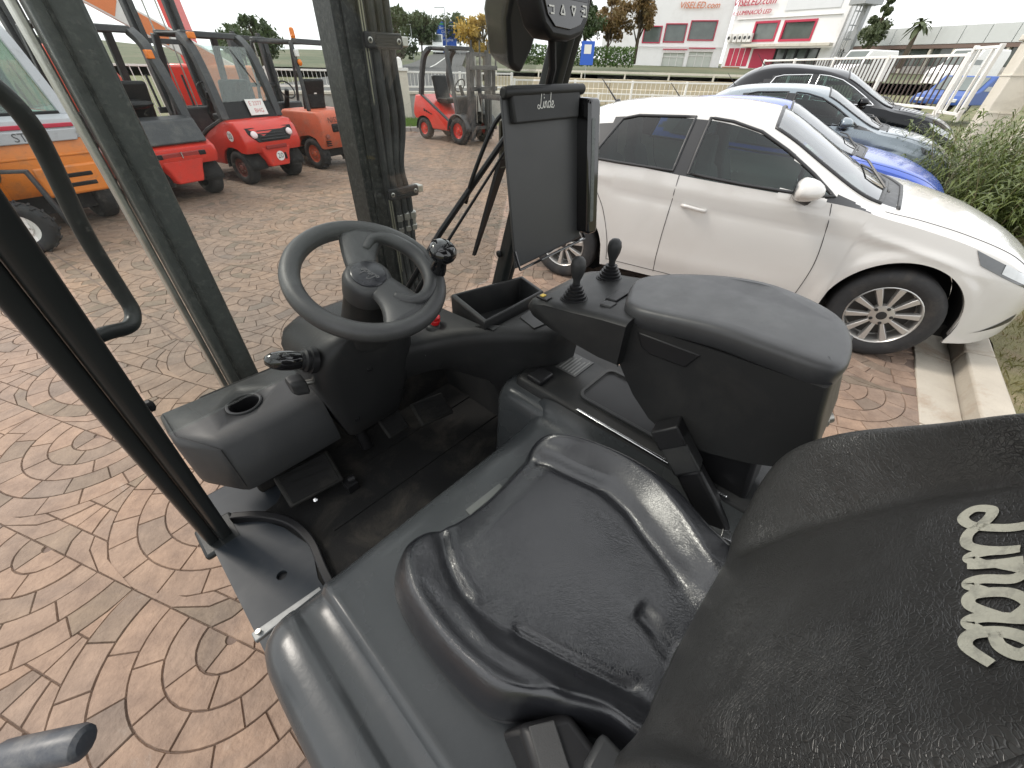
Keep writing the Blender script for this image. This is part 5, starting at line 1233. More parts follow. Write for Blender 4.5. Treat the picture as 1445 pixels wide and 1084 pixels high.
def mast(root, x, hw, top, n_in=1, mat=DKG, carriage=0.6, tilt=0.0):
    ms = empty('mast'); ms.parent = root
    for s in (-1, 1):
        m = MB(); m.prism([(x, s*hw - 0.045, 0.12), (x + 0.11, s*hw - 0.045, 0.12), (x + 0.11, s*hw + 0.045, 0.12), (x, s*hw + 0.045, 0.12)], (tilt*(top-0.12), 0, top - 0.12)); m.build('upright', mat, ms, bevel=0.006)
        m = MB(); m.prism([(x + 0.02, s*(hw-0.09) - 0.03, 0.16), (x + 0.10, s*(hw-0.09) - 0.03, 0.16), (x + 0.10, s*(hw-0.09) + 0.03, 0.16), (x + 0.02, s*(hw-0.09) + 0.03, 0.16)], (tilt*(top-0.1), 0, top - 0.10)); m.build('inner_upright', mat, ms, bevel=0.005)
        m = MB(); m.cyl((x - 0.05, s*(hw-0.03), 0.25), (x - 0.05 + tilt*(top-0.5), s*(hw-0.03), top - 0.25), 0.03, n=10); m.build('lift_cylinder', mat, ms)
        m = MB(); m.tube([(x + 0.02, s*0.10, 0.5), (x + 0.02 + tilt*(top-.5), s*0.10, top - 0.05)], 0.012, 6); m.build('chain', STEEL, ms)
        m = MB(); m.bar([(x + 0.30, s*0.27, carriage), (x + 0.30, s*0.27, carriage - 0.48), (x + 0.34, s*0.27, carriage - 0.52), (x + 1.35, s*0.27, carriage - 0.53)], 0.10, 0.035, (0, 1, 0.001)); m.build('fork', DKG, ms)
    for z in (0.35, top*0.62, top - 0.06):
        m = MB(); m.box((x + 0.005 + tilt*z, -hw, z), (x + 0.06 + tilt*z, hw, z + 0.07)); m.build('crossbar', mat, ms, bevel=0.006)
    for z in (carriage - 0.42, carriage):
        m = MB(); m.box((x + 0.20, -0.48, z), (x + 0.25, 0.48, z + 0.09)); m.build('carriage_bar', DKG, ms, bevel=0.006)
    for s in (-0.44, -0.15, 0.15, 0.44):
        m = MB(); m.box((x + 0.21, s - 0.015, carriage), (x + 0.24, s + 0.015, carriage + 0.55)); m.build('load_backrest_bar', DKG, ms)
    return ms
def interior(root, x, z=0.62):
    m = MB(); m.loft([[(x + dx, dy*0.24, zz) for dx, dy in ((-0.02, -1), (-0.02, 1), (0.10, 1), (0.10, -1))] for zz, x in ((z + 0.32, x), (z + 0.55, x - 0.05), (z + 0.80, x - 0.12), (z + 0.86, x - 0.13))]); s = m.build('seat', BLACK, root, bevel=0.04, seg=3)
    m = MB(); m.box((x + 0.02, -0.24, z + 0.26), (x + 0.48, 0.24, z + 0.38)); m.build('seat_pad', BLACK, s, bevel=0.03, seg=3)
    m = MB(); c = Vector((x + 0.74, 0, z + 0.66)); a1 = Vector((0, 1, 0)); a2 = Vector((0.5, 0, 0.86))
    m.tube([c + (cos(2*pi*k/20)*a1 + sin(2*pi*k/20)*a2)*0.16 for k in range(20)], 0.014, 6, closed=True); sw_ = m.build('steering_wheel', BLACK, root, sharp=180)
    m = MB(); m.cyl(c, c + Vector((0.22, 0, -0.45)), 0.04, 0.06); m.build('column', BLACK, sw_)
    m = MB(); m.box((x + 0.90, -0.42, 0.55), (x + 1.02, 0.42, z + 0.45)); m.build('dash', DKG, root, bevel=0.03)
    m = MB(); m.box((x - 0.1, -0.44, 0.40), (x + 0.95, 0.44, 0.50)); m.build('floor', BLACK, root)
def guard(root, pts_rear, pts_front, hw, w=0.06, mat=DKG, roof=True, rear_in=0.06):
    for s in (-1, 1):
        m = MB(); m.bar(cr_path([(x, s*(hw - rear_in*0.3*i), z) for i, (x, z) in enumerate(pts_rear)], 5), w, w*1.3, (0, 1, 0)); m.build('guard_post', mat, root, bevel=0.01)
        m = MB(); m.bar(cr_path([(x, s*(hw - 0.02*i), z) for i, (x, z) in enumerate(pts_front)], 4), w*0.8, w, (0, 1, 0)); m.build('guard_post', mat, root, bevel=0.01)
    xr, zr = pts_rear[-1]; xf, zf = pts_front[-1]
    if roof:
        for k in range(6):
            y = -hw + 0.12 + (2*hw - 0.24)*k/5
            m = MB(); m.box((min(xr, xf), y - 0.02, zr - 0.01), (max(xr, xf), y + 0.02, zr + 0.03)); m.build('roof_bar', mat, root, bevel=0.005)
    for x, z in ((xr, zr), (xf, zf)):
        m = MB(); m.box((x - 0.05, -hw + 0.05, z - 0.03), (x + 0.05, hw - 0.05, z + 0.05)); m.build('roof_beam', mat, root, bevel=0.015)
# --- two round-backed red trucks, and the far one of the same make
def red_truck(name, variant, top, steer=0.0):
    r = empty(name)
    zt = 0.95 if variant == '20' else 0.80 if variant == 'plain' else 1.04
    hull(r, [(-0.34, 0.50), (-0.40, 0.60), (-0.385, 0.72), (-0.34, 0.84 if zt > 0.84 else zt - 0.06), (-0.25, zt), (0.08, zt + 0.02), (0.55, 0.78), (1.05, 0.54), (1.18, 0.36), (1.10, 0.28), (0.42, 0.28), (0.36, 0.40), (0.28, 0.50), (0.14, 0.56), (0.0, 0.575), (-0.14, 0.55), (-0.25, 0.50)], 0.54, REDP)
    m = MB(); m.loft([[(x_, yy*hw_, z_) for yy, x_ in ((-1, -0.30), (-0.85, -0.385), (0.85, -0.385), (1, -0.30), (1, -0.05), (-1, -0.05))] for z_, hw_ in ((0.27, 0.20), (0.34, 0.235), (0.45, 0.27), (0.58, 0.34))]); m.build('tail', REDP, r, bevel=0.02, seg=3)
    for s in (-1, 1):
        m = MB(); m.grid(lambda u, v: (0.33*cos(pi*u), s*lerp(0.24, 0.53, v), 0.25 + 0.325*sin(pi*u)), 14, 1); m.build('wheel_arch', WELL, r, recalc=False, solid=0.01)
    m = MB(); m.box((-0.20, -0.30, 0.24), (1.5, 0.30, 0.42)); m.build('chassis', DKG, r)
    for s in (-1, 1):
        w_ = truck_wheel(r, (0.0, s*0.44, 0.265), 0.265, 0.19, M('grimy rim', (0.16, 0.05, 0.04), 0.6, var=0.3, dirt=(0.06, 0.05, 0.045), ds=9, da=0.8) if variant != 'far' else REDP, s, 0)
        truck_wheel(r, (1.45, s*0.46, 0.32), 0.32, 0.24, REDP, s, 18 if variant == 'far' else 0)
        m = MB(); m.grid(lambda u, v: (1.45 + 0.38*cos(pi*u), s*lerp(0.30, 0.60, v), 0.32 + 0.38*sin(pi*u)), 14, 1); m.build('mudguard', DKG, r, recalc=False, solid=0.02)
    guard(r, [(0.0, zt + 0.01), (0.08, 1.45), (0.22, 1.85), (0.42, 2.02)], [(1.42, 0.70), (1.22, 1.45), (1.08, 2.03)], 0.50, 0.095)
    for s in (-1, 1):
        m = MB(); m.bar([(0.02, s*0.515, zt + 0.02), (0.55, s*0.525, 0.80), (1.10, s*0.53, 0.52), (1.42, s*0.53, 0.70)], 0.05, 0.06, (0, 1, 0)); m.build('sill_frame', DKG, r, bevel=0.01)
    interior(r, 0.30)
    mast(r, 1.72, 0.36, top, carriage=0.95 if variant != 'far' else 1.62)
    if variant == '20':
        m = MB(); m.prism([(-0.360, -0.42, 0.77), (-0.395, -0.30, 0.655), (-0.395, 0.30, 0.655), (-0.360, 0.42, 0.77), (-0.310, 0.44, 0.86), (-0.310, -0.44, 0.86)][::-1], (-0.022, 0, 0.0)); gl = m.build('grille', BLACK, r, bevel=0.01)
        for k in range(4):
            z = 0.685 + 0.04*k; m = MB(); m.box((-0.430 + 0.022*k, -0.25, z), (-0.40 + 0.022*k, 0.25, z + 0.012)); m.build('grille_bar', DKG, gl)
        for s in (-1, 1):
            m = MB(); m.lathe([(0.055, 0), (0.055, 0.02), (0.04, 0.032), (0, 0.036)], (-0.388, s*0.335, 0.765), (-1, 0, 0.35), 20, caps=False); m.build('lamp', M('pink lamp lens', (0.75, 0.62, 0.62), 0.15, coat=1.0), r, sharp=60)
        m = MB(); m.box((-0.415, -0.20, 0.545), (-0.385, 0.20, 0.60)); m.build('towing_recess', M('deep red', (0.25, 0.02, 0.015), 0.5), r, bevel=0.01)
        m = MB(); m.box((-0.392, -0.16, 0.36), (-0.38, -0.115, 0.46)); m.build('tow_hook_hole', BLACK, r, bevel=0.01)
        for (cy, cz, R_) in ((-0.03, 0.42, 0.075),):
            m = MB(); m.lathe([(R_, 0), (R_, 0.006), (0, 0.007)], (-0.388, cy, cz), (-1, 0, 0), 28, caps=False); st_ = m.build('speed_sticker', STICK, r)
            plate_text('20', 0.11, (-0.396, cy, cz), RX, RY, INKB, 'number', st_)
        m = MB(); m.lathe([(0.075, 0), (0.075, 0.004), (0, 0.005)], (-0.06, 0.545, 0.74), (0, 1, 0), 28, caps=False); st_ = m.build('speed_sticker', STICK, r)
        plate_text('20', 0.11, (-0.06, 0.5515, 0.74), (-1, 0, 0), RY, INKB, 'number', st_)
        # rear wall of the cab
        m = MB(); m.hexa([(-0.05, -0.47, 0.95), (0.0, -0.47, 0.95), (0.0, 0.47, 0.95), (-0.05, 0.47, 0.95)], [(0.025, -0.46, 1.19), (0.055, -0.46, 1.19), (0.055, 0.46, 1.19), (0.025, 0.46, 1.19)]); m.build('rear_panel', BLACK, r, bevel=0.01)
        m = MB(); m.hexa([(0.030, -0.44, 1.195), (0.038, -0.44, 1.195), (0.038, 0.44, 1.195), (0.030, 0.44, 1.195)], [(0.20, -0.40, 1.90), (0.208, -0.40, 1.90), (0.208, 0.40, 1.90), (0.20, 0.40, 1.90)]); m.build('rear_window', CABG, r)
        m = MB(); m.tube([(0.19, -0.12, 1.86), (0.155, -0.18, 1.72), (0.075, -0.32, 1.40)], [0.006, 0.010, 0.006], 6); m.build('wiper', BLACK, r)
        m = MB(); m.prism([(-0.060, 0.05, 1.00), (-0.060, -0.27, 1.00), (0.0, -0.27, 1.22), (0.0, 0.05, 1.22)], (-0.008, 0, 0.002)); pt_ = m.build('number_plate', STICK, r, bevel=0.003)
        plate_text('E 2377', 0.085, (-0.0255, -0.11, 1.16), RX, (0.27, 0, 1), INKR, 'plate_text', pt_); plate_text('BHG', 0.085, (-0.052, -0.13, 1.062), RX, (0.27, 0, 1), INKR, 'plate_text', pt_)
        m = MB(); m.box((0.20, 0.34, 1.97), (0.27, 0.44, 2.05)); m.build('amber_lamp', AMBER, r, bevel=0.012)
        m = MB(); m.prism([(0.42, -0.48, 2.02), (1.08, -0.46, 2.03), (1.08, 0.46, 2.03), (0.42, 0.48, 2.02)], (0, 0, 0.03)); m.build('roof_panel', DKG, r, bevel=0.012)
    if variant == 'plain':
        m = MB(); m.prism([(0.40, -0.48, 2.02), (1.08, -0.46, 2.03), (1.08, 0.46, 2.03), (0.40, 0.48, 2.02)], (0, 0, 0.03)); m.build('roof_panel', DKG, r, bevel=0.012)
        m = MB(); m.hexa([(-0.37, -0.47, 0.765), (0.06, -0.52, 0.765), (0.06, 0.52, 0.765), (-0.37, 0.47, 0.765)], [(-0.22, -0.47, 1.05), (0.04, -0.50, 1.08), (0.04, 0.50, 1.08), (-0.22, 0.47, 1.05)]); m.build('rear_cover', DKG, r, bevel=0.03, seg=3)
        m = MB(); m.box((-0.405, -0.34, 0.60), (-0.345, 0.34, 0.68)); sl = m.build('vent_slot', M('deep red', (0.25, 0.02, 0.015), 0.5), r, bevel=0.02, seg=3)
        for s in (-0.30, 0.30):
            m = MB(); m.box((-0.415, s - 0.05, 0.61), (-0.395, s + 0.05, 0.67)); m.build('slot_end', BLACK, sl, bevel=0.01)
        m = MB(); m.box((-0.425, -0.008, 0.60), (-0.405, 0.008, 0.68)); m.build('tow_pin', CHROME, r)
        m = MB(); m.box((0.10, -0.47, 1.72), (0.18, -0.38, 1.82)); m.build('amber_lamp', AMBER, r, bevel=0.012)
        m = MB(); m.box((0.12, 0.36, 1.70), (0.20, 0.47, 1.80)); m.build('amber_lamp', AMBER, r, bevel=0.012)
        m = MB(); m.ell((0.08, 0.12, 1.22), 0.12, 0.30, 0.06); m.build('cable_bundle', BLACK, r)
    if variant == 'far':
        for k in range(4):
            for s in (-1, 1):
                m = MB(); m.prism([(0.10 + 0.09*k, s*0.541, 0.62 + 0.06*(3-k)/3), (0.16 + 0.09*k, s*0.541, 0.62 + 0.06*(3-k)/3), (0.13 + 0.09*k, s*0.541, 0.74 - 0.03*k), (0.07 + 0.09*k, s*0.541, 0.75 - 0.03*k)], (0, s*0.004, 0)); m.build('vent_slot', BLACK, r)
        m = MB(); m.ell((1.15, 0.40, 1.75), 0.05, 0.08, 0.09); m.build('work_lamp', BLACK, r)
    return r
def put(o, x, y, deg, label, group='forklifts standing round the yard'):
    o.location = (x, y, 0); o.rotation_euler = (0, 0, radians(deg)); o.scale = (0.92, 0.92, 0.92); tag(o, label, 'forklift', group)
put(red_truck('forklift', '20', 3.1), -4.26, 7.40, 152.7, 'red forklift with rear window and round white 20 speed sticker on its tail')
put(red_truck('forklift', 'plain', 3.0), -4.88, 6.08, 152.7, 'red forklift with open cab and dark rear cover, next to the orange truck')
put(red_truck('forklift', 'far', 1.95), -2.28, 12.95, -39, 'red forklift standing alone by the white fence, seen from its side')
far_ = [o for o in COL.objects if o.get('label', '').startswith('red forklift standing alone')][0]; far_.scale = (0.94, 0.94, 0.94)
# --- orange truck with glazed cab
o_ = empty('forklift')
hull(o_, [(-0.42, 0.50), (-0.46, 0.66), (-0.46, 0.98), (-0.42, 1.04), (0.9, 1.04), (1.2, 0.9), (1.2, 0.36), (0.45, 0.36), (0.40, 0.50), (0.28, 0.62), (0.0, 0.68), (-0.22, 0.62), (-0.30, 0.50), (-0.34, 0.42)], 0.60, ORNP)
hull(o_, [(-0.47, 0.975), (-0.47, 1.05), (-0.44, 1.16), (-0.36, 1.20), (0.9, 1.18), (0.9, 0.97)], 0.585, LTG, 'cowl')
m = MB(); m.box((-0.482, -0.50, 1.085), (-0.452, 0.50, 1.125)); m.build('red_stripe', M('stripe red', (0.45, 0.02, 0.05), 0.4), o_, bevel=0.006)
m = MB(); m.hexa([(-0.50, -0.46, 0.955), (-0.47, -0.46, 0.955), (-0.47, 0.46, 0.955), (-0.50, 0.46, 0.955)], [(-0.50, -0.54, 1.07), (-0.47, -0.54, 1.07), (-0.47, 0.54, 1.07), (-0.50, 0.54, 1.07)]); np_ = m.build('name_panel', LTG, o_, bevel=0.01)
plate_text('STILL', 0.115, (-0.502, -0.05, 1.012), RX, RY, M('grey letters', (0.07, 0.07, 0.075), 0.5), 'lettering', np_).scale = (1, 1, 1)
for s in (-1, 1):
    m = MB(); m.cyl((-0.50, s*0.49, 1.03), (-0.51, s*0.49, 1.03), 0.012, n=8); m.build('rivet', STEEL, np_)
m = MB(); m.box((-0.475, -0.55, 0.80), (-0.44, 0.55, 0.83)); m.build('moulding', ORNP, o_, bevel=0.01)
m = MB(); m.box((-0.48, -0.52, 0.40), (-0.36, 0.10, 0.72)); lowp = m.build('tail_panel', ORNP, o_, bevel=0.03, seg=3)
for z in (0.48, 0.58):
    m = MB(); m.box((-0.486, -0.42, z), (-0.46, -0.12, z + 0.05)); m.build('panel_slot', BLACK, lowp, bevel=0.012)
m = MB(); m.box((-0.25, -0.36, 0.20), (1.5, 0.36, 0.46)); m.build('chassis', BLACK, o_)
for s in (-1, 1):
    truck_wheel(o_, (0.0, s*0.46, 0.30), 0.30, 0.22, DKG, s, 0); truck_wheel(o_, (1.6, s*0.52, 0.38), 0.38, 0.28, DKG, s, 0)
    m = MB(); m.bar(cr_path([(-0.30, s*0.54, 1.18), (-0.16, s*0.52, 1.55), (0.0, s*0.50, 1.88), (0.16, s*0.50, 2.00)], 5), 0.075, 0.10, (0, 1, 0)); m.build('cab_post', LTG, o_, bevel=0.015)
    m = MB(); m.bar([(1.05, s*0.54, 1.1), (0.95, s*0.52, 2.02)], 0.06, 0.08, (0, 1, 0)); m.build('cab_post', DKG, o_, bevel=0.01)
    m = MB(); m.hexa([(-0.22, s*0.545, 1.20), (1.0, s*0.545, 1.20), (1.0, s*0.537, 1.20), (-0.22, s*0.537, 1.20)], [(0.08, s*0.505, 1.96), (0.94, s*0.52, 1.98), (0.94, s*0.512, 1.98), (0.08, s*0.497, 1.96)]); m.build('side_window', CABG, o_)
m = MB(); m.hexa([(-0.29, -0.49, 1.205), (-0.28, -0.49, 1.205), (-0.28, 0.49, 1.205), (-0.29, 0.49, 1.205)], [(0.02, -0.45, 1.92), (0.03, -0.45, 1.92), (0.03, 0.45, 1.92), (0.02, 0.45, 1.92)]); m.build('rear_window', GLASS('green cab glass', (0.62, 0.80, 0.72), 0.10, 0.05), o_)
m = MB(); m.box((-0.315, -0.50, 1.185), (-0.27, 0.50, 1.23)); m.build('window_seal', BLACK, o_, bevel=0.01)
m = MB(); m.prism([(0.05, -0.50, 1.96), (1.0, -0.52, 2.02), (1.0, 0.52, 2.02), (0.05, 0.50, 1.96)], (0, 0, 0.06)); m.build('roof', M('mossy roof', (0.22, 0.20, 0.16), 0.8, var=0.4, vs=10), o_, bevel=0.02)
interior(o_, 0.25, 0.72); mast(o_, 1.95, 0.40, 3.0, carriage=1.0)
put(o_, -5.50, 4.80, 151, 'large orange forklift with silver name panel, red stripe and glazed cab')
# --- faded vermilion truck with a bare guard
n_ = empty('forklift')
hull(n_, [(-0.40, 0.50), (-0.44, 0.70), (-0.42, 0.93), (-0.34, 1.00), (0.62, 1.00), (0.72, 0.94), (0.72, 0.40), (0.46, 0.36), (0.40, 0.46), (0.28, 0.56), (0.0, 0.60), (-0.20, 0.55), (-0.28, 0.44), (-0.32, 0.38)], 0.53, NISP)
m = MB(); m.box((-0.47, -0.36, 0.66), (-0.40, 0.30, 0.80)); sl = m.build('radiator_slot', BLACK, n_, bevel=0.03, seg=3)
for s in (-1, 1):
    m = MB(); m.lathe([(0.045, 0), (0.04, 0.02), (0, 0.025)], (-0.435, s*0.44, 0.60), (-1, 0, 0), 16, caps=False); m.build('lamp', M('dull lamp', (0.25, 0.08, 0.06), 0.3), n_)
    for k in range(3):
        m = MB(); m.box((-0.445, s*0.44 - 0.05, 0.44 + 0.035*k), (-0.415, s*0.44 + 0.05, 0.458 + 0.035*k)); m.build('vent_slot', BLACK, n_)
    truck_wheel(n_, (0.0, s*0.43, 0.28), 0.28, 0.20, NISP, s, 18); truck_wheel(n_, (1.5, s*0.46, 0.33), 0.33, 0.24, NISP, s, 0)
plate_text('NISSAN', 0.13, (-0.458, 0.16, 0.86), RX, RY, INKB, 'lettering', n_)
m = MB(); m.box((-0.2, -0.34, 0.22), (1.5, 0.34, 0.42)); m.build('chassis', BLACK, n_)
m = MB(); m.box((0.70, -0.5, 0.36), (1.5, 0.5, 0.52)); m.build('floor_frame', DKG, n_, bevel=0.02)
guard(n_, [(-0.10, 1.00), (-0.10, 1.5), (-0.08, 2.0)], [(1.45, 0.60), (1.18, 1.50), (1.05, 2.02)], 0.46, 0.05, DKG, rear_in=0)
m = MB(); m.box((0.16, -0.20, 1.0), (0.22, 0.20, 1.42)); m.build('seat_back', BLACK, n_, bevel=0.03)
m = MB(); m.box((0.155, -0.03, 1.24), (0.159, 0.03, 1.32)); m.build('sticker', STICK, n_)
interior(n_, 0.25); mast(n_, 1.72, 0.36, 2.1)
m = MB(); m.lathe([(0.035, 0), (0.04, 0.03), (0.045, 0.035), (0.04, 0.04), (0.038, 0.13), (0.02, 0.145), (0, 0.145)], (-0.08, 0.38, 2.05), (0, 0, 1), 16, caps=False); m.build('beacon', AMBER, n_, sharp=40)
m = MB(); m.box((-0.16, 0.40, 1.80), (-0.10, 0.47, 1.90)); m.build('lamp_cluster', STICK, n_, bevel=0.01)
m = MB(); m.ell((-0.14, 0.42, 1.72), 0.04, 0.04, 0.05); m.build('amber_lamp', AMBER, n_)
put(n_, -3.62, 8.72, 152.7, 'faded orange red forklift with bare guard posts and amber beacon')
# --- front corner of a grey machine at the left edge
k_ = empty('stacker')
truck_wheel(k_, (0, 0, 0.24), 0.24, 0.16, M('white rim', (0.62, 0.61, 0.58), 0.4), -1, 16)
m = MB(); m.prism([(-0.10, 0.06, 0.60), (-0.02, 0.06, 0.95), (-0.30, 0.06, 1.10), (-0.75, 0.06, 1.0), (-0.75, 0.06, 0.45), (-0.30, 0.06, 0.40)], (0, 0.5, 0)); m.build('body', DKG, k_, bevel=0.03)
m = MB(); m.bar([(-0.25, 0.02, 0.55), (-0.30, 0.02, 1.05), (-0.80, 0.02, 1.15)], 0.05, 0.06, (0, 1, 0)); m.build('frame_arm', LTG, k_, bevel=0.01)
m = MB(); m.bar([(0.30, 0.20, 0.05), (0.22, 0.20, 0.70), (-0.3, 0.20, 0.72)], 0.04, 0.06, (0, 1, 0)); m.build('fork_frame', DKG, k_, bevel=0.008)
m = MB(); m.tube(cr_path([(-0.3, -0.02, 0.75), (-0.18, -0.06, 0.70), (-0.16, -0.06, 0.5), (-0.2, -0.02, 0.35)], 5), 0.012, 8); m.build('red_hose', M('red hose', (0.4, 0.06, 0.04), 0.5), k_)
k_.location = (-4.98, 3.93, 0); k_.rotation_euler = (0, 0, radians(28)); tag(k_, 'grey machine with knobbly tyre and white rim, in front of the orange forklift', 'machine')
# ================================================================ beyond the yard
WCONC = M('cream concrete', (0.62, 0.58, 0.50), 0.8, var=0.12, vs=3, bump=0.2, bs=40, dirt=(0.32, 0.28, 0.22), ds=1.5, da=0.6)
WHITEM = M('white metal paint', (0.74, 0.73, 0.70), 0.5, var=0.06, dirt=(0.45, 0.35, 0.25), ds=4, da=0.4)
GREYC = M('grey concrete', (0.36, 0.35, 0.33), 0.85, var=0.18, vs=3, bump=0.3, bs=40, dirt=(0.18, 0.17, 0.15), ds=1.2, da=0.6)
ASPH = M('asphalt', (0.075, 0.073, 0.072), 0.85, var=0.2, vs=2, bump=0.3, bs=80)
DARKM = M('dark fence bar', (0.06, 0.04, 0.035), 0.6)
# far verge with kerb, low wall and white fence
def fence(p0, p1, base, top, label, bar_mat=WHITEM, wall=None, wallmat=GREYC, post_step=2.2, bars=0.13, wlabel=None, thin=0.012):
    p0, p1 = Vector(p0), Vector(p1); d = (p1 - p0); ln = d.length; d.normalize(); q = Vector((-d.y, d.x))
    if wall is not None:
        a = math.atan2(d.y, d.x); w_ = empty('low_wall', (p0.x, p0.y, 0), a, wlabel, 'wall')
        n = max(1, int(ln/3.0))
        for i in range(n):
            m = MB(); m.box((ln*i/n + 0.006, -0.11, -0.05), (ln*(i+1)/n - 0.006, 0.11, wall - 0.08)); m.build('wall_panel', wallmat, w_, bevel=0.01)
            m = MB(); m.box((ln*i/n + 0.004, -0.15, wall - 0.078), (ln*(i+1)/n - 0.004, 0.15, wall)); m.build('coping', WCONC, w_, bevel=0.01)
    f_ = empty('fence', (p0.x, p0.y, base), math.atan2(d.y, d.x), label, 'fence')
    h = top - base
    for z in (0.10, h - 0.05):
        m = MB(); m.box((0, -0.02, z), (ln, 0.02, z + 0.05)); m.build('rail', WHITEM, f_, bevel=0.006)
    n = max(1, round(ln/post_step))
    for i in range(n + 1):
        x = ln*i/n; m = MB(); m.box((x - 0.035, -0.035, 0), (x + 0.035, 0.035, h + 0.02)); m.build('post', WHITEM, f_, bevel=0.006)
    nb = int(ln/bars); bm_ = None
    for i in range(nb):
        x = ln*(i + 0.5)/nb
        m = MB(); m.box((x - thin/2, -thin/2, 0.15), (x + thin/2, thin/2, h - 0.05))
        if bm_ is None: o = m.build('bar', bar_mat, f_); bm_ = (o, x)
        else: o = bm_[0].copy(); COL.objects.link(o); o.location.x = x - bm_[1]
    return f_
fence((-13.5, 12.2), (-7.6, 14.7), 0.05, 1.45, 'white railing fence behind the row of forklifts', bars=0.2, thin=0.018)
fence((-7.5, 14.75), (-0.3, 18.0), 0.88, 1.42, 'white railing fence on the low wall behind the lone red forklift', wall=0.88, wlabel='low grey concrete wall with pale coping behind the lone red forklift', bars=0.12)
pr_ = empty('fence_pier', (-3.98, 16.33, 0), radians(24), 'cream fence pier with white cap left of the lone red forklift', 'pier')
m = MB(); m.box((-0.2, -0.2, -0.05), (0.2, 0.2, 1.42)); m.build('shaft', WCONC, pr_, bevel=0.01)
m = MB(); m.box((-0.24, -0.24, 1.42), (0.24, 0.24, 1.50)); m.lathe([(0.10, 1.50), (0.11, 1.62), (0.08, 1.74), (0, 1.78)], n=14); m.build('cap', WHITEM, pr_)
fence((-0.2, 18.05), (9.0, 20.2), 0.5, 1.25, 'pale railing fence far behind the white hatchback', bars=0.2)
fence((9.6, 19.9), (9.25, 10.6), 0.95, 2.0, 'white framed fence with dark bars behind the black SUV', bar_mat=DARKM, wall=0.95, wallmat=WCONC, wlabel='cream wall carrying the dark barred fence behind the black SUV', bars=0.15, thin=0.022)
fence((9.22, 10.5), (9.02, 9.75), 0.9, 2.1, 'short white fence panel with wide bars beside the cream piers', bars=0.3, thin=0.04, post_step=0.9)
for (x, y, l) in ((9.25, 9.25, 'cream stone gate pier nearest the short white fence panel'), (9.3, 8.35, 'cream stone gate pier rising behind the reeds')):
    e_ = empty('gate_pier', (x, y, 0), radians(60), l, 'pier')
    m = MB(); m.box((-0.30, -0.22, 0), (0.30, 0.22, 2.15)); m.build('shaft', WCONC, e_, bevel=0.015)
    for z in (0.55, 1.1, 1.65):
        m = MB(); m.box((-0.312, -0.232, z), (0.312, 0.232, z + 0.02)); m.build('course', WCONC, e_)
    m = MB(); m.box((-0.35, -0.27, 2.15), (0.35, 0.27, 2.25)); m.build('cap', WCONC, e_, bevel=0.02)
kb = struct(empty('far_kerb'))
for i in range(9):
    t0 = Vector((-10.5, 11.9)).lerp(Vector((-2.4, 14.3)), i/9); t1 = Vector((-10.5, 11.9)).lerp(Vector((-2.4, 14.3)), (i + 0.985)/9)
    d = (t1 - t0).normalized(); q = Vector((-d.y, d.x))*0.15
    m = MB(); m.hexa([(t0.x, t0.y, -0.03), (t1.x, t1.y, -0.03), (t1.x+q.x, t1.y+q.y, -0.03), (t0.x+q.x, t0.y+q.y, -0.03)], [(t0.x, t0.y, 0.11), (t1.x, t1.y, 0.11), (t1.x+q.x, t1.y+q.y, 0.11), (t0.x+q.x, t0.y+q.y, 0.11)]); m.build('kerb_stone', GREYC, kb, bevel=0.015)
sp_ = []
rg = random.Random(11)
m = MB(); m.add([(-11, 12.2, 0.085), (-2.2, 14.45, 0.085), (-1.2, 17.4, 0.085), (-8, 14.5, 0.085), (-13.5, 12.3, 0.085)], [(0, 1, 2, 3, 4)]); struct(m.build('grass_strip', ground_mat('strip soil', [(0.08, 0.09, 0.03), (0.14, 0.11, 0.06)], 2.0), recalc=False))
for _ in range(9000):
    t_ = rg.random(); a = Vector((-8, 12.9)).lerp(Vector((-2.4, 14.6)), t_); b_ = Vector((-7.5, 14.5)).lerp(Vector((-1.4, 17.2)), t_); q = a.lerp(b_, rg.random()); sp_.append((q.x, q.y, 0.08))
blades('strip_grass', leafmat('fresh grass', (0.10, 0.20, 0.03), (0.16, 0.26, 0.05)), sp_, 0.05, 0.16, 0.008, 5, 'fresh green grass strip in front of the low wall', 'grass', 0.6)
# road, barrier walls
m = MB(); m.add([(-34, 26, 0.0), (-15, 26, 0.0), (-18, 110, 2.6), (-13, 110, 2.6)], [(0, 1, 3, 2)])
rd = MB(); rd.add([(-14.5, 22, 0.3), (-1.0, 24, 0.3), (-7.0, 60, 1.6), (-13.4, 60, 1.6), (-12.5, 120, 4.4), (-18.0, 120, 4.4)], [(0, 1, 2, 3), (3, 2, 4, 5)]); struct(rd.build('road', ASPH, recalc=False))
for a, b_ in (((-7.5, 24.0, 0.312), (-10.2, 60, 1.612)), ((-10.2, 60, 1.612), (-15.2, 120, 4.412))):
    a, b_ = Vector(a), Vector(b_); m = MB(); m.add([a + V(-0.08, 0, 0), a + V(0.08, 0, 0), b_ + V(0.08, 0, 0), b_ + V(-0.08, 0, 0)], [(0, 1, 2, 3)]); struct(m.build('road_line', STICK, recalc=False))
def longwall(p0, p1, z0, z1, mat, label, n=6, th=0.3, nm='barrier_wall'):
    p0, p1 = Vector(p0), Vector(p1); d = p1 - p0; ln = d.length
    w_ = empty(nm, (p0.x, p0.y, 0), math.atan2(d.y, d.x), label, 'wall')
    for i in range(n):
        m = MB(); m.box((ln*i/n + 0.01, -th/2, z0), (ln*(i+1)/n - 0.01, th/2, z1)); m.build('wall_panel', mat, w_, bevel=0.02)
    return w_
YCONC = M('ochre concrete', (0.50, 0.43, 0.31), 0.85, var=0.15, vs=2, dirt=(0.28, 0.22, 0.14), ds=1.0, da=0.7)
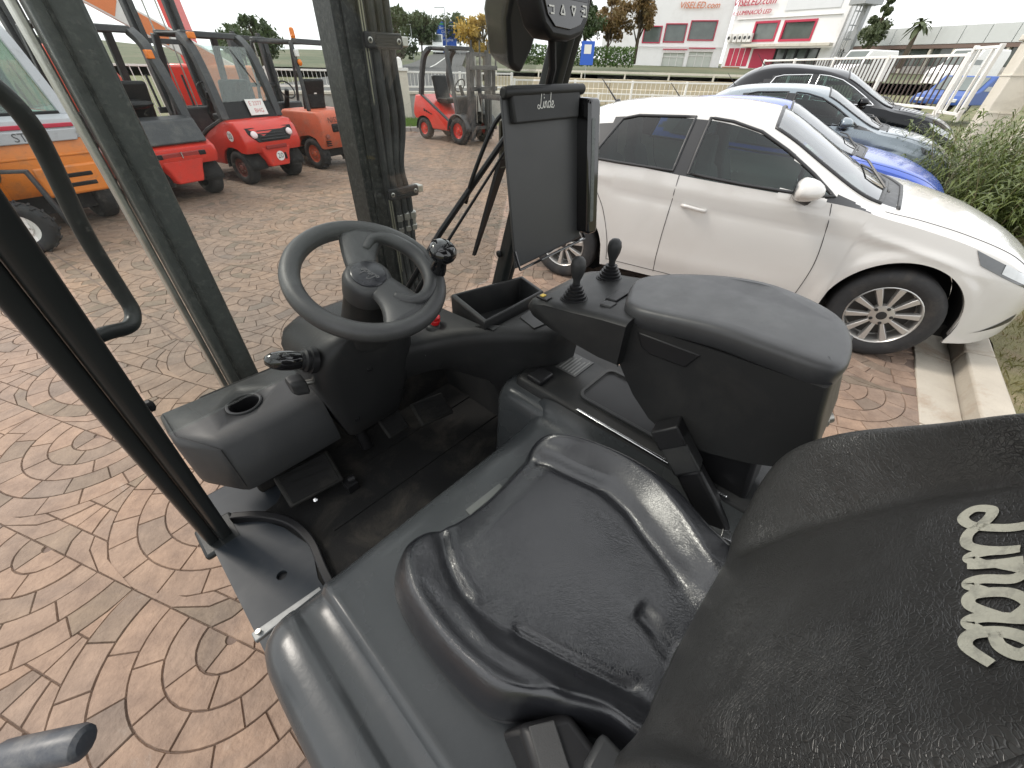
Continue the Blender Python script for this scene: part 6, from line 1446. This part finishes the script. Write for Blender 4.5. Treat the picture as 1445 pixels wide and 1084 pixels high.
longwall((-1.5, 26.5), (17, 24.5), 0.1, 0.80, YCONC, 'long lower ochre concrete wall beyond the parked cars')
longwall((-1.5, 29.5), (19, 28), 0.4, 1.15, YCONC, 'long upper ochre concrete wall with a guard rail above it')
gr_ = empty('guard_rail', (-1.5, 29.2, 1.15), math.atan2(-1.5, 20.5), 'thin metal guard rail on the upper ochre wall', 'guard rail')
m = MB(); m.box((0, -0.03, 0.26), (20.5, 0.03, 0.36)); m.build('rail', WCONC, gr_)
for i in range(9): m = MB(); m.box((2.5*i + 0.05, -0.04, 0), (2.5*i + 0.13, 0.04, 0.30)); m.build('post', WCONC, gr_)
fence((-1.2, 22.5), (8.5, 22.0), 0.0, 0.75, 'low pale rail fence in front of the ochre walls', bars=0.5)
# hillside behind
hl = MB()
def hfn(u, v):
    a = radians(-62 + 120*u); R_ = lerp(70, 420, v*v); h = lerp(1.0, 7.0, sst(0.0, 1.0, v)) + (1.4*sin(u*17) + 0.9*sin(u*41 + 1))*sst(0.2, 1, v)
    return (R_*sin(a), R_*cos(a), h)
hl.grid(hfn, 60, 12); struct(hl.build('hills', ground_mat('far scrub', [(0.05, 0.07, 0.03), (0.09, 0.10, 0.05), (0.15, 0.13, 0.08)], 0.12), recalc=False, sharp=180))
# ---- trees
def leaf_mesh(nm, mat, pts, size, seed, parent=None, kind='stuff', up=0.0):
    r_ = random.Random(seed); vs, fs = [], []
    for p_, s in pts:
        n = Vector((r_.gauss(0, 1), r_.gauss(0, 1), r_.gauss(0, 0.7) + up)).normalized(); a = n.orthogonal().normalized(); b_ = n.cross(a); k = size*r_.uniform(0.6, 1.3)*s
        th = r_.uniform(0, 6.28); a, b_ = a*cos(th) + b_*sin(th), b_*cos(th) - a*sin(th)
        o_ = len(vs); vs += [p_ - a*k, p_ - b_*k*0.45, p_ + a*k, p_ + b_*k*0.45]; fs.append((o_, o_+1, o_+2, o_+3))
    me = bpy.data.meshes.new(nm); me.from_pydata([tuple(v) for v in vs], [], fs); me.materials.append(mat)
    o = bpy.data.objects.new(nm, me); COL.objects.link(o); o.parent = parent
    if kind: o['kind'] = kind
    return o
BARK = M('bark', (0.09, 0.07, 0.05), 0.9, var=0.3, vs=8, bump=0.6, bs=20)
def tree(x, y, z, h, rx, mat, label, seed, n=2600, leaf=0.16, low=0.25, lobes=24, shape='round', group='trees beyond the yard'):
    r_ = random.Random(seed); root = empty('tree', (x, y, z), 0, label, 'tree', group)
    m = MB(); m.tube([(0, 0, -0.3), (0.03*h*r_.uniform(-1, 1), 0.03*h*r_.uniform(-1, 1), h*0.35), (0.04*h*r_.uniform(-1, 1), 0.03*h*r_.uniform(-1, 1), h*0.8)], [h*0.03, h*0.022, h*0.008], 8)
    cs = []
    for k in range(lobes):
        a = r_.uniform(0, 2*pi); t = r_.uniform(0, 1); zz = h*lerp(low + 0.1, 0.9, t)
        wid = rx*(sin(pi*(0.15 + 0.8*t)) if shape == 'round' else (1.05 - t)*1.0); rad = wid*r_.uniform(0.35, 0.85)
        c_ = Vector((cos(a)*rad, sin(a)*rad, zz)); cs.append((c_, max(0.14*rx, wid*r_.uniform(0.20, 0.48)), r_.uniform(0.6, 1.2)))
        m.tube([(0, 0, h*lerp(low*0.7, 0.6, t)), tuple(c_*0.55 + Vector((0, 0, zz*0.42))), tuple(c_)], [h*0.012, h*0.008, h*0.003], 5)
    m.build('trunk', BARK, root, sharp=180)
    pts = []
    for k in range(n):
        c_, rr, q = r_.choice(cs); d = Vector((r_.gauss(0, 1), r_.gauss(0, 1), r_.gauss(0, 0.8))); d.normalize()
        pts.append((c_ + d*rr*(r_.random()**0.45)*Vector((1, 1, 1)).x, r_.uniform(0.7, 1.3)))
    leaf_mesh('crown', mat, pts, leaf, seed + 1, root, up=0.5)
    return root
GRN = leafmat('green leaves', (0.035, 0.06, 0.022), (0.07, 0.10, 0.035), vs=0.8)
GRN2 = leafmat('pale green leaves', (0.06, 0.085, 0.04), (0.11, 0.13, 0.06), vs=0.8)
YEL = leafmat('yellow leaves', (0.42, 0.26, 0.04), (0.52, 0.36, 0.08), vs=0.8)
BRN = leafmat('rusty leaves', (0.22, 0.12, 0.04), (0.13, 0.11, 0.045), vs=0.8)
K = 1.9
def far_tree(px, py, pz, h, rx, mat, label, seed, **k): tree(px, py, pz, h, rx, mat, label, seed, **k)
far_tree(-12.5, 52, 0.6, 5.6, 3.2, GRN, 'broad dark green tree left of the blue road sign', 21, n=4200, leaf=0.20)
far_tree(-26, 50, 0.6, 4.4, 3.0, GRN, 'rounded green tree behind the bare guard of the faded forklift', 22, n=3600, leaf=0.20)
far_tree(-31, 56, 0.6, 4.0, 2.6, GRN2, 'pale green tree behind the red forklift with the 20 sticker', 23, n=2600, leaf=0.22)
far_tree(-18.5, 95, 3.0, 6.0, 4.5, GRN, 'dark tree on the skyline under the blue road sign', 24, n=2400, leaf=0.35)
far_tree(-13.0, 100, 3.2, 6.6, 4.2, GRN2, 'green tree on the skyline right of the blue road sign', 25, n=2400, leaf=0.35)
far_tree(-4.4, 60, 1.2, 5.2, 3.0, YEL, 'bright yellow autumn tree above the lone red forklift', 26, n=3600, leaf=0.20)
far_tree(-1.5, 66, 1.6, 6.0, 3.2, GRN2, 'pale tree beside the yellow autumn tree', 27, n=2600, leaf=0.24)
far_tree(9.4, 76, 2.6, 6.6, 3.0, GRN, 'dark green tree at the left end of the rusty row', 28, n=3000, leaf=0.24)
far_tree(13.5, 80, 2.6, 8.0, 3.4, BRN, 'rusty brown tree in the middle of the row left of the white building', 29, n=3800, leaf=0.24)
far_tree(18.0, 80, 2.6, 10.2, 3.4, BRN, 'tall brown green tree beside the white building', 30, n=4200, leaf=0.24)
far_tree(49.5, 73.5, 2.8, 7.6, 2.7, GRN2, 'slender leafy tree right of the lattice tower', 31, n=3000, leaf=0.26, shape='cone')
hg = empty('hedge', (8.5, 74, 1.9), 0, 'clipped green hedge under the rusty trees', 'hedge')
rg = random.Random(5); pts = [(Vector((rg.uniform(-8, 8), rg.uniform(-1, 1), rg.uniform(0, 2.2))), 1.0) for _ in range(3500)]
leaf_mesh('foliage', leafmat('hedge leaves', (0.07, 0.13, 0.03), (0.11, 0.18, 0.05), vs=0.8), pts, 0.22, 6, hg, up=0.5)
# palm
pm_ = empty('palm', (53.5, 71.5, 3.0), 0, 'small palm between the leafy tree and the warehouse', 'palm')
m = MB(); m.tube([(0, 0, -0.5), (0.1, 0, 2.0), (0.1, 0, 4.2)], [0.35, 0.28, 0.22], 8); m.build('trunk', BARK, pm_)
for k in range(26):
    a = 2*pi*k/26*3.1; e_ = rg.uniform(-0.6, 1.1); d = Vector((cos(a)*cos(e_), sin(a)*cos(e_), sin(e_))); m = MB()
    path = [Vector((0.1, 0, 4.2)) + d*(1.7*t) - Vector((0, 0, 1.1*t*t)) for t in (0, .35, .7, 1.0)]; sd = d.cross(Vector((0, 0, 1))).normalized()
    for i in range(3): m.add([path[i] - sd*(0.06 + .2*(i > 0)), path[i] + sd*(0.06 + .2*(i > 0)), path[i+1] + sd*(.26 if i < 2 else .02), path[i+1] - sd*(.26 if i < 2 else .02)], [(0, 1, 2, 3)])
    m.build('frond', GRN2, pm_, recalc=False)
# reeds behind the kerb
rb = empty('reed_bush', (6.7, 5.8, 0.05), 0, 'dense green bamboo reeds growing beyond the kerb', 'bush')
rg = random.Random(9); vs, fs = [], []; cn = MB()
for k in range(380):
    u, v = rg.gauss(0, 1), rg.gauss(0, 1)
    bx_ = Vector((KD.x*u*0.85 + KN.x*v*0.50, KD.y*u*0.85 + KN.y*v*0.50, 0)); h = rg.uniform(0.60, 1.32)*(1 - 0.10*abs(u)); ln = Vector((rg.gauss(0, .20), rg.gauss(0, .20), 0))
    ln += Vector((bx_.x, bx_.y, 0))*0.18
    top_ = bx_ + ln*h + Vector((0, 0, h))
    if k < 160: cn.tube([bx_, bx_.lerp(top_, 0.5) - ln*0.08, top_], [0.006, 0.005, 0.002], 5)
    for q in range(38):
        t = rg.uniform(0.05, 1.0); p_ = bx_.lerp(top_, t); a = rg.uniform(0, 2*pi); e_ = rg.uniform(-0.5, 0.8)
        d = Vector((cos(a)*cos(e_), sin(a)*cos(e_), sin(e_))); L_ = rg.uniform(0.10, 0.22); w_ = rg.uniform(0.007, 0.014); s_ = d.cross(Vector((0, 0, 1))).normalized()*w_
        mid = p_ + d*L_*0.5 + Vector((0, 0, 0.01)); end = p_ + d*L_ - Vector((0, 0, L_*0.35)); o_ = len(vs)
        vs += [p_ - s_*0.3, p_ + s_*0.3, mid + s_, mid - s_, end]; fs += [(o_, o_+1, o_+2, o_+3), (o_+3, o_+2, o_+4)]
cn.build('canes', M('cane', (0.16, 0.14, 0.06), 0.6), rb, kind='stuff')
me = bpy.data.meshes.new('leaves'); me.from_pydata([tuple(v) for v in vs], [], fs); me.materials.append(leafmat('reed leaves', (0.055, 0.085, 0.018), (0.16, 0.19, 0.05), vs=6.0, rough=0.4)); o = bpy.data.objects.new('leaves', me); COL.objects.link(o); o.parent = rb; o['kind'] = 'stuff'
# ---- white building
BW = M('white render', (0.80, 0.79, 0.78), 0.7, var=0.04, vs=0.6, dirt=(0.6, 0.58, 0.55), ds=0.4, da=0.4)
BG_ = M('pale cladding', (0.66, 0.67, 0.68), 0.55, var=0.06, vs=0.8)
REDW = M('crimson frame', (0.45, 0.03, 0.07), 0.45, var=0.06)
PANE = M('window pane', (0.10, 0.12, 0.11), 0.08, var=0.5, vs=0.7, rvar=0.04, coat=0.5)
BLIND = M('blind', (0.50, 0.52, 0.47), 0.6, var=0.12, vs=2)
KB = 2.3
bd = empty('building', (0, 0, 0), 0, 'white two-storey commercial building with crimson window frames and rooftop lettering', 'building')
def fac(p0, p1):
    p0, p1 = Vector(p0)*KB, Vector(p1)*KB; d = (p1 - p0).normalized(); n = Vector((d.y, -d.x))
    if n.dot(-p0) < 0: n = -n
    return (lambda u, z, o=0.0: Vector((p0.x + d.x*u*KB + n.x*o, p0.y + d.y*u*KB + n.y*o, 1.6 + (z - 1.6)*KB))), n, d
LF, Ln, Ld = fac((9.9, 43.9), (16.5, 42.0)); RFc, Rn, Rd = fac((16.5, 42.0), (21.2, 36.0))
def slab(F, n, u0, u1, z0, z1, o0, o1, mat, nm, par=bd):
    m = MB(); m.hexa([F(u0, z0, o0), F(u1, z0, o0), F(u1, z0, o1), F(u0, z0, o1)], [F(u0, z1, o0), F(u1, z1, o0), F(u1, z1, o1), F(u0, z1, o1)]); return m.build(nm, mat, par, bevel=0.01)
def wall_open(F, n, u0, u1, z0, z1, wins, mat, th=0.5):
    us = sorted(set([u0, u1] + [w for W_ in wins for w in W_[:2]])); zs = sorted(set([z0, z1] + [w for W_ in wins for w in W_[2:4]]))
    m = MB()
    for i in range(len(us) - 1):
        for j in range(len(zs) - 1):
            cu, cz = (us[i] + us[i+1])/2, (zs[j] + zs[j+1])/2
            if any(W_[0] < cu < W_[1] and W_[2] < cz < W_[3] for W_ in wins): continue
            m.add([F(us[i], zs[j]), F(us[i+1], zs[j]), F(us[i+1], zs[j+1]), F(us[i], zs[j+1])], [(0, 1, 2, 3)])
    return m.build('wall', mat, bd, recalc=False, sharp=180)
def window(F, n, u0, u1, z0, z1, frame_mat, mull=0, pane=PANE, t=0.07, horiz=None):
    fr = slab(F, n, u0, u0 + t, z0, z1, -0.25, 0.10, frame_mat, 'window')
    slab(F, n, u1 - t, u1, z0, z1, -0.25, 0.10, frame_mat, 'frame_side', fr)
    slab(F, n, u0 + t, u1 - t, z1 - t, z1, -0.25, 0.10, frame_mat, 'frame_head', fr); slab(F, n, u0 + t, u1 - t, z0, z0 + t, -0.25, 0.12, frame_mat, 'sill', fr)
    k = mull + 1
    for i in range(k):
        a, b_ = lerp(u0 + t, u1 - t, i/k), lerp(u0 + t, u1 - t, (i+1)/k)
        slab(F, n, a + 0.015, b_ - 0.015, z0 + t, z1 - t, -0.22, -0.18, pane, 'pane', fr)
        if i: slab(F, n, a - 0.025, a + 0.025, z0 + t, z1 - t, -0.20, -0.08, WHITEM, 'mullion', fr)
    if horiz: slab(F, n, u0 + t, u1 - t, horiz - 0.025, horiz + 0.025, -0.20, -0.09, WHITEM, 'transom', fr)
WL = [(0.35, 1.83, 3.36, 4.45), (2.05, 3.75, 3.42, 4.60), (3.95, 6.0, 3.55, 4.78), (2.25, 4.10, 1.70, 2.82), (4.30, 6.25, 1.75, 2.92)]
wall_open(LF, Ln, 0.0, 6.9, 0.6, 7.0, WL, BW)
for W_ in WL[:3]: window(LF, Ln, *W_, REDW, 0)
for W_ in WL[3:]: window(LF, Ln, *W_, WHITEM, 2, BLIND, 0.06, W_[3] - 0.32)
for a, b_, z in ((2.2, 4.15, 2.95), (4.25, 6.3, 3.05)): slab(LF, Ln, a, b_, z, z + 0.07, 0.26, 0.45, REDW, 'awning')
slab(LF, Ln, -0.1, 6.95, 3.14, 3.20, 0.26, 0.36, BW, 'ledge')
slab(LF, Ln, -3.0, -0.02, 0.6, 7.0, -9.0, 0.2, BW, 'side_wing')
WR = [(2.1, 3.95, 3.45, 4.62), (4.25, 6.5, 3.43, 4.60), (0.6, 2.4, 2.0, 3.1), (2.6, 7.4, 1.9, 3.05)]
wall_open(RFc, Rn, 0.3, 8.2, 0.6, 7.0, WR, BW)
for W_ in WR[:2]: window(RFc, Rn, *W_, REDW, 0, PANE, 0.13)
slab(RFc, Rn, 0.6, 2.4, 2.0, 3.1, -0.15, 0.05, REDW, 'shopfront_panel')
for u in (1.05, 1.5, 1.95): slab(RFc, Rn, u, u + 0.04, 2.0, 3.1, 0.052, 0.12, WHITEM, 'mullion')
sf_ = slab(RFc, Rn, 2.6, 4.3, 1.9, 3.05, -0.15, 0.05, REDW, 'shopfront_panel')
for a in (4.35, 5.1, 5.85, 6.6): window(RFc, Rn, a, a + 0.72, 1.9, 3.05, TRIM, 0, PANE, 0.05)
slab(RFc, Rn, 1.9, 8.1, 3.14, 3.30, 0.26, 1.7, WCONC, 'canopy')
slab(RFc, Rn, 0.4, 1.9, 1.0, 1.95, -0.1, 0.1, M('rusty brick', (0.30, 0.16, 0.08), 0.85, var=0.3, vs=2), 'base_panel')
for u in (0.35, 0.85, 1.25, 1.65, 2.0):
    ac = slab(RFc, Rn, u, u + 0.30, 3.45, 3.95, 0.27, 0.9, WHITEM, 'air_conditioner')
    m = MB(); m.lathe([(0.24, 0), (0.24, 0.03), (0.05, 0.05), (0, 0.05)], RFc(u + 0.15, 3.70, 0.90), (Rn.x, Rn.y, 0), 14, caps=False); m.build('fan', DKG, ac)
slab(RFc, Rn, 0.6, 7.9, 4.76, 4.81, 0.02, 0.20, BW, 'ledge')
slab(RFc, Rn, 4.0, 7.6, 5.1, 7.0, 0.02, 0.10, BG_, 'cladding_panel')
slab(RFc, Rn, 0.2, 8.3, 0.5, 7.1, -9, -0.3, BW, 'core')
slab(LF, Ln, 0.1, 6.8, 0.5, 7.1, -9, -0.32, BW, 'core')
ORI = M('orange lettering', (0.62, 0.17, 0.05), 0.5); CRI = M('crimson lettering', (0.45, 0.03, 0.06), 0.5)
def sign_text(F, n, d, txt, u, z, size, mat, off):
    g = text_mb(txt, size, 0.04, 0.2); g.xf(frame(F(u, z, off), (d.x, d.y, 0), (0, 0, 1))); g.build('lettering', mat, bd, recalc=False, sharp=30)
sign_text(LF, Ln, Ld, 'VISELED.com', 4.3, 5.62, 1.25, ORI, 0.32)
sign_text(RFc, Rn, Rd, 'VISELED.com', 1.6, 5.70, 1.35, CRI, 0.32)
sign_text(RFc, Rn, Rd, 'IL\u00b7LUMINACI\u00d3 LED', 1.6, 5.12, 0.80, CRI, 0.36)
# lattice tower
tw_ = empty('lattice_tower', (49.6, 78.0, 0), radians(20), 'grey lattice sign tower beside the white building', 'tower')
STG = M('galvanised grey', (0.33, 0.34, 0.34), 0.5, metal=0.4)
m = MB(); m.box((-0.32, -0.4, 0), (0.32, 0.4, 9.4)); m.build('column', STG, tw_, bevel=0.03)
for x in (-2.0, -1.2):
    m = MB(); m.box((x - 0.06, -0.06, 0), (x + 0.06, 0.06, 9.4)); m.build('leg', STG, tw_)
for k in range(6):
    m = MB(); m.box((-2.0, -0.04, 1.2 + 1.5*k), (-0.5, 0.04, 1.32 + 1.5*k)); m.build('rung', STG, tw_)
m = MB(); m.box((-2.3, -1.2, 9.4), (1.3, 1.2, 10.2)); m.build('head', STG, tw_, bevel=0.05)
# warehouse on the right
wh_ = empty('warehouse', (0, 0, 0), 0, 'long low warehouse with pale cladding band and dark glazing, on the right', 'building')
WF, Wn, Wd = fac((21.8, 37.8), (26.6, 27.2))
CLAD = M('pale cladding band', (0.52, 0.54, 0.53), 0.5, var=0.06, vs=0.5, dirt=(0.40, 0.41, 0.40), ds=0.5, da=0.5)
for k in range(14):
    u = 1.2*k; slab(WF, Wn, u + 0.01, u + 1.18, 3.15, 3.95, -0.2, 0.15, CLAD, 'cladding_panel', wh_)
    if k < 13: slab(WF, Wn, u + 0.05, u + 1.15, 2.15, 2.95, -0.6, -0.5, PANE, 'pane', wh_)
    slab(WF, Wn, u - 0.06, u + 0.06, 1.4, 3.15, -0.5, 0.0, WCONC, 'column', wh_)
slab(WF, Wn, 0, 16.8, 2.95, 3.14, -0.6, 0.1, M('brown soffit', (0.16, 0.11, 0.09), 0.7), 'soffit', wh_)
slab(WF, Wn, 0, 16.8, 1.2, 2.12, -0.62, -0.3, GREYC, 'plinth', wh_)
slab(WF, Wn, 0, 16.8, 1.2, 3.9, -12, -0.7, CLAD, 'core', wh_)
sb_ = slab(WF, Wn, 0.1, 2.4, 3.0, 3.45, 0.3, 0.4, STICK, 'sign_board', wh_)
g = text_mb('ADEPT', 0.75, 0.0); g.xf(frame(WF(1.25, 3.22, 0.42), (Wd.x, Wd.y, 0), (0, 0, 1))); g.build('lettering', M('blue lettering', (0.05, 0.16, 0.5), 0.5), sb_, recalc=False)
# ---- road signs
sg = empty('road_sign', (-15.7, 98, 2.4), 0, 'white and blue motorway direction signs on a gantry post', 'road sign')
for x0_, x1_, mat_ in ((-3.9, -0.55, STICK), (-0.4, 3.4, M('sign blue', (0.02, 0.10, 0.50), 0.4))):
    m = MB(); m.box((x0_, 0, 2.0), (x1_, 0.12, 5.4)); p_ = m.build('sign_panel', mat_, sg, bevel=0.02)
    if x0_ > -1:
        for k, t_ in enumerate(('Barcelona', 'Girona', 'Lleida', 'Tarragona')):
            g = text_mb(t_, 0.62); g.xf(frame((1.5, -0.012, 4.55 - 0.55*k), (1, 0, 0), (0, 0, 1))); g.build('lettering', STICK, p_, recalc=False)
        m = MB(); m.box((-0.2, -0.02, 4.95), (3.0, -0.005, 5.25)); m.build('green_band', M('sign green', (0.05, 0.30, 0.15), 0.4), p_)
    else:
        m = MB(); m.box((-2.5, -0.02, 4.5), (-1.8, -0.005, 4.8)); m.build('red_mark', INKR, p_)
        for z in (3.9, 3.5): m = MB(); m.box((-3.3, -0.02, z), (-1.2, -0.005, z + 0.16)); m.build('text_line', INKB, p_)
m = MB(); m.cyl((1.2, 0.3, -3), (1.2, 0.3, 2.2), 0.12); m.build('post', STG, sg)
m = MB(); m.box((0.7, 0.1, 0.6), (1.7, 0.2, 1.6)); m.build('small_sign', MATS['sign blue'], sg)
for (x, y, h, l) in ((-19.5, 92, 7.0, 'thin grey gantry pole left of the blue road sign'), (-11.0, 92, 7.0, 'thin grey gantry pole right of the blue road sign'), (-13.8, 95, 9.5, 'tall thin lamp post just right of the blue road sign')):
    p_ = empty('lamp_post', (x, y, 0), 0, l, 'pole'); m = MB(); m.cyl((0, 0, 0), (0, 0, h), 0.10, 0.06, n=8); m.build('pole', STG, p_)
    m = MB(); m.box((-1.8, -0.05, h - 0.1), (0, 0.05, h)); m.build('arm', STG, p_)
# blue bus-lane sign post near the walls
bs_ = empty('traffic_sign', (7.6, 58, 0.6), 0, 'small blue and white traffic sign left of the white building', 'traffic sign')
m = MB(); m.cyl((0, 0, 0), (0, 0, 2.6), 0.05, n=8); m.build('post', STG, bs_); m = MB(); m.box((-0.75, -0.06, 1.3), (0.75, -0.02, 3.4)); p_ = m.build('panel', MATS['sign blue'], bs_, bevel=0.02); m = MB(); m.box((-0.4, -0.075, 2.3), (0.4, -0.065, 3.1)); m.build('symbol', STICK, p_)
# ---- vans and cars beyond
VANW = M('van white', (0.74, 0.74, 0.73), 0.3, coat=0.4)
def van(x, y, z, deg, L_, h, mat, label, group='vehicles beyond the fence', cat='van', nose=0.28):
    v_ = empty('van', (x, y, z), radians(deg), label, cat, group); w = 0.95
    pr = [(0, 0.35), (0, h*0.9), (0.15, h), (L_*(1-nose) - 0.5, h), (L_*(1-nose) + 0.15, h*0.62), (L_ - 0.15, h*0.50), (L_, h*0.40), (L_, 0.35)]
    m = MB(); m.loft([[(px_*k + L_/2*(1-k), yy, 0.35 + (pz - 0.35)*k2) for px_, pz in pr] for yy, k, k2 in ((-w, 0.985, 0.97), (-w*0.95, 1, 1), (w*0.95, 1, 1), (w, 0.985, 0.97))]); m.build('body', mat, v_, bevel=0.03)
    xg = L_*(1-nose)
    for s in (-1, 1):
        m = MB(); m.hexa([(xg - 0.9, s*w, h*0.62), (xg + 0.0, s*w, h*0.62), (xg + 0.0, s*(w+.012), h*0.62), (xg - 0.9, s*(w+.012), h*0.62)], [(xg - 0.9, s*w*0.97, h*0.90), (xg - 0.42, s*w*0.97, h*0.90), (xg - 0.42, s*(w*.97+.012), h*0.90), (xg - 0.9, s*(w*.97+.012), h*0.90)]); m.build('side_window', PANE, v_)
        for xw_ in (0.8, L_ - 0.8): truck_wheel(v_, (xw_, s*(w - 0.12), 0.32), 0.32, 0.2, LTG, s, 0)
        m = MB(); m.box((L_ - 0.05, s*0.62 - 0.14, h*0.33), (L_ + 0.02, s*0.62 + 0.14, h*0.42)); m.build('headlight', LAMPG, v_, bevel=0.02)
    m = MB(); m.hexa([(xg + 0.17, -w*0.85, h*0.64), (xg + 0.20, -w*0.85, h*0.63), (xg + 0.20, w*0.85, h*0.63), (xg + 0.17, w*0.85, h*0.64)], [(xg - 0.44, -w*0.8, h*0.96), (xg - 0.40, -w*0.8, h*0.965), (xg - 0.40, w*0.8, h*0.965), (xg - 0.44, w*0.8, h*0.96)]); m.build('windscreen', PANE, v_)
    return v_
van(30.0, 42.0, 0.9, 200, 5.0, 2.3, VANW, 'white van behind the dark barred fence, leftmost of three')
van(35.0, 38.0, 0.9, 200, 5.0, 2.35, VANW, 'white van behind the dark barred fence, middle of three')
van(39.0, 33.0, 0.9, 200, 5.0, 2.4, VANW, 'white van behind the dark barred fence, rightmost of three')
van(22.0, 23.0, 0.35, 205, 4.2, 1.35, M('far blue paint', (0.03, 0.08, 0.28), 0.4), 'blue car behind the dark barred fence in front of the vans', cat='car', nose=0.3)
van(-16.0, 99, 3.0, -82, 6.0, 2.9, VANW, 'white lorry on the road, left of the lone red forklift cab', nose=0.15)
van(-9.2, 96, 2.8, -82, 6.0, 2.9, VANW, 'white lorry on the road, seen through the lone red forklift cab', nose=0.15)
# ---- machines behind the left row
tl = empty('telehandler', (-9.6, 10.2, 0), radians(150), 'red telescopic handler body behind the orange forklift', 'telehandler')
hull(tl, [(0, 0.6), (0, 1.3), (0.4, 1.5), (3.2, 1.4), (3.6, 1.0), (3.4, 0.5)], 0.9, REDP)
for x in (0.6, 3.0):
    for s in (-1, 1): truck_wheel(tl, (x, s*0.95, 0.55), 0.55, 0.4, STICK, s, 0)
tl2 = empty('lifting_boom', (-7.6, 11.6, 0), radians(95), 'red lifting boom slanting up behind the red forklift with the 20 sticker', 'boom')
m = MB(); obox(m, (0.0, 0.0, 1.2), (1.1, 0.75, 5.0), 0.34, 0.34, (0, 1, 0)); b_ = m.build('boom', REDP, tl2, bevel=0.02)
m = MB(); m.box((-0.6, -0.5, 0.0), (0.6, 0.5, 1.5)); m.build('base', REDP, tl2, bevel=0.06)
_d = Vector((1.1, 0.75, 3.8)).normalized(); _c = (Matrix.Rotation(radians(-95), 3, 'Z') @ (Vector((0, 0, 1.6)) - Vector((-7.6, 11.6, 2.6)))).normalized()
_x = -_d; _y = _c.cross(_x)
g = text_mb('MANITOU', 0.26); g.xf(frame(Vector((0, 0, 1.2)) + _d*1.55 + (_c - _d*_c.dot(_d)).normalized()*0.252, _x, _y)); g.build('lettering', M('pale pink letters', (0.65, 0.35, 0.33), 0.5), tl2, recalc=False)
BOOMO = M('orange boom', (0.70, 0.22, 0.08), 0.5, var=0.1)
bo = empty('lattice_boom', (-9.4, 7.6, 0), 0, 'orange and white lifting boom sloping down behind the open red forklift', 'boom')
a, b_ = Vector((-0.9, 0.2, 4.3)), Vector((3.1, 3.2, 1.35))
d = (b_ - a).normalized()
m = MB(); obox(m, a, b_, 0.25, 0.34, (0, 0, 1)); bm_ = m.build('beam', STICK, bo, bevel=0.02)
q = Vector((d.y, -d.x, 0)).normalized()
for k in range(7):
    c0 = a.lerp(b_, 0.08 + 0.13*k); c1 = a.lerp(b_, 0.08 + 0.13*k + 0.085); m = MB(); obox(m, c0 + q*0.0, c1 + q*0.0, 0.262, 0.26, (0, 0, 1)); m.build('orange_panel', BOOMO, bo)
m = MB(); m.box((2.7, 2.8, 0), (3.5, 3.6, 1.5)); m.build('pedestal', BOOMO, bo, bevel=0.05)
for (x, y, sx, sz, l) in ((-8.2, 9.0, 1.3, 1.75, 'red machine body seen through the open red forklift'), (-9.9, 8.3, 1.2, 1.5, 'red machine cab behind the open red forklift, left one')):
    e_ = empty('machine', (x, y, 0), radians(60), l, 'machine')
    hull(e_, [(-sx/2, 0.3), (-sx/2, sz*0.8), (-sx*0.3, sz), (sx*0.2, sz), (sx/2, sz*0.55), (sx/2, 0.3)], 0.55, M('telehandler red', (0.62, 0.07, 0.035), 0.4))
    m = MB(); m.box((-sx*0.25, -0.56, sz*0.62), (sx*0.12, 0.56, sz*0.88)); m.build('window', PANE, e_, bevel=0.02)
    for s in (-1, 1): truck_wheel(e_, (-0.2, s*0.5, 0.35), 0.35, 0.25, DKG, s, 0)
